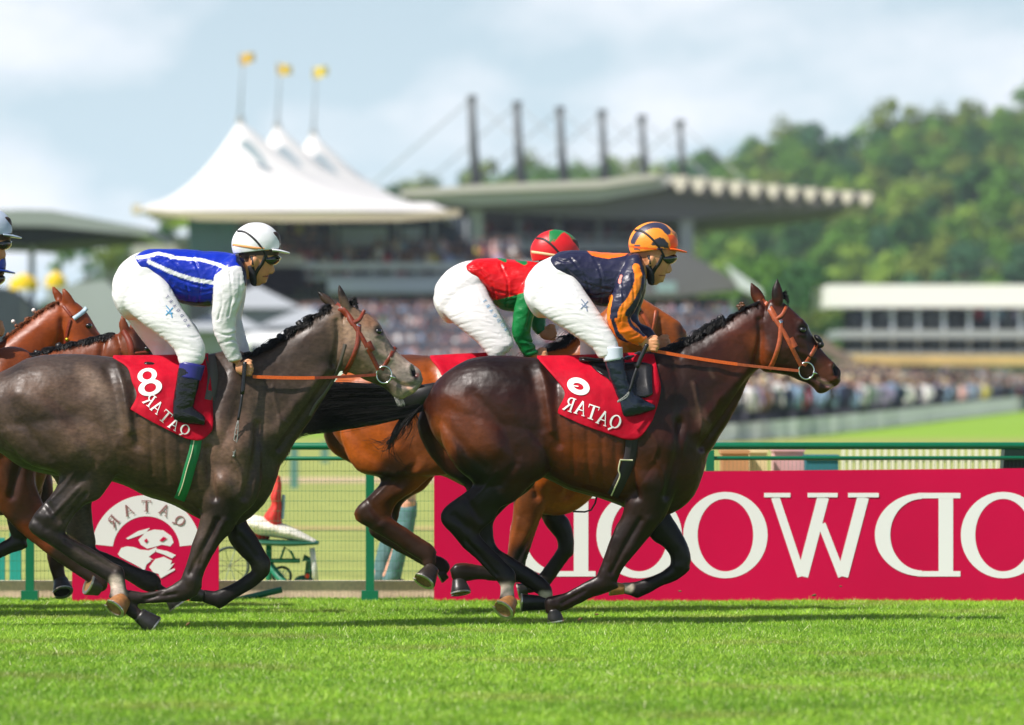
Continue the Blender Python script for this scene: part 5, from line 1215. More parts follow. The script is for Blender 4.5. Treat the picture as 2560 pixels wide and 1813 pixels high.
grey_paint = [
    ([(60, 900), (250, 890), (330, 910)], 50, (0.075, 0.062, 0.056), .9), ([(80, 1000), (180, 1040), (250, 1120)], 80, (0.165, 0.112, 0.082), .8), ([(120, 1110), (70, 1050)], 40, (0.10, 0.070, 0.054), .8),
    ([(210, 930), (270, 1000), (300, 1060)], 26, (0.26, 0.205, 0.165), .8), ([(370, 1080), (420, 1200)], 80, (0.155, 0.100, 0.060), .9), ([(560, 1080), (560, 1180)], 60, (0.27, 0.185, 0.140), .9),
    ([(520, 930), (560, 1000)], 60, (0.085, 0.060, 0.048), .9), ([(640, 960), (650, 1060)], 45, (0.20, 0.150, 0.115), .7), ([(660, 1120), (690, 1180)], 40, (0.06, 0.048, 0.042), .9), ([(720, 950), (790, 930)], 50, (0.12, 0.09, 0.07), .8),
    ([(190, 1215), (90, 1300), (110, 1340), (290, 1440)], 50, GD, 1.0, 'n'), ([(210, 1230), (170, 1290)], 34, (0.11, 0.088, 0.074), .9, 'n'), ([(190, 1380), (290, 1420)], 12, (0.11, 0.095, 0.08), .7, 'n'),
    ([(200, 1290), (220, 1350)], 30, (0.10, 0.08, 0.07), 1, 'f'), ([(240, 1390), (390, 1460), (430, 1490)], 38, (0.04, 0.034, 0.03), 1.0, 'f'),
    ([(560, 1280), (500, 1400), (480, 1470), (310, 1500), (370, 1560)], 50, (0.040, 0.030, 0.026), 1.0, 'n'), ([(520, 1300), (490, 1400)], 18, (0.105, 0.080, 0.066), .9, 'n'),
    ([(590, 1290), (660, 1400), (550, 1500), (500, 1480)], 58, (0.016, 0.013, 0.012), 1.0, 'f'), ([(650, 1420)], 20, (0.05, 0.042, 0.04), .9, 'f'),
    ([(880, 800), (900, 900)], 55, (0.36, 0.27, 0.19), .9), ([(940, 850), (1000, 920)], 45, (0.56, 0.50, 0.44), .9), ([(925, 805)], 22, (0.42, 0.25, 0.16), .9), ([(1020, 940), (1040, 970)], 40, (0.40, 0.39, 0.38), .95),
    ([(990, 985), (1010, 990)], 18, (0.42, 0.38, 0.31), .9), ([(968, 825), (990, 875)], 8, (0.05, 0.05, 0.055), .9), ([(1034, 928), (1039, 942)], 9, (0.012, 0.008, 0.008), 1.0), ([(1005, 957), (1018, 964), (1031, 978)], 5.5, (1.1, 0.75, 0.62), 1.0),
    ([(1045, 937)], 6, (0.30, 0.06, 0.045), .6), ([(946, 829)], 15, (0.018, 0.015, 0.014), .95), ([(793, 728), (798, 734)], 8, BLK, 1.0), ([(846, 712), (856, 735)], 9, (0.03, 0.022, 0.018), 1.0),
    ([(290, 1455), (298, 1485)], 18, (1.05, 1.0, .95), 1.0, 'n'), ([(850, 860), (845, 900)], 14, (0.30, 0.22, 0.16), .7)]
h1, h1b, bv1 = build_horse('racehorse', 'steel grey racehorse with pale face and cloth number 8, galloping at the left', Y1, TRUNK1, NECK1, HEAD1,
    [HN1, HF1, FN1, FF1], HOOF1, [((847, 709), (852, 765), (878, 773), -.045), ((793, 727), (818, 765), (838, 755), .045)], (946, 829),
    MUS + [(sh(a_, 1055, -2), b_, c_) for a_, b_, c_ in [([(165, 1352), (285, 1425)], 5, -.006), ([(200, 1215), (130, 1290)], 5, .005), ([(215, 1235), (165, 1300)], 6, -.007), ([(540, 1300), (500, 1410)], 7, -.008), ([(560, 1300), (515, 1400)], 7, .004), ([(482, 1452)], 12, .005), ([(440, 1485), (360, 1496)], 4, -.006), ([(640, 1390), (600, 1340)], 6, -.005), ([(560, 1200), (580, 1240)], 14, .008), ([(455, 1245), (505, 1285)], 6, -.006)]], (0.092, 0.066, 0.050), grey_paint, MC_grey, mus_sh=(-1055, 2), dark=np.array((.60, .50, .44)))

# ------------------------------------------------------------------ bay beyond the leader
Y3 = 1.65
dx3 = -250
TR3 = shst(TRUNK2, dx3, -3)
NK3 = [(1370, 885, 1460, 1180, .19, 0), (1400, 872, 1500, 1120, .16, 0), (1435, 845, 1540, 1060, .13, 0), (1470, 815, 1565, 1000, .11, 0), (1500, 785, 1575, 930, .095, 0), (1525, 762, 1580, 880, .085, 0)]
HD3 = [(1545, 742, 1555, 860, .085, 0), (1575, 736, 1568, 880, .10, 0), (1600, 744, 1590, 888, .10, 0), (1622, 756, 1612, 884, .095, 0), (1645, 770, 1637, 878, .078, 0), (1665, 782, 1656, 876, .066, 0),
       (1684, 794, 1676, 878, .060, 0), (1701, 806, 1692, 876, .055, 0), (1711, 822, 1704, 864, .042, 0)]
HN3 = [shst(HINDN2[0][:4], -250, 4) + [(952, 1198, 1080, 1192, .075, -.14), (924, 1238, 1034, 1230, .062, -.14), (898, 1262, 998, 1253, .054, -.14), (885, 1280, 985, 1272, .05, -.14), (890, 1302, 980, 1292, .046, -.14),
        (922, 1322, 992, 1304, .04, -.14), (962, 1345, 1020, 1322, .034, -.14), (1000, 1370, 1052, 1343, .029, -.14), (1035, 1392, 1078, 1360, .031, -.14), (1052, 1402, 1092, 1376, .035, -.14)],
       [(1052, 1388, 1092, 1392, .033, -.14), (1056, 1412, 1090, 1410, .03, -.145)]]
HF3 = [shst(HINDF2[0][:3], -235, 4) + [(970, 1205, 1070, 1215, .07, .13), (975, 1240, 1030, 1240, .06, .13), (950, 1270, 1004, 1265, .052, .13), (925, 1305, 995, 1300, .048, .13), (922, 1332, 985, 1322, .044, .13),
        (945, 1352, 990, 1338, .036, .13), (990, 1378, 1020, 1352, .029, .13), (1045, 1408, 1070, 1378, .029, .13), (1085, 1432, 1110, 1395, .034, .13), (1100, 1440, 1125, 1412, .033, .13)]]
FN3 = [[(1330, 1000, 1450, 1000, .07, -.12), (1310, 1100, 1440, 1090, .085, -.13), (1296, 1190, 1410, 1190, .085, -.13), (1285, 1245, 1376, 1242, .072, -.125), (1282, 1290, 1354, 1292, .06, -.12), (1273, 1340, 1335, 1345, .05, -.12),
        (1268, 1390, 1318, 1396, .043, -.12), (1266, 1420, 1312, 1430, .04, -.12)],
       [(1282, 1402, 1300, 1458, .036, -.12), (1240, 1416, 1245, 1454, .028, -.12), (1200, 1412, 1200, 1451, .025, -.12), (1160, 1406, 1158, 1453, .032, -.12), (1140, 1408, 1134, 1450, .033, -.12)],
       [(1124, 1425, 1160, 1425, .031, -.12), (1132, 1455, 1164, 1452, .03, -.12)]]
FF3 = [[(1350, 1210, 1420, 1205, .065, .12), (1350, 1285, 1404, 1270, .056, .13), (1370, 1322, 1424, 1302, .05, .13), (1392, 1350, 1436, 1345, .045, .13), (1394, 1378, 1435, 1384, .042, .13)],
       [(1398, 1366, 1430, 1388, .036, .13), (1362, 1416, 1392, 1440, .026, .13), (1340, 1446, 1370, 1470, .031, .13)], [(1348, 1448, 1352, 1478, .03, .13), (1318, 1456, 1322, 1484, .027, .13)]]
HOOF3 = [dict(T=(1076, 1424), B=(1059, 1452), ht=20, hb=29, dy=-.05, yo=-.15, color=(0.03, 0.022, 0.018)), dict(T=(1112, 1432), B=(1098, 1440), ht=15, hb=18, yo=.13),
         dict(T=(1146, 1455), B=(1150, 1482), ht=18, hb=26, yo=-.12, dy=-.02), dict(T=(1314, 1472), B=(1296, 1476), ht=15, hb=20, yo=.13, dark=True)]
c_paint = [([(1000, 880), (1150, 880)], 40, (0.10, 0.035, 0.014), .9), ([(990, 1180), (920, 1270), (930, 1310), (1070, 1390), (1080, 1420)], 52, (0.030, 0.014, 0.009), 1.0, 'n'), ([(1000, 1215), (960, 1270)], 28, (0.10, 0.035, 0.014), .9, 'n'),
           ([(1000, 1190), (940, 1330), (1100, 1420)], 60, (0.022, 0.012, 0.009), 1.0, 'f'), ([(1320, 1250), (1310, 1330)], 40, (0.13, 0.048, 0.017), .9, 'n'), ([(1300, 1390), (1290, 1440), (1140, 1430), (1150, 1460)], 40, BLK, 1.0, 'n'),
           ([(1380, 1240), (1420, 1360), (1340, 1470), (1300, 1480)], 50, BLK, 1.0, 'f'), ([(1100, 1150), (1150, 1180)], 40, (0.1, 0.04, 0.015), .6), ([(1695, 815), (1704, 845)], 13, (0.06, 0.04, 0.03), .8), ([(1700, 820), (1702, 832)], 8, BLK, 1.0), ([(1680, 866), (1698, 872)], 6, (.6, .4, .38), .9),
           ([(1570, 800), (1640, 830)], 60, (0.17, 0.062, 0.022), .85), ([(1040, 1090), (1060, 1140)], 60, (0.17, 0.06, 0.02), .8), ([(800, 1040), (820, 1090), (930, 1190)], 20, (0.05, 0.02, 0.01), .9, 'f')]
h3, h3b, bv3 = build_horse('racehorse', 'bright bay racehorse half hidden beyond the dark leader, carrying the rider in red', Y3, TR3, NK3, HD3, [HN3, HF3, FN3, FF3], HOOF3,
    [((1560, 690), (1540, 745), (1565, 748), -.045), ((1520, 700), (1525, 752), (1545, 745), .045)], (1596, 775), MUS, (0.36, 0.095, 0.012), c_paint, MC_ch, voxel=0.0115, mus_sh=(dx3, 0), dark=np.array((1.05, .85, .6)))

# ------------------------------------------------------------------ two chestnuts behind the grey
Y4 = 1.2
dx4 = -1640
NK4 = [(-10, 915, 70, 1180, .19, 0), (30, 905, 125, 1130, .16, 0), (90, 886, 175, 1060, .13, 0), (160, 867, 225, 1010, .11, 0), (225, 850, 270, 965, .095, 0), (285, 832, 310, 930, .085, 0)]
HD4 = [(310, 820, 318, 915, .085, 0), (338, 824, 330, 935, .10, 0), (362, 840, 345, 945, .10, 0), (382, 862, 360, 955, .09, 0), (398, 888, 372, 965, .075, 0), (414, 915, 388, 980, .06, 0), (430, 940, 405, 995, .055, 0), (440, 960, 425, 992, .04, 0)]
FN4 = [[(-20, 1060, 100, 1020, .07, -.12), (-40, 1150, 95, 1110, .09, -.13), (-30, 1225, 90, 1170, .085, -.13), (0, 1278, 92, 1215, .07, -.13), (38, 1320, 110, 1262, .058, -.12), (66, 1345, 130, 1300, .05, -.12), (100, 1372, 152, 1335, .044, -.12),
        (135, 1398, 172, 1362, .038, -.12), (178, 1430, 206, 1396, .027, -.12), (220, 1456, 245, 1424, .03, -.12), (243, 1470, 266, 1440, .033, -.12)], [(262, 1440, 262, 1478, .03, -.12), (240, 1446, 246, 1482, .028, -.12)]]
FF4 = [[(0, 1150, 110, 1140, .07, .13), (5, 1220, 108, 1210, .065, .13), (14, 1290, 96, 1280, .056, .13), (25, 1335, 75, 1338, .046, .13)], [(40, 1335, 66, 1372, .04, .13), (8, 1352, 28, 1385, .03, .13), (-25, 1372, -10, 1402, .028, .13)], ]
HOOF4 = [dict(T=(246, 1470), B=(222, 1460), ht=19, hb=27, dy=-.03, yo=-.12, color=(0.05, 0.035, 0.028)), dict(T=(-25, 1390), B=(-45, 1400), ht=16, hb=20, yo=.13)]
hoofs_far = lambda dx: [dict(T=(1267 + dx, 1497), B=(1260 + dx, 1527), ht=20, hb=24, dy=-0.055, yo=-.15), dict(T=(1365 + dx, 1506), B=(1305 + dx, 1504), ht=17, hb=22, yo=.13)]
b_paint = [([(40, 1180), (60, 1280), (60, 1330)], 60, (0.03, 0.014, 0.01), .9, 'n'), ([(60, 1330), (130, 1375)], 26, (0.20, 0.045, 0.012), .8, 'n'), ([(150, 1390), (260, 1460)], 34, (0.035, 0.020, 0.014), 1.0, 'n'), ([(60, 1180), (50, 1350), (-20, 1390)], 60, BLK, 1.0, 'f'),
           ([(350, 850), (400, 930)], 36, (0.03, 0.014, 0.010), .95), ([(320, 840), (322, 890)], 16, (0.20, 0.055, 0.016), .8)]
h4, h4b, bv4 = build_horse('racehorse', 'chestnut racehorse with a black mane, nearest behind the grey rump at the left edge', Y4, shst(TRUNK2, dx4, -2), NK4, HD4,
    [[shst(s, dx4) for s in HINDN2], [shst(s, dx4) for s in HINDF2], FN4, FF4], HOOF4 + hoofs_far(dx4), [((306, 783), (300, 832), (326, 838), -.045), ((335, 790), (325, 832), (345, 836), .045)], (368, 872),
    MUS, (0.22, 0.060, 0.016), b_paint, MC_ch, voxel=0.013, mus_sh=(dx4, 0), dark=np.array((.85, .7, .6)))
Y5 = 2.1
dx5 = -1745
NK5 = [(-80, 905, -20, 1130, .18, 0), (-40, 885, 20, 1050, .15, 0), (0, 857, 60, 985, .12, 0), (55, 812, 102, 935, .10, 0), (108, 772, 140, 895, .09, 0), (148, 750, 165, 865, .085, 0)]
HD5 = [(172, 748, 160, 868, .085, 0), (195, 758, 172, 890, .10, 0), (212, 775, 190, 905, .10, 0), (228, 798, 206, 915, .09, 0), (242, 822, 222, 922, .075, 0), (256, 845, 238, 925, .065, 0), (270, 870, 252, 930, .055, 0), (282, 892, 268, 928, .04, 0)]
FN5 = [[(20, 1130, 120, 1120, .08, -.12), (45, 1210, 132, 1205, .065, -.12), (68, 1280, 138, 1278, .055, -.12), (92, 1328, 148, 1328, .048, -.12), (112, 1362, 158, 1364, .044, -.12), (117, 1395, 163, 1400, .040, -.12), (125, 1428, 158, 1432, .031, -.12)],
       [(126, 1425, 162, 1425, .032, -.12), (134, 1455, 168, 1452, .03, -.12)]]
HOOF5 = [dict(T=(151, 1455), B=(156, 1480), ht=19, hb=26, dy=-.055, yo=-.12, dark=True)]
a_paint = [([(90, 1200), (110, 1330), (140, 1400), (150, 1460)], 46, (0.035, 0.014, 0.009), 1.0), ([(60, 800), (130, 760)], 24, (0.30, 0.08, 0.02), .7)]
h5, h5b, bv5 = build_horse('racehorse', 'bright chestnut racehorse with white plait tape and pale browband, furthest back at the left edge', Y5, shst(TRUNK2, dx5, 0), NK5, HD5,
    [[shst(s, dx5) for s in HINDN2], [shst(s, dx5) for s in HINDF2], FN5, [shst(s, dx5 - 60) for s in FOREF2]], HOOF5 + hoofs_far(dx5), [((158, 715), (163, 768), (190, 765), -.045), ((129, 712), (145, 765), (165, 752), .045)], (222, 815),
    MUS, (0.34, 0.085, 0.016), a_paint, MC_ch, voxel=0.014, mus_sh=(dx5, 0), dark=np.array((.8, .62, .5)))

# ------------------------------------------------------------------ tails and manes
tail = hair_bunch([[(1072, 968), (1030, 958), (960, 965), (860, 962), (780, 965), (700, 985)], [(1072, 985), (1000, 990), (900, 992), (800, 1000), (700, 1030)], [(1070, 1005), (1010, 1020), (900, 1030), (800, 1045), (690, 1075)],
                   [(1068, 1020), (1020, 1040), (930, 1058), (840, 1072), (740, 1085), (650, 1150)]], 3000, Y2, 5.0, 0.030, 9, 3, cut=(0.6, 1.0))
tail += hair_bunch([[(1075, 1000), (1040, 1030), (1050, 1060), (1020, 1120)], [(1060, 1010), (1010, 1060), (960, 1110), (900, 1100)], [(1060, 1010), (1000, 1050), (980, 1130), (1040, 1180)]], 200, Y2, 6, 0.035, 12, 5, cut=(0.35, 1.0))
tail += hair_bunch([[(800, 1060), (740, 1085), (720, 1130), (700, 1165)], [(780, 1050), (720, 1100), (690, 1150), (640, 1172)]], 130, Y2, 5, 0.03, 6, 6, cut=(0.6, 1.0))
strands('tail', tail, M_hair, h2, 0.0026, 0.0007)
q = MB(); loft(q, [(1090, 955, 1078, 1015, .045, 0), (1060, 960, 1056, 1020, .05, 0), (1020, 966, 1015, 1034, .04, 0), (940, 972, 935, 1045, .034, 0), (880, 975, 875, 1048, .03, 0)], Y2, sub=4, n=16)
me = remesh(q, 'tail_core', 0.012, 3); me.materials.append(M_hair); link(bpy.data.objects.new('tail_dock', me), h2)
t3 = hair_bunch([[(830, 965), (790, 1000), (740, 1060), (700, 1150)], [(825, 975), (770, 1030), (720, 1100), (660, 1160)], [(830, 960), (760, 990), (690, 1060), (640, 1140)]], 500, Y3, 3, .03, 8, 11, cut=(.6, 1.0))
strands('tail', t3, M_hair, h3, 0.003, 0.0008)
for hh, Yh, dx, sd in ((h1, Y1, -1135, 21), (h4, Y4, -1640, 22), (h5, Y5, -1745, 23)):
    tt = hair_bunch([[(1072 + dx, 968), (1000 + dx, 960), (860 + dx, 985), (760 + dx, 1040)], [(1070 + dx, 1005), (1000 + dx, 1030), (880 + dx, 1070), (780 + dx, 1150)]], 500, Yh, 4, .03, 6, sd)
    strands('tail', tt, M_hair, hh, 0.004, 0.001)

def mane(root, Yc, crest, n, seed, length=26, amp=10, mat=M_hair, kn=16, jit=5):
    """short pulled mane lying in tufts over the crest"""
    r = np.random.default_rng(seed); C = cr_interp(crest, 10); res = []
    for i in range(n):
        s = r.random() * (len(C) - 1); k = int(s); p = C[k] + (C[min(k + 1, len(C) - 1)] - C[k]) * (s - k)
        tuft = math.sin(s * 1.9 + seed) * 0.5 + 0.5
        Lh = length * r.uniform(0.5, 1.0) * (0.55 + 0.6 * tuft)
        y0 = r.normal() * 0.010; dirx = -0.75 + 0.9 * math.sin(s * 0.9) * 0.6 + r.normal() * 0.3
        pts = []
        for t in np.linspace(0, 1, 8):
            px_ = p[0] + dirx * Lh * t + 2.2 * math.sin(t * 8 + s * 2); py_ = p[1] + 3 - amp * math.sin(t * 2.4) * (0.6 + 0.5 * tuft) + Lh * 0.75 * t * t + r.normal() * 0.5
            y = y0 - 0.055 * t * (1 if (i % 5) else -1)
            pts.append(tuple(P(px_, py_, Yc + y)))
        res.append(pts)
    return strands('mane', res, mat, root, 0.0030, 0.0010)
def plaits(root, Yc, pts, mat=M_hair, r=9, lab=None):
    for i, (x, y) in enumerate(pts):
        q = MB(); rr = random.Random(i * 7 + int(x)); k = (Yc + CAMD) / F
        for j in range(7):
            q.ball(P(x + rr.uniform(-5, 5), y + rr.uniform(-4, 5), Yc - 0.012 + rr.uniform(-.012, .012)), r * k * rr.uniform(.45, .75), None, r * k * rr.uniform(.4, .7), 8, 6)
        q.v = [tuple(Vector(v) + .006 * noise.noise_vector(Vector(v) * 55)) for v in q.v]
        q.build('mane_plait', mat, root, smooth=True)
mane(h2, Y2, [(1650, 882), (1700, 866), (1740, 845), (1780, 818), (1815, 798)], 1500, 4, 30, 12)
mane(h2, Y2, [(1815, 798), (1860, 770), (1900, 752)], 300, 5, 10, 3)
plaits(h2, Y2, [(1672, 878), (1700, 862), (1722, 848), (1742, 836), (1765, 820), (1785, 806), (1800, 797)], r=11)
plaits(h2, Y2, [(1848, 768), (1853, 762)], mk('brown_hair', (0.10, 0.04, 0.015), 0.45), r=8)
plaits(h1, Y1, [(645, 885), (662, 868), (678, 862), (702, 846), (722, 832), (735, 824), (752, 812), (766, 802)], r=13)
mane(h1, Y1, [(600, 890), (650, 880), (700, 850), (770, 806), (830, 766)], 1500, 8, 22, 11)
mane(h3, Y3, [(1330, 885), (1370, 880), (1410, 860), (1450, 830), (1500, 785)], 900, 9, 40, 14)
mane(h4, Y4, [(30, 905), (80, 890), (150, 869), (225, 850), (290, 834)], 1600, 10, 26, 10)
plaits(h4, Y4, [(75, 890), (92, 884), (120, 878), (150, 868), (180, 860)], r=12)
M_chh = mk('chestnut_hair', (0.20, 0.06, 0.015), 0.45, noise_=(30, .3))
mane(h5, Y5, [(0, 860), (55, 812), (108, 774), (145, 752)], 500, 12, 12, 5, mat=M_chh)
plaits(h5, Y5, [(20, 840), (45, 818), (70, 800), (95, 782)], mat=M_chh, r=9)
M_tape = mk('white_tape', S('#f4efe8'), 0.6)
for x, y in ((84, 776), (33, 804)):
    q = MB(); q.ball(P(x, y, Y5), 0.013, None, None, 10, 8); q.build('plait_tape', M_tape, h5, smooth=True)
# forelocks
for hh, Yh, x, y, sd in ((h2, Y2, 1958, 752, 1), (h1, Y1, 882, 768, 2)):
    ff = hair_bunch([[(x - 12, y - 8), (x, y - 22), (x + 10, y - 26)], [(x - 10, y), (x + 6, y - 5), (x + 14, y + 14)]], 160, Yh, 2, .02, 2, sd, K=8)
    strands('forelock', ff, M_hair, hh, .0025, .0008)
# chin whiskers of the grey
ww = hair_bunch([[(985, 992), (990, 1005), (996, 1016)], [(1005, 995), (1010, 1006), (1012, 1014)]], 90, Y1, 2, .025, 2, 31, K=6)
strands('whiskers', ww, mk('pale_hair', (0.4, 0.38, 0.34), 0.5), h1, .0012, .0005)

# ------------------------------------------------------------------ tack
bridle(h2, bv2, Y2, 0, 0, M_leatherO, M_rein, (1628, 876, Y2 - .17), 1830)
TG = lambda p: (p[0] - 1065 + (p[0] - 1903) * 0.02, p[1] + 12 + (p[0] - 1903) * 0.0)
bridle(h1, bv1, Y1, -1065, 8, M_leather, M_rein, (632, 942, Y1 - .17), 780, T=lambda p: (p[0] - 1056 if p[0] > 1935 else p[0] - 1064 + 4 * (p[0] - 1903) / 32, p[1] + 10))
# nose roll of the leader
q = MB(); q.ball(P(2046, 848, Y2), .035, .05, .016, 14, 8, Matrix.Rotation(math.radians(45), 3, 'Y')); q.ball(P(2052, 862, Y2 - .03), .02, .03, .02, 12, 8); q.build('noseband_roll', M_hair, h2, smooth=True)

# number cloth, leader
rows2 = [[(1343, 894), (1420, 893), (1520, 889), (1600, 886), (1635, 886)],
         [(1362, 915), (1430, 935), (1520, 935), (1600, 925), (1642, 918)],
         [(1395, 955), (1450, 970), (1530, 975), (1610, 965), (1650, 950)],
         [(1412, 985), (1460, 1000), (1540, 1010), (1610, 1000), (1652, 975)],
         [(1396, 1022), (1450, 1045), (1520, 1065), (1590, 1075), (1645, 1010)],
         [(1395, 1034), (1455, 1062), (1520, 1085), (1570, 1100), (1602, 1092), (1632, 1050)]]
c2, cb2 = cloth_grid('number_cloth', rows2, [bv2], Y2, M_red, h2, wr=.018)
rows1 = [[(282, 893), (340, 893), (420, 892), (480, 889), (520, 888)],
         [(318, 918), (370, 925), (430, 930), (490, 925), (522, 915)],
         [(330, 955), (380, 970), (440, 975), (500, 970), (528, 960)],
         [(342, 988), (390, 1010), (450, 1020), (500, 1020), (532, 1010)],
         [(328, 1020), (380, 1045), (430, 1068), (480, 1085), (533, 1060)],
         [(330, 1026), (380, 1055), (430, 1080), (470, 1098), (505, 1100), (530, 1078)]]
c1, cb1 = cloth_grid('number_cloth', rows1, [bv1], Y1, M_red, h1, wr=.020)
rows3 = [[(1075, 893), (1100, 892), (1150, 889), (1230, 886)], [(1082, 905), (1120, 915), (1170, 920), (1240, 915)], [(1098, 925), (1140, 945), (1190, 960), (1250, 950)], [(1110, 950), (1160, 985), (1210, 1010), (1260, 1000)]]
c3, cb3 = cloth_grid('number_cloth', rows3, [bv3], Y3, M_red, h3, nx=14, ny=12)
for ch, x, y, w_, h_, a in (('8', 372, 955, 60, 70, -14),):
    g, fn = place(ch, x, y, w_, h_, a); print_on('race_number', [g], fn, [cb1], Y1, h1)
for ch, x, y, w_, h_, a in (('R', 374, 1000, 22, 32, 36), ('A', 393, 1018, 24, 32, 38), ('T', 414, 1042, 24, 32, 40), ('A', 436, 1060, 24, 30, 30), ('Q', 462, 1075, 24, 28, 20)):
    g, fn = place(ch, x, y, w_, h_, a); print_on('cloth_lettering', [g], fn, [cb1], Y1, h1)
g, fn = place('0', 1446, 966, 40, 56, -68); print_on('race_number', [g], fn, [cb2], Y2, h2)
for ch, x, y, w_, h_, a in (('R', 1424, 1011, 24, 36, 20), ('A', 1453, 1020, 28, 36, 18), ('T', 1481, 1031, 28, 36, 18), ('A', 1508, 1045, 28, 36, 20), ('Q', 1538, 1056, 28, 38, 20)):
    g, fn = place(ch, x, y, w_, h_, a); print_on('cloth_lettering', [g], fn, [cb2], Y2, h2)

def saddle(root, Yc, sh_, dy=0):
    x = sh_
    q = MB(); loft(q, shst([(1448, 882, 1450, 900, .10, 0), (1462, 881, 1464, 901, .12, 0), (1500, 884, 1500, 903, .10, 0), (1560, 880, 1560, 900, .10, 0), (1598, 868, 1600, 895, .08, 0)], x, dy), Yc, sub=4, n=20)
    s = q.build('saddle', M_blackleather, root, smooth=True)
saddle(h2, Y2, 0, 10); saddle(h1, Y1, -1090, 20); saddle(h3, Y3, -245, 12)
# saddle flap + girth, leader
rowsf = [[(1470, 905), (1540, 908), (1600, 905), (1630, 912)], [(1490, 925), (1540, 950), (1600, 955), (1630, 945)], [(1540, 960), (1570, 985), (1610, 995), (1632, 985)]]
f2_, fb2 = cloth_grid('saddle_flap', rowsf, [cb2, bv2], Y2, M_blackleather, h2, off=.01, nx=10, ny=8, wr=.012)
M_girthg = mk('green_webbing', S('#0d7a45'), 0.55, bump=(200, .3, .001)); M_girthk = mk('dark_elastic', S('#2b2326'), 0.6, bump=(200, .3, .001)); M_cream = mk('cream_piping', S('#e6ddb8'), 0.6)
def strap2(nm, root, pl, hw, bvs, Yf, m, t=.006, par=None):
    q = MB(); ribbon(q, pl, hw, bvs, Yf, t=t); return q.build(nm, m, root, smooth=True)
gth = strap2('girth', h2, [(1580, 1070), (1578, 1120), (1570, 1160), (1550, 1205), (1532, 1240)], 15, [bv2], Y2, M_girthk)
strap2('girth_buckle', h2, [(1550, 1150), (1582, 1151)], 2, [bv2], Y2, M_cream, t=.012)
strap2('girth_piping', h2, [(1551, 1150), (1546, 1175), (1550, 1190), (1538, 1218), (1528, 1240)], 1.8, [bv2], Y2, M_cream, t=.011)
q = MB(); q.tube([P(1492, 1240, Y2), P(1488, 1258, Y2), P(1478, 1275, Y2), P(1462, 1280, Y2), P(1432, 1279, Y2)], .006, 6); q.build('girth_strap_end', M_girthk, h2, smooth=True)
strap2('girth', h1, [(492, 1080), (488, 1120), (474, 1170), (462, 1215), (448, 1250)], 14, [bv1], Y1, M_girthg)
strap2('girth_piping', h1, [(486, 1095), (480, 1130), (468, 1170), (456, 1215), (446, 1240)], 1.3, [bv1], Y1, M_cream, t=.010)
strap2('saddle_flap', h1, [(525, 890), (532, 930), (530, 965), (524, 1000)], 13, [cb1, bv1], Y1, mk('grey_rubber', S('#55504c'), .7, bump=(150, .4, .002)))
strap2('breastgirth', h1, [(862, 860), (845, 925), (818, 975), (790, 1010), (775, 1040)], 4, [bv1], Y1, mk('grey_strap', (0.09, 0.075, 0.06), .5))
# far horses' headgear
strap2('headpiece', h4, [(306, 826), (322, 850), (330, 890), (332, 930)], 8, [bv4], Y4, M_leather)
strap2('cheekpiece', h4, [(332, 885), (372, 880)], 4, [bv4], Y4, M_leather)
strap2('headpiece', h5, [(158, 765), (178, 790)], 4, [bv5], Y5, M_leather)
M_bb = mk('pale_blue_browband', S('#b9d3e0'), 0.4, noise_=(250, .3))
strap2('browband', h5, [(184, 797), (205, 782), (217, 770)], 5.5, [bv5], Y5, M_bb, t=.012)
strap2('throatlatch', h5, [(176, 800), (168, 830), (162, 860)], 4, [bv5], Y5, M_leather)
q = MB(); q.ball(P(167, 849, Y5 - .10), .012); q.build('buckle', mk('brass', S('#d9c23a'), .3, metal=.8), h5, smooth=True)
strap2('noseband', h3, [(1641, 776), (1638, 800), (1630, 840), (1626, 870)], 4.5, [bv3], Y3, M_leatherO)
strap2('cheekpiece', h3, [(1590, 760), (1615, 800), (1640, 850)], 5, [bv3], Y3, M_leatherO)
c, ok = drape_pt(1652, 865, [bv3], Y3, .012); q = MB(); q.tube([c + Vector((math.cos(a) * .04, 0, math.sin(a) * .042)) for a in np.linspace(0, 6.283, 25)], .005, 8, caps=False); q.build('bit_ring', M_steel, h3, smooth=True)
# ================================================================== jockeys
def skin_mat(n='skin', h='#c98a62'): return mk(n, S(h), 0.5, noise_=(25, .12), noise2=(90, .06), bump=(150, .12, .001), sheen=.05)
M_skin = mk('skin', rough=0.48, vcol=True, noise_=(22, .10), bump=(160, .12, .001))
M_breech = mk('white_breeches', rough=0.55, vcol=True, noise_=(10, .02), bump=(5, .35, .012, (0.8, 1.0, 4.2), (0, 0.35, 0)), bump2=(14, .35, .006, (0.35, 1, 4.5), (0, 0.55, 0)), spec=.25)
M_silk = mk('silk_shirt', rough=0.36, vcol=True, noise_=(10, .12), bump=(6, .6, .03, (0.7, 1, 1.6), (0, 0.5, 0)), bump2=(14, .35, .012, (1.2, 1, 0.7), (0, -0.6, 0)), spec=.45)
M_cotton = mk('matte_shirt', rough=0.6, vcol=True, noise_=(10, .05), bump=(7, .6, .02, (2.4, 1, 0.7), (0, 0.15, 0)), bump2=(26, .3, .004), sheen=.1)
M_boot = mk('patent_boot', rough=0.12, vcol=True, coat=0.0, spec=.5, noise_=(20, .1), bump=(16, .6, .016, (1, 1, 1.6)))
M_helm = mk('helmet_silk', rough=0.42, vcol=True, noise_=(20, .05), bump=(14, .35, .008), bump2=(60, .2, .002), sheen=.1)
M_goggle = mk('dark_goggles', (0.01, 0.01, 0.011), 0.08, coat=1.0)
M_strap = mk('black_strap', (0.012, 0.012, 0.014), 0.5)
M_band = mk('orange_elastic', S('#f2a868'), 0.6)

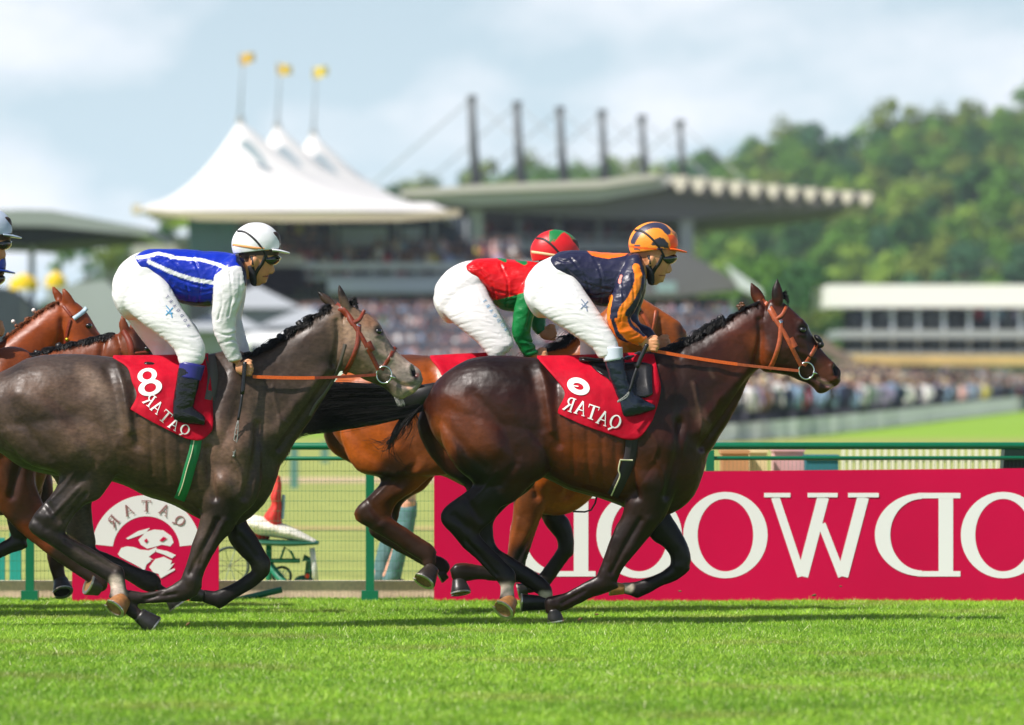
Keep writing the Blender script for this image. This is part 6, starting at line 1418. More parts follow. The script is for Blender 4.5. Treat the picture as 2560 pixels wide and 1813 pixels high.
def garment(name, parent, Yc, lofts, voxel, base, polys, mat, smooth=4, wr=None, grow=1.0, creases=(), cramp=.42):
    mb = MB()
    for st, kw in lofts: loft(mb, st, Yc, **{**dict(sub=4, n=24), **kw, 'grow': grow})
    me = remesh(mb, name, voxel, smooth)
    co = coords(me); no = normals(me); px, py = projpx(co)
    if wr:
        amp, fx, fz, rot = wr
        c, s = math.cos(rot), math.sin(rot)
        nz = np.array([noise.noise(Vector(((v[0] * c - v[2] * s) * fx, v[1] * 4, (v[0] * s + v[2] * c) * fz))) for v in co])
        nz2 = np.array([noise.noise(Vector(((v[0] * c - v[2] * s) * fx * 2.3 + 7, v[1] * 9, (v[0] * s + v[2] * c) * fz * 2.3))) for v in co])
        co = co + no * (amp * (0.8 * nz + 0.7 * (0.28 - np.abs(nz2)) + 0.3 * (0.3 - np.abs(nz))))[:, None]
        for cl in creases:
            dd = dist_poly(px, py, smoothpl(cl, 3)); co = co + no * (cramp * (-.0042 * np.exp(-(dd / 2.6) ** 2) + .0020 * np.exp(-((dd - 6.0) / 4) ** 2)) * (.35 + .65 * (np.sin(px * .11 + py * .07 + cl[0][0]) > -.2)) * (co[:, 1] < Yc - .02))[:, None]
        me.vertices.foreach_set('co', co.astype(np.float32).ravel()); me.update()
    cols = np.tile(np.array(base), (len(co), 1))
    for it in polys:
        if it[0] == 'line': m = dist_poly(px, py, smoothpl(it[1], 5)) < it[2]; c = it[3]; sd = it[4] if len(it) > 4 else None
        else: m = inpoly(px, py, it[1]); c = it[2]; sd = it[3] if len(it) > 3 else None
        if sd == 'n': m &= co[:, 1] < Yc
        if sd == 'nn': m &= co[:, 1] < Yc - .12
        if sd == 'f': m &= co[:, 1] >= Yc
        cols[m] = c
    setcol(me, cols); me.materials.append(mat)
    o = link(bpy.data.objects.new(name, me), parent)
    bv = BVHTree.FromPolygons([tuple(c) for c in co], [tuple(p.vertices) for p in me.polygons])
    return o, bv

def fist(mb, Yc, hx, hy, yo, s=1.0, flip=1):
    """closed hand seen from the back: palm, four bent fingers of different length, thumb"""
    def pt(x, y, d=0.0): return P(hx + x * s, hy + y * s, Yc + yo + d)
    palm = [(hx - 22 * s, hy - 12 * s, hx - 18 * s, hy + 12 * s, .018, yo), (hx - 6 * s, hy - 17 * s, hx - 8 * s, hy + 17 * s, .020, yo), (hx + 8 * s, hy - 15 * s, hx + 2 * s, hy + 17 * s, .018, yo)]
    loft(mb, palm, Yc, sub=4, n=18, cap=(.6, .8))
    for i, (ln, r) in enumerate(((1.0, .0088), (1.1, .0092), (1.05, .0088), (0.85, .0076))):
        y = -12 + i * 8.2
        a = pt(0, y, -.012); b = pt(12 * ln, y + 1, -.020); c = pt(17 * ln, y + 3, -.004); d = pt(12 * ln, y + 4, .014); e = pt(3, y + 4, .018)
        pts = [Vector(v) for v in cr_interp([a, b, c, d, e], 5)]
        mb.tube(pts, [r * (1.0 - 0.18 * k / len(pts)) * (1.08 if abs(k - 6) < 2 or abs(k - 13) < 2 else 1.0) for k in range(len(pts))], 10)
    pts = [Vector(v) for v in cr_interp([pt(-10, -8, .006), pt(0, -19, .002), pt(10, -21, -.004), pt(17, -17, -.008)], 5)]
    mb.tube(pts, [.0105 - .0025 * k / len(pts) for k in range(len(pts))], 10)

def head(mb, Yc, dx, dy, yo=0.0):
    hs_ = shst([(600, 575, 700, 590, .070, yo), (590, 600, 702, 606, .078, yo), (597, 625, 701, 626, .078, yo), (603, 645, 692, 645, .077, yo), (609, 660, 680, 660, .072, yo), (614, 675, 674, 678, .065, yo),
                (620, 690, 668, 692, .055, yo), (626, 702, 662, 704, .043, yo), (634, 711, 652, 712, .030, yo)], dx, dy)
    loft(mb, hs_, Yc, sub=3, n=24, cap=(.5, .4), ex=2.3)
    loft(mb, shst([(672, 648, 688, 650, .010, yo), (670, 660, 684, 662, .012, yo), (668, 672, 688, 676, .014, yo), (668, 682, 683, 684, .016, yo)], dx, dy), Yc, sub=3, n=12, cap=(.4, .4))
    loft(mb, shst([(655, 688, 671, 688, .022, yo), (655, 693, 671, 694, .022, yo)], dx, dy), Yc, sub=2, n=12)     # lips
    loft(mb, shst([(655, 697, 669, 697, .02, yo), (655, 706, 666, 706, .018, yo)], dx, dy), Yc, sub=2, n=12)      # chin
    loft(mb, shst([(648, 642, 692, 640, .058, yo), (648, 648, 692, 648, .060, yo)], dx, dy), Yc, sub=2, n=12)    # brow
    for sg in (-1, 1):                                                                                          # ears
        c = P(634 + dx, 655 + dy, Yc + yo + sg * .080); mb.ball(c, .019, .010, .033, 14, 10, Matrix.Rotation(math.radians(20), 3, 'Y'))
        c = P(631 + dx, 656 + dy, Yc + yo + sg * .088); mb.ball(c, .010, .006, .022, 10, 8, Matrix.Rotation(math.radians(20), 3, 'Y'))

def helmet(root, Yc, dx, dy, yo, base, polys, brim, band=None):
    k = (Yc + yo + CAMD) / F; c = P(641 + dx, 612 + dy, Yc + yo); nu, nv = 150, 84
    vs = []; 
    for i in range(nv + 1):
        ph = math.pi * i / nv
        for j in range(nu):
            th = 2 * math.pi * j / nu
            x = math.sin(ph) * math.cos(th); y = math.sin(ph) * math.sin(th); z = math.cos(ph)
            X = 61 * x * (1.02 if x < 0 else 1.0); Z = 56 * z
            if Z < -17 - 7 * (-x if x < 0 else -x): Z = -17 - 7 * (-x)
            vs.append(c + Vector((X * k, .103 * y, Z * k)))
    fs = [(i * nu + j, (i + 1) * nu + j, (i + 1) * nu + (j + 1) % nu, i * nu + (j + 1) % nu) for i in range(nv) for j in range(nu)]
    vv = [v + Vector((0, 0, 0)) + (v - c) * (0.016 * noise.noise(v * 17)) for v in vs]
    h = meshobj('helmet', vv, fs, M_helm, root)
    co = np.array([tuple(v) for v in vs]); px, py = projpx(co); cols = np.tile(np.array(base), (len(co), 1))
    for it in polys:
        m = (dist_poly(px, py, smoothpl([(a + dx, b + dy) for a, b in it[1]], 5)) < it[2]) if it[0] == 'line' else inpoly(px, py, [(a + dx, b + dy) for a, b in it[1]])
        cols[m] = it[3] if it[0] == 'line' else it[2]
    setcol(h.data, cols)
    mb = MB(); loft(mb, shst([(683, 621, 682, 631, .090, yo), (700, 624, 699, 632, .080, yo), (714, 628, 713, 634, .062, yo), (724, 631, 724, 635, .036, yo)], dx, dy), Yc, sub=4, n=24, cap=(.2, .2))
    b = mb.build('helmet_peak', brim, h, smooth=True)
    bv = BVHTree.FromPolygons([tuple(v) for v in vv], fs)
    return h, bv

def person(name_label, Yc, dx, dy, spec):
    root = thing('person', name_label, 'person', (P(spec['pelvis'][2][0] + dx, 900, Yc).x, Yc, 1.2))
    sx = lambda s: shst(s, dx, dy)
    hdx, hdy = spec['head']
    b = MB()
    for k in ('torso', 'pelvis', 'thn', 'thf', 'can', 'caf', 'arn', 'arf'):
        if k in spec: loft(b, sx(spec[k]), Yc, sub=3, n=20, grow=.72 if k in ('pelvis', 'thn', 'thf') else .82)
    head(b, Yc, hdx + dx, hdy + dy)
    loft(b, sx(spec['neckl']), Yc, sub=3, n=20)
    for (hx, hy, yo) in spec['hands']: fist(b, Yc, hx + dx, hy + dy, yo)
    me = remesh(b, 'body', spec.get('vox', .0056), 2)
    co = coords(me); px, py = projpx(co); qx = px - hdx - dx; qy = py - hdy - dy
    cols = np.tile(np.array(S('#d39468')), (len(co), 1))
    cheek = np.clip(1.3 - np.hypot(qx - 655, qy - 675) / 22, 0, 1)[:, None]; cols = cols * (1 - .45 * cheek) + np.array(S('#cf7a58')) * .45 * cheek
    m = inpoly(qx, qy, [(655, 689.5), (672, 689.5), (672, 692.5), (655, 692)]); cols[m] = S('#7d3530')
    jaw = np.clip(1.2 - np.hypot(qx - 645, qy - 702) / 16, 0, 1)[:, None]; cols = cols * (1 - .35 * jaw) + np.array(S('#5c3a2c')) * .35 * jaw
    hair = (qy < 640 + 0 * qx) | inpoly(qx, qy, [(596, 625), (625, 628), (622, 655), (608, 655)]); cols[hair & (qy > 560) & (qy < 700)] = S('#3b2619') if spec.get('hair', True) else S('#c07a50')
    setcol(me, cols); me.materials.append(M_skin)
    body = link(bpy.data.objects.new('body', me), root)
    bvh = BVHTree.FromPolygons([tuple(c) for c in co], [tuple(p.vertices) for p in me.polygons])
    # clothes
    br, bvb = garment('breeches', root, Yc, [(sx(spec['pelvis']), dict(cap=(.1, .35), ex=2.1)), (sx(spec['thn']), dict(cap=(.3, .15))), (sx(spec['thf']), dict(cap=(.3, .15)))] + [(sx(s), {}) for s in spec.get('bx', [])], .0065, spec['breeches'],
                      [tuple([q_[0], sh(q_[1], dx, dy), *q_[2:]]) for q_ in spec.get('bpoly', [])], M_breech, 4, wr=(.0020, 7, 30, .5), creases=[sh(c_, dx, dy) for c_ in spec.get('cre', [])])
    st, bvs_ = garment('silks', root, Yc, [(sx(spec['torso']), dict(cap=(.1, .3), ex=2.2)), (sx(spec['arn']), dict(cap=(.7, .05))), (sx(spec['arf']), dict(cap=(.7, .05)))], .0055, spec['silk'],
                       [tuple([q_[0], sh(q_[1], dx, dy), *q_[2:]]) for q_ in spec.get('spoly', [])], spec.get('silkmat', M_silk), 3, wr=(.0075, 5, 10, -.5), grow=1.0, cramp=1.1, creases=[sh(c_, dx, dy) for c_ in spec.get('scre', [])])
    for nm, s_, cc, yo_ in spec['boots']:
        q = MB()
        for seg in s_: loft(q, sx(seg), Yc, sub=4, n=24, cap=(.1, .6), ex=2.1)
        m_ = remesh(q, 'boot', .006, 4); c_ = coords(m_); setcol(m_, np.tile(np.array(cc), (len(c_), 1)))
        nn_ = normals(m_); c_ = c_ + nn_ * (0.0025 * np.array([noise.noise(Vector((v[0] * 12, v[1] * 12, v[2] * 28))) for v in c_]))[:, None]
        m_.vertices.foreach_set('co', c_.astype(np.float32).ravel()); m_.materials.append(M_boot); link(bpy.data.objects.new('boot', m_), root)
    for nm, s_, mm in spec.get('bands', []):
        q = MB(); loft(q, sx(s_), Yc, sub=3, n=24, cap=(.02, .02)); q.build(nm, mm, root, smooth=True)
    hm, bvm = helmet(root, Yc, hdx + dx, hdy + dy, 0, spec['helm'], spec.get('hpoly', []), spec['brim'])
    H = lambda pl: [(x + hdx + dx, y + hdy + dy) for x, y in pl]
    # goggles, straps, chin cup
    q = MB(); loft(q, shst([(664, 640, 664, 658, .074, 0), (676, 636, 674, 664, .068, 0), (690, 636, 688, 662, .055, 0), (699, 641, 697, 655, .030, 0)], hdx + dx, hdy + dy), Yc, sub=3, n=24, cap=(.2, .3), ex=2.6)
    q.build('goggles', M_goggle, root, smooth=True)
    q = MB(); ribbon(q, H([(593, 578), (612, 580), (636, 598), (658, 625), (668, 645)]), 2.6, [bvm, bvh], Yc, t=.004); q.build('goggle_strap', M_strap, root, smooth=True)
    if spec.get('pushed'):
        q = MB(); q.ball(P(698 + hdx + dx, 645 + hdy + dy, Yc - .02), .012, .05, .010, 14, 8); q.build('goggles_pushed_up', M_goggle, root, smooth=True)
    q = MB(); ribbon(q, H([(664, 640), (655, 660), (642, 678), (634, 700)]), 4.5, [bvh], Yc, t=.005); ribbon(q, H([(628, 640), (632, 665), (636, 685)]), 3, [bvh], Yc, t=.004); q.build('chin_strap', M_strap, root, smooth=True)
    q = MB(); loft(q, shst([(616, 668, 640, 664, .073, 0), (620, 685, 648, 684, .070, 0), (624, 700, 646, 706, .058, 0), (627, 710, 642, 714, .045, 0)], hdx + dx, hdy + dy), Yc, sub=3, n=20, cap=(.3, .4)); 
    q.build('neck_scarf', spec.get('scarfm', mk('dark_scarf', (0.02, 0.02, 0.028), .8, noise_=(40, .4))), root, smooth=True)
    if spec.get('band'):
        q = MB(); ribbon(q, H([(581, 612), (610, 616), (650, 622), (700, 624)]), 3.4, [bvm], Yc, t=.0025); q.build('hat_band', spec['band'], hm, smooth=True)
    return root, body, bvb, bvs_, bvm, bvh

WHT = (0.80, 0.785, 0.78)
CRE1 = [[(395, 668), (420, 690), (428, 730)], [(330, 800), (375, 785), (410, 790)], [(345, 820), (395, 808), (432, 815)], [(300, 775), (340, 760), (390, 762)], [(365, 842), (410, 832), (450, 842)], [(392, 862), (430, 852), (470, 862)],
        [(410, 880), (450, 872), (500, 884)], [(350, 700), (385, 720), (405, 760)], [(430, 895), (465, 890), (508, 900)], [(310, 745), (345, 742), (370, 735)], [(420, 800), (445, 812), (470, 812)], [(455, 838), (478, 845), (497, 842)]]
CRS1 = [[(420, 640), (460, 690), (470, 750)], [(400, 660), (450, 700), (520, 720)], [(480, 640), (500, 690), (495, 755)], [(440, 720), (480, 735), (530, 725)], [(545, 700), (556, 750), (545, 800)], [(575, 680), (580, 740), (570, 790)], [(600, 690), (598, 740), (585, 770)], [(540, 830), (565, 838), (588, 832)], [(550, 860), (580, 850), (594, 856)], [(380, 640), (410, 650), (440, 642)]]
# ---- rider of the grey: royal blue with white braces and sleeves
J1 = dict(head=(0, 0), vox=.0056, cre=CRE1, scre=CRS1,
  torso=[(338, 640, 372, 690, .155, 0), (372, 622, 408, 712, .165, 0), (430, 623, 440, 752, .17, 0), (490, 626, 488, 768, .175, 0), (540, 629, 540, 765, .18, 0), (580, 634, 585, 738, .17, 0), (607, 642, 612, 705, .10, 0)],
  pelvis=[(365, 628, 415, 715, .150, 0), (335, 636, 405, 745, .165, 0), (303, 660, 390, 790, .17, 0), (283, 697, 350, 800, .165, 0), (281, 724, 326, 800, .14, 0)],
  thn=[(288, 757, 392, 660, .080, -.09), (328, 786, 425, 715, .090, -.14), (362, 814, 458, 775, .083, -.18), (406, 846, 490, 822, .070, -.21), (436, 876, 512, 862, .060, -.23), (447, 905, 512, 895, .055, -.24), (450, 918, 504, 910, .047, -.24)],
  thf=[(290, 757, 392, 660, .080, .09), (315, 795, 420, 745, .09, .14), (348, 842, 470, 790, .08, .18), (378, 880, 500, 838, .07, .20), (386, 900, 470, 880, .06, .20)],
  bx=[[(372, 850, 440, 845, .06, .18), (382, 885, 440, 885, .055, .20), (388, 914, 437, 914, .048, .20)]],
  can=[(449, 900, 508, 890, .048, -.24), (445, 950, 500, 945, .044, -.25), (438, 1000, 488, 1000, .036, -.26), (440, 1040, 490, 1035, .03, -.26)],
  arn=[(545, 668, 600, 640, .05, -.13), (538, 700, 617, 695, .062, -.185), (533, 745, 607, 745, .058, -.20), (529, 795, 590, 790, .052, -.20), (536, 835, 590, 830, .046, -.19), (553, 872, 596, 868, .04, -.175), (572, 905, 606, 898, .035, -.165)],
  arf=[(545, 668, 600, 640, .05, .13), (545, 700, 617, 695, .062, .185), (548, 745, 612, 745, .058, .20), (552, 795, 606, 790, .05, .19), (565, 835, 612, 830, .045, .17), (580, 872, 622, 868, .04, .15), (596, 905, 630, 898, .034, .14)],
  neckl=[(580, 645, 592, 705, .06, 0), (600, 634, 615, 700, .058, 0), (618, 628, 636, 690, .056, 0)],
  hands=[(613, 922, -.165), (640, 920, .14)],
  boots=[('boot', [[(445, 920, 502, 918, .052, -.24), (441, 950, 500, 950, .050, -.25), (434, 990, 490, 990, .043, -.26), (430, 1022, 486, 1012, .038, -.265)], [(433, 1015, 436, 1055, .036, -.265), (455, 1005, 458, 1060, .038, -.265), (485, 1020, 484, 1062, .04, -.265), (508, 1038, 507, 1064, .034, -.265)]], (0.010, 0.010, 0.012), 0),
         ('boot', [[(420, 905, 470, 905, .05, .24), (430, 950, 480, 945, .048, .25), (434, 1000, 482, 1000, .038, .26), (434, 1022, 486, 1020, .036, .26)], [(434, 1015, 436, 1055, .036, .265), (485, 1020, 484, 1062, .04, .265), (508, 1040, 507, 1064, .034, .265)]], (0.010, 0.010, 0.012), 0)],
  bands=[('boot_cuff', [(449, 902, 513, 915, .055, -.24), (446, 925, 507, 935, .0545, -.243), (443, 940, 502, 952, .0535, -.247)], mk('purple_boot_cuff', S('#2c2a7c'), .35, noise_=(20, .1)))],
  breeches=WHT, silk=S('#0a2cae'), silkmat=M_silk,
  spoly=[('line', [(345, 645), (375, 640), (398, 635), (440, 645), (500, 650), (545, 662), (565, 672)], 4.5, S('#efeef2')), ('line', [(372, 655), (410, 672), (440, 685), (490, 700), (540, 708)], 5, S('#efeef2')),
         ('poly', [(536, 690), (560, 672), (590, 664), (603, 668), (640, 690), (640, 960), (500, 960), (520, 860)], S('#e2e0e0')),
         ('line', [(440, 754), (480, 762), (522, 760)], 6, (0.012, 0.011, 0.02)), ('poly', [(588, 620), (606, 625), (625, 715), (612, 715), (604, 670), (590, 655)], S('#151b3a'))],
  helm=S('#eeeef0'), brim=mk('white_peak', S('#f0f1f3'), .3), band=M_band, pushed=True,
  bpoly=[])
j1 = person('jockey in royal blue silks with white stripes, white sleeves and white cap, on the grey', Y1, 0, 0, J1)
# ---- rider of the leader: navy and orange
OR = S('#ff8a1e'); NV = S('#23243f')
J2 = dict(head=(993, -2), vox=.0056, cre=[sh(c, 1032, -22) for c in CRE1], scre=[sh(c, 1005, 5) for c in CRS1], silk=NV,
  torso=[(1372, 648, 1410, 700, .155, 0), (1400, 630, 1440, 715, .165, 0), (1440, 626, 1462, 745, .17, 0), (1490, 628, 1498, 765, .175, 0), (1535, 632, 1545, 765, .18, 0), (1572, 634, 1585, 740, .17, 0), (1597, 640, 1607, 700, .11, 0)],
  pelvis=[(1405, 634, 1440, 715, .15, 0), (1372, 644, 1430, 745, .165, 0), (1338, 664, 1415, 780, .17, 0), (1315, 697, 1378, 795, .165, 0), (1311, 724, 1352, 795, .14, 0)],
  thn=[(1318, 752, 1425, 665, .080, -.09), (1352, 784, 1455, 715, .090, -.14), (1396, 814, 1488, 765, .082, -.18), (1440, 843, 1518, 810, .068, -.21), (1476, 868, 1540, 846, .060, -.23), (1497, 895, 1550, 880, .052, -.24)],
  thf=[(1320, 752, 1425, 665, .080, .09), (1352, 784, 1455, 735, .09, .14), (1398, 815, 1485, 780, .08, .18), (1440, 840, 1512, 815, .066, .22), (1452, 862, 1515, 850, .055, .23), (1450, 880, 1502, 880, .05, .235)],
  bx=[[(1450, 858, 1500, 855, .05, .23), (1450, 885, 1498, 885, .048, .235), (1452, 912, 1497, 912, .045, .24)]],
  can=[(1503, 880, 1555, 880, .045, -.24), (1515, 930, 1562, 920, .042, -.25), (1540, 985, 1582, 975, .034, -.26), (1550, 1030, 1595, 1010, .03, -.26)],
  arn=[(1560, 660, 1600, 640, .05, -.13), (1548, 690, 1613, 690, .062, -.185), (1530, 735, 1606, 735, .060, -.21), (1519, 775, 1588, 775, .056, -.22), (1520, 808, 1578, 796, .050, -.22), (1545, 845, 1592, 812, .045, -.205), (1580, 860, 1605, 832, .038, -.19), (1596, 866, 1620, 842, .034, -.18)],
  arf=[(1560, 660, 1600, 640, .05, .13), (1560, 690, 1616, 690, .062, .18), (1560, 735, 1612, 735, .058, .19), (1555, 780, 1600, 780, .05, .19), (1565, 815, 1600, 805, .045, .17), (1600, 845, 1625, 820, .038, .15), (1620, 858, 1640, 838, .034, .14)],
  neckl=[(1570, 645, 1585, 705, .06, 0), (1592, 632, 1608, 700, .058, 0), (1610, 628, 1628, 690, .056, 0)],
  hands=[(1628, 862, -.175), (1655, 860, .14)],
  boots=[('boot', [[(1511, 900, 1560, 893, .050, -.24), (1520, 935, 1566, 925, .047, -.25), (1534, 970, 1576, 960, .041, -.257), (1548, 1005, 1592, 990, .037, -.262)], [(1548, 995, 1560, 1045, .036, -.262), (1580, 985, 1590, 1040, .04, -.265), (1612, 1000, 1612, 1034, .036, -.267), (1636, 1012, 1634, 1026, .028, -.268)]], (0.012, 0.018, 0.030), 0),
         ('boot', [[(1452, 905, 1500, 905, .048, .24), (1475, 950, 1520, 945, .046, .25), (1500, 1000, 1545, 995, .038, .26)], [(1505, 990, 1512, 1030, .036, .262), (1560, 1000, 1560, 1030, .034, .265)]], (0.012, 0.018, 0.030), 0)],
  bands=[('knee_band', [(1500, 868, 1556, 868, .055, -.24), (1504, 885, 1557, 882, .0545, -.243), (1510, 905, 1558, 897, .0525, -.247)], mk('white_knee_band', S('#dfe6f2'), .5))],
  breeches=WHT,
  spoly=[('poly', [(1455, 615), (1600, 615), (1562, 640), (1520, 647), (1480, 640)], S('#ff7416')), ('poly', [(1440, 610), (1600, 610), (1570, 645), (1500, 660)], S('#ff7416'), 'f'),
         ('line', [(1590, 668), (1596, 700), (1578, 745), (1556, 775), (1553, 800), (1556, 818)], 9, OR, 'nn'), ('line', [(1528, 742), (1520, 790), (1522, 815)], 5, OR, 'nn'),
         ('poly', [(1500, 805), (1566, 790), (1600, 805), (1640, 840), (1640, 900), (1540, 880)], S('#ff7a14'), 'nn'), ('line', [(1572, 790), (1580, 815), (1610, 838)], 4, NV, 'nn'), ('line', [(1532, 800), (1545, 835), (1575, 862)], 4.5, NV, 'nn'),
         ('line', [(1552, 690), (1548, 705)], 3.5, S('#ff9a8a'), 'nn')],
  helm=S('#ff9a2a'), brim=mk('orange_peak', S('#ff6410'), .35), hair=False,
  hpoly=[('line', [(590, 606), (601, 587), (620, 572), (642, 565), (662, 568), (677, 582)], 7, S('#34344e')), ('poly', [(634, 614), (644, 601), (656, 595), (668, 599), (677, 611), (680, 624), (655, 619)], S('#2c2c36')), ('poly', [(592, 615), (607, 615), (607, 628), (592, 626)], S('#4c4c60')),
         ('poly', [(676, 590), (700, 590), (705, 640), (682, 640), (684, 615)], S('#ff5a12')), ('line', [(580, 618), (610, 622), (650, 626), (700, 632)], 2.5, S('#ff6418')), ('line', [(652, 624), (680, 628)], 2.5, S('#4a2a6a'))],
  bpoly=[])
j2 = person('jockey in navy and orange silks and orange cap, riding the dark leader', Y2, 0, 0, J2)
# ---- rider of the bay: red with green sleeves
RD = S('#d80812'); GR = S('#0a7a3a')
J3 = dict(head=(747, 18), vox=.0075, cre=[sh(c, 798, -5) for c in CRE1], scre=[sh(c, 770, 20) for c in CRS1], silk=RD,
  torso=[(1160, 662, 1190, 700, .155, 0), (1190, 647, 1212, 725, .165, 0), (1240, 646, 1246, 768, .17, 0), (1290, 649, 1292, 780, .175, 0), (1330, 653, 1332, 775, .18, 0), (1362, 658, 1368, 745, .16, 0), (1384, 662, 1388, 710, .10, 0)],
  pelvis=[(1185, 650, 1215, 730, .15, 0), (1155, 656, 1208, 765, .165, 0), (1118, 676, 1190, 795, .17, 0), (1090, 712, 1150, 808, .165, 0), (1085, 738, 1126, 808, .14, 0)],
  thn=[(1094, 768, 1205, 690, .080, -.09), (1122, 798, 1225, 740, .090, -.14), (1158, 828, 1252, 790, .083, -.18), (1192, 856, 1275, 835, .070, -.21), (1212, 878, 1284, 862, .060, -.23), (1222, 892, 1262, 888, .046, -.235)],
  thf=[(1096, 768, 1205, 690, .080, .09), (1122, 798, 1225, 740, .09, .14), (1160, 826, 1255, 790, .08, .18), (1200, 855, 1280, 835, .07, .22), (1225, 885, 1280, 868, .055, .23)],
  can=[(1215, 880, 1262, 880, .045, -.24), (1235, 930, 1280, 930, .04, -.25), (1255, 985, 1300, 985, .034, -.26)],
  arn=[(1330, 680, 1372, 662, .05, -.13), (1308, 710, 1370, 712, .062, -.185), (1292, 750, 1348, 752, .058, -.21), (1283, 795, 1332, 795, .054, -.21), (1281, 835, 1326, 828, .05, -.20), (1296, 868, 1332, 858, .045, -.18), (1315, 893, 1345, 882, .036, -.17)],
  arf=[(1330, 680, 1372, 662, .05, .13), (1325, 710, 1375, 712, .062, .18), (1325, 750, 1372, 752, .055, .19), (1325, 790, 1368, 790, .05, .18), (1330, 822, 1365, 815, .042, .16), (1345, 838, 1368, 820, .036, .15)],
  neckl=[(1360, 668, 1370, 725, .06, 0), (1375, 660, 1388, 715, .056, 0)],
  hands=[(1350, 892, -.16), (1372, 834, .14)],
  boots=[('boot', [[(1215, 890, 1262, 890, .048, -.24), (1240, 945, 1285, 945, .046, -.25), (1262, 1000, 1305, 1000, .038, -.26)], [(1262, 990, 1270, 1035, .036, -.26), (1330, 1005, 1330, 1035, .034, -.26)]], (0.012, 0.014, 0.02), 0),
         ('boot', [[(1222, 890, 1266, 890, .048, .24), (1262, 1000, 1305, 1000, .038, .26)], [(1262, 990, 1270, 1035, .036, .26), (1330, 1005, 1330, 1035, .034, .26)]], (0.012, 0.014, 0.02), 0)],
  breeches=(0.80, 0.785, 0.76),
  spoly=[('poly', [(1200, 760), (1300, 735), (1340, 725), (1420, 700), (1420, 920), (1260, 920), (1268, 800), (1296, 770)], GR), ('line', [(1248, 645), (1262, 652)], 5, GR), ('line', [(1295, 648), (1312, 656)], 6, GR), ('poly', [(1240, 766), (1300, 764), (1290, 800), (1245, 790)], GR)],
  helm=S('#d8121a'), brim=mk('red_peak', S('#c8101a'), .35), band=mk('cream_elastic', S('#f1cf9a'), .6),
  hpoly=[('poly', [(636, 590), (648, 545), (660, 550), (675, 562), (698, 600), (685, 583), (672, 566), (664, 562), (655, 568)], GR), ('poly', [(625, 592), (626, 560), (650, 552), (662, 560), (645, 575)], GR), ('poly', [(650, 548), (700, 560), (702, 602), (684, 576), (662, 562)], GR)])
j3 = person('jockey in glossy red silks with green sleeves and a red cap with green star', Y3, 0, 0, J3)
# ---- riders at the left edge
J4 = dict(J2); J4.update(vox=.010, silk=S('#1a3aa0'), spoly=[], hpoly=[], helm=S('#b9c6d8'), brim=mk('silver_peak', S('#b8c8da'), .2, metal=.4), band=M_band, hair=True)
j4 = person('jockey in a silver-blue satin cap with orange band, cut off by the left edge', Y4, -1664, -36, J4)
J5 = dict(J2); J5.update(vox=.010, silk=S('#12328c'), spoly=[], hpoly=[], helm=S('#1238a8'), brim=mk('blue_peak', S('#1a3a90'), .3), band=mk('pink_elastic', S('#d9a08a'), .6), hair=True)
j5 = person('jockey in a royal blue cap, below the silver-capped one at the left edge', Y5, -1680, 52, J5)

# ---- knee emblems and lettering down the thighs (mirrored print)
def thigh_print(jr, bvb, Yc, pts, col, size, name='thigh_lettering', chars='TRAQDORATQ'):
    for i, (x, y) in enumerate(pts):
        q = MB(); ch = chars[i % len(chars)]; a0 = pts[min(i + 1, len(pts) - 1)]; a1 = pts[max(i - 1, 0)]
        ang = math.degrees(math.atan2(a0[1] - a1[1], a0[0] - a1[0]))
        g, fn = place(ch, x, y, size * .8, size, ang)
        def f3(u, v):
            p = fn(u, v); w_, ok = drape_pt(p[0], p[1], [bvb], Yc - .2, .004); return w_
        for st in g: glyph_flat(q, [st], f3)
        q.build(name, col, jr)
M_navyprint = mk('navy_print', S('#2c3a78'), .6); M_blueprint = mk('light_blue_print', S('#4a9ac8'), .6)
thigh_print(j1[0], j1[2], Y1, [(418, 742), (427, 753), (437, 765), (446, 776), (455, 789), (463, 801), (471, 813)], M_navyprint, 8.5)
thigh_print(j3[0], j3[2], Y3, [(1212, 752), (1220, 765), (1229, 777), (1238, 789), (1247, 801), (1257, 812), (1265, 823)], M_blueprint, 9)
def emblem(jr, bvb, Yc, cx, cy, m, s=1):
    q = MB()
    for pl in ([(-9, -14), (2, 0), (6, 16)], [(8, -9), (-2, 2), (-10, 10)], [(-8, -2), (0, 6), (8, 4)]): ribbon(q, [(cx + a * s, cy + b * s) for a, b in pl], 1.2, [bvb], Yc - .2, t=.003)
    q.build('thigh_emblem', m, jr)
emblem(j1[0], j1[2], Y1, 424, 778, M_blueprint); emblem(j2[0], j2[2], Y2, 1462, 762, mk('grey_blue_print', S('#7f8ea8'), .6))
# watch
q = MB(); c = P(1602, 858, Y2 - .19)
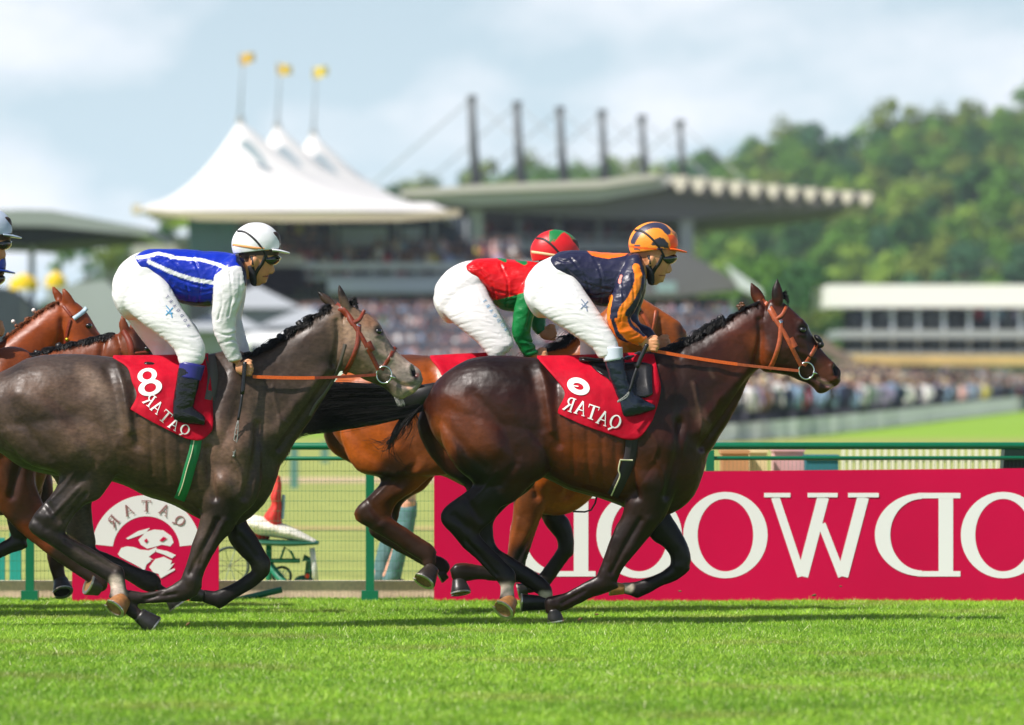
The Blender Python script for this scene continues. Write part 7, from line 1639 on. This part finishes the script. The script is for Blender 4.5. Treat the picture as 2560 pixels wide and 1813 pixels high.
# ---- whips
def whip(pts, Yc, yo, label, grp=None):
    r = thing('riding_whip', label, 'whip', P(*pts[0], Yc + yo))
    pp = [P(x, y, Yc + yo - .00 - .012 * i) for i, (x, y) in enumerate(pts)]
    cv = [Vector(v) for v in cr_interp(pp, 6)]
    n = len(cv); k = int(n * .38)
    q = MB(); q.tube(cv[:k + 1], .0125, 8); q.build('grip', M_blackleather, r, smooth=True)
    q = MB(); q.tube(cv[k:int(n * .75)], [.0085 - .003 * i / n for i in range(len(cv[k:int(n * .75)]))], 8); q.build('shaft', M_strap, r, smooth=True)
    q = MB(); s = cv[int(n * .75) - 1:]
    for dxx in (-1, 1):
        m_ = len(s); q.tube([v + Vector((dxx * .009 * math.sin(math.pi * i / (m_ - 1)), 0, 0)) for i, v in enumerate(s)], .003, 6)
    for i in range(1, len(s) - 1): q.tube([s[i] + Vector((-.007, -.002, .006)), s[i] + Vector((.007, -.002, -.006))], .0018, 5)
    q.ball(s[-1], .007); q.build('flap', mk('grey_cord', S('#8a8d88'), .6), r, smooth=True)
    return r
whip([(612, 905), (608, 960), (602, 1010), (594, 1060), (584, 1140)], Y1, -.20, 'black riding whip hanging from the hand of the rider in royal blue')
whip([(1618, 860), (1600, 900), (1585, 940), (1570, 985), (1546, 1004)], Y2, -.31, 'black riding whip held beside the patent boot of the rider in navy')
# ---- stirrup irons
def stirrup(root, Yc, x, y, yo):
    q = MB(); a = [P(x - 22, y, Yc + yo), P(x - 20, y - 30, Yc + yo), P(x, y - 46, Yc + yo), P(x + 20, y - 30, Yc + yo), P(x + 22, y, Yc + yo)]
    q.tube([Vector(v) for v in cr_interp(a, 4)], .0045, 8); q.tube([P(x - 24, y, Yc + yo), P(x + 24, y, Yc + yo)], .007, 8); q.build('stirrup_iron', M_steel, root, smooth=True)
    q = MB(); q.tube([P(x, y - 46, Yc + yo), P(x - 4, y - 110, Yc + yo + .06)], .006, 6); q.build('stirrup_leather', M_blackleather, root, smooth=True)
stirrup(h1, Y1, 470, 1066, -.225); stirrup(h2, Y2, 1590, 1046, -.225)
# ------------------------------------------------------------------ turf thrown up by the hooves
M_clod = mk('soil_clod', S('#6b5230'), .9, noise_=(60, .4))
rk = random.Random(3)
CL = [(1450, 1548, 5, 'turf clod flying low between the forelegs and hind legs of the leader'), (1492, 1536, 3.5, 'smaller turf clod just right of the low flying one'), (2035, 1488, 4, 'blade-shaped scrap of turf in front of the crimson board, upper'), (2102, 1466, 2.6, 'tiny scrap of turf in front of the board, right of the others'),
      (1700, 1478, 3, 'small crumb of turf in the air left of the other scraps'), (470, 1560, 4.5, 'turf clod flying behind the planted forefoot of the grey'), (240, 1580, 4, 'turf clod flying low under the hind feet of the grey')]
for x, y, s_, lab in CL:
    q = MB(); c = P(x, y, Y1 - .1 if x < 800 else Y2 - .1); k = CAMD / F; q.ball((0, 0, 0), s_ * k * 1.5, s_ * k, s_ * k * .7, 8, 6, Matrix.Rotation(rk.uniform(-.8, .8), 3, 'Y'))
    q.v = [tuple(Vector(v) + .3 * s_ * k * noise.noise_vector(Vector(v) * 120 + Vector((x, y, 0)))) for v in q.v]
    o = q.build('turf_clod', M_clod, smooth=False, loc=c); tag(o, lab, 'clod')
# ------------------------------------------------------------------ thin summer haze
hm = bpy.data.materials.new('haze'); hm.use_nodes = True; ht = hm.node_tree; ht.nodes.clear()
ho = ht.nodes.new('ShaderNodeOutputMaterial'); hv = ht.nodes.new('ShaderNodeVolumePrincipled')
hv.inputs['Density'].default_value = 0.00021; hv.inputs['Color'].default_value = (0.80, 0.88, 1.0, 1); hv.inputs['Anisotropy'].default_value = 0.2
ht.links.new(hv.outputs[0], ho.inputs['Volume'])
q = MB(); q.box(-1400, 1400, -350, 1400, -1.5, 110); tag(q.build('haze', hm), 'thin pale summer haze over the whole racecourse', 'haze', kind='stuff')
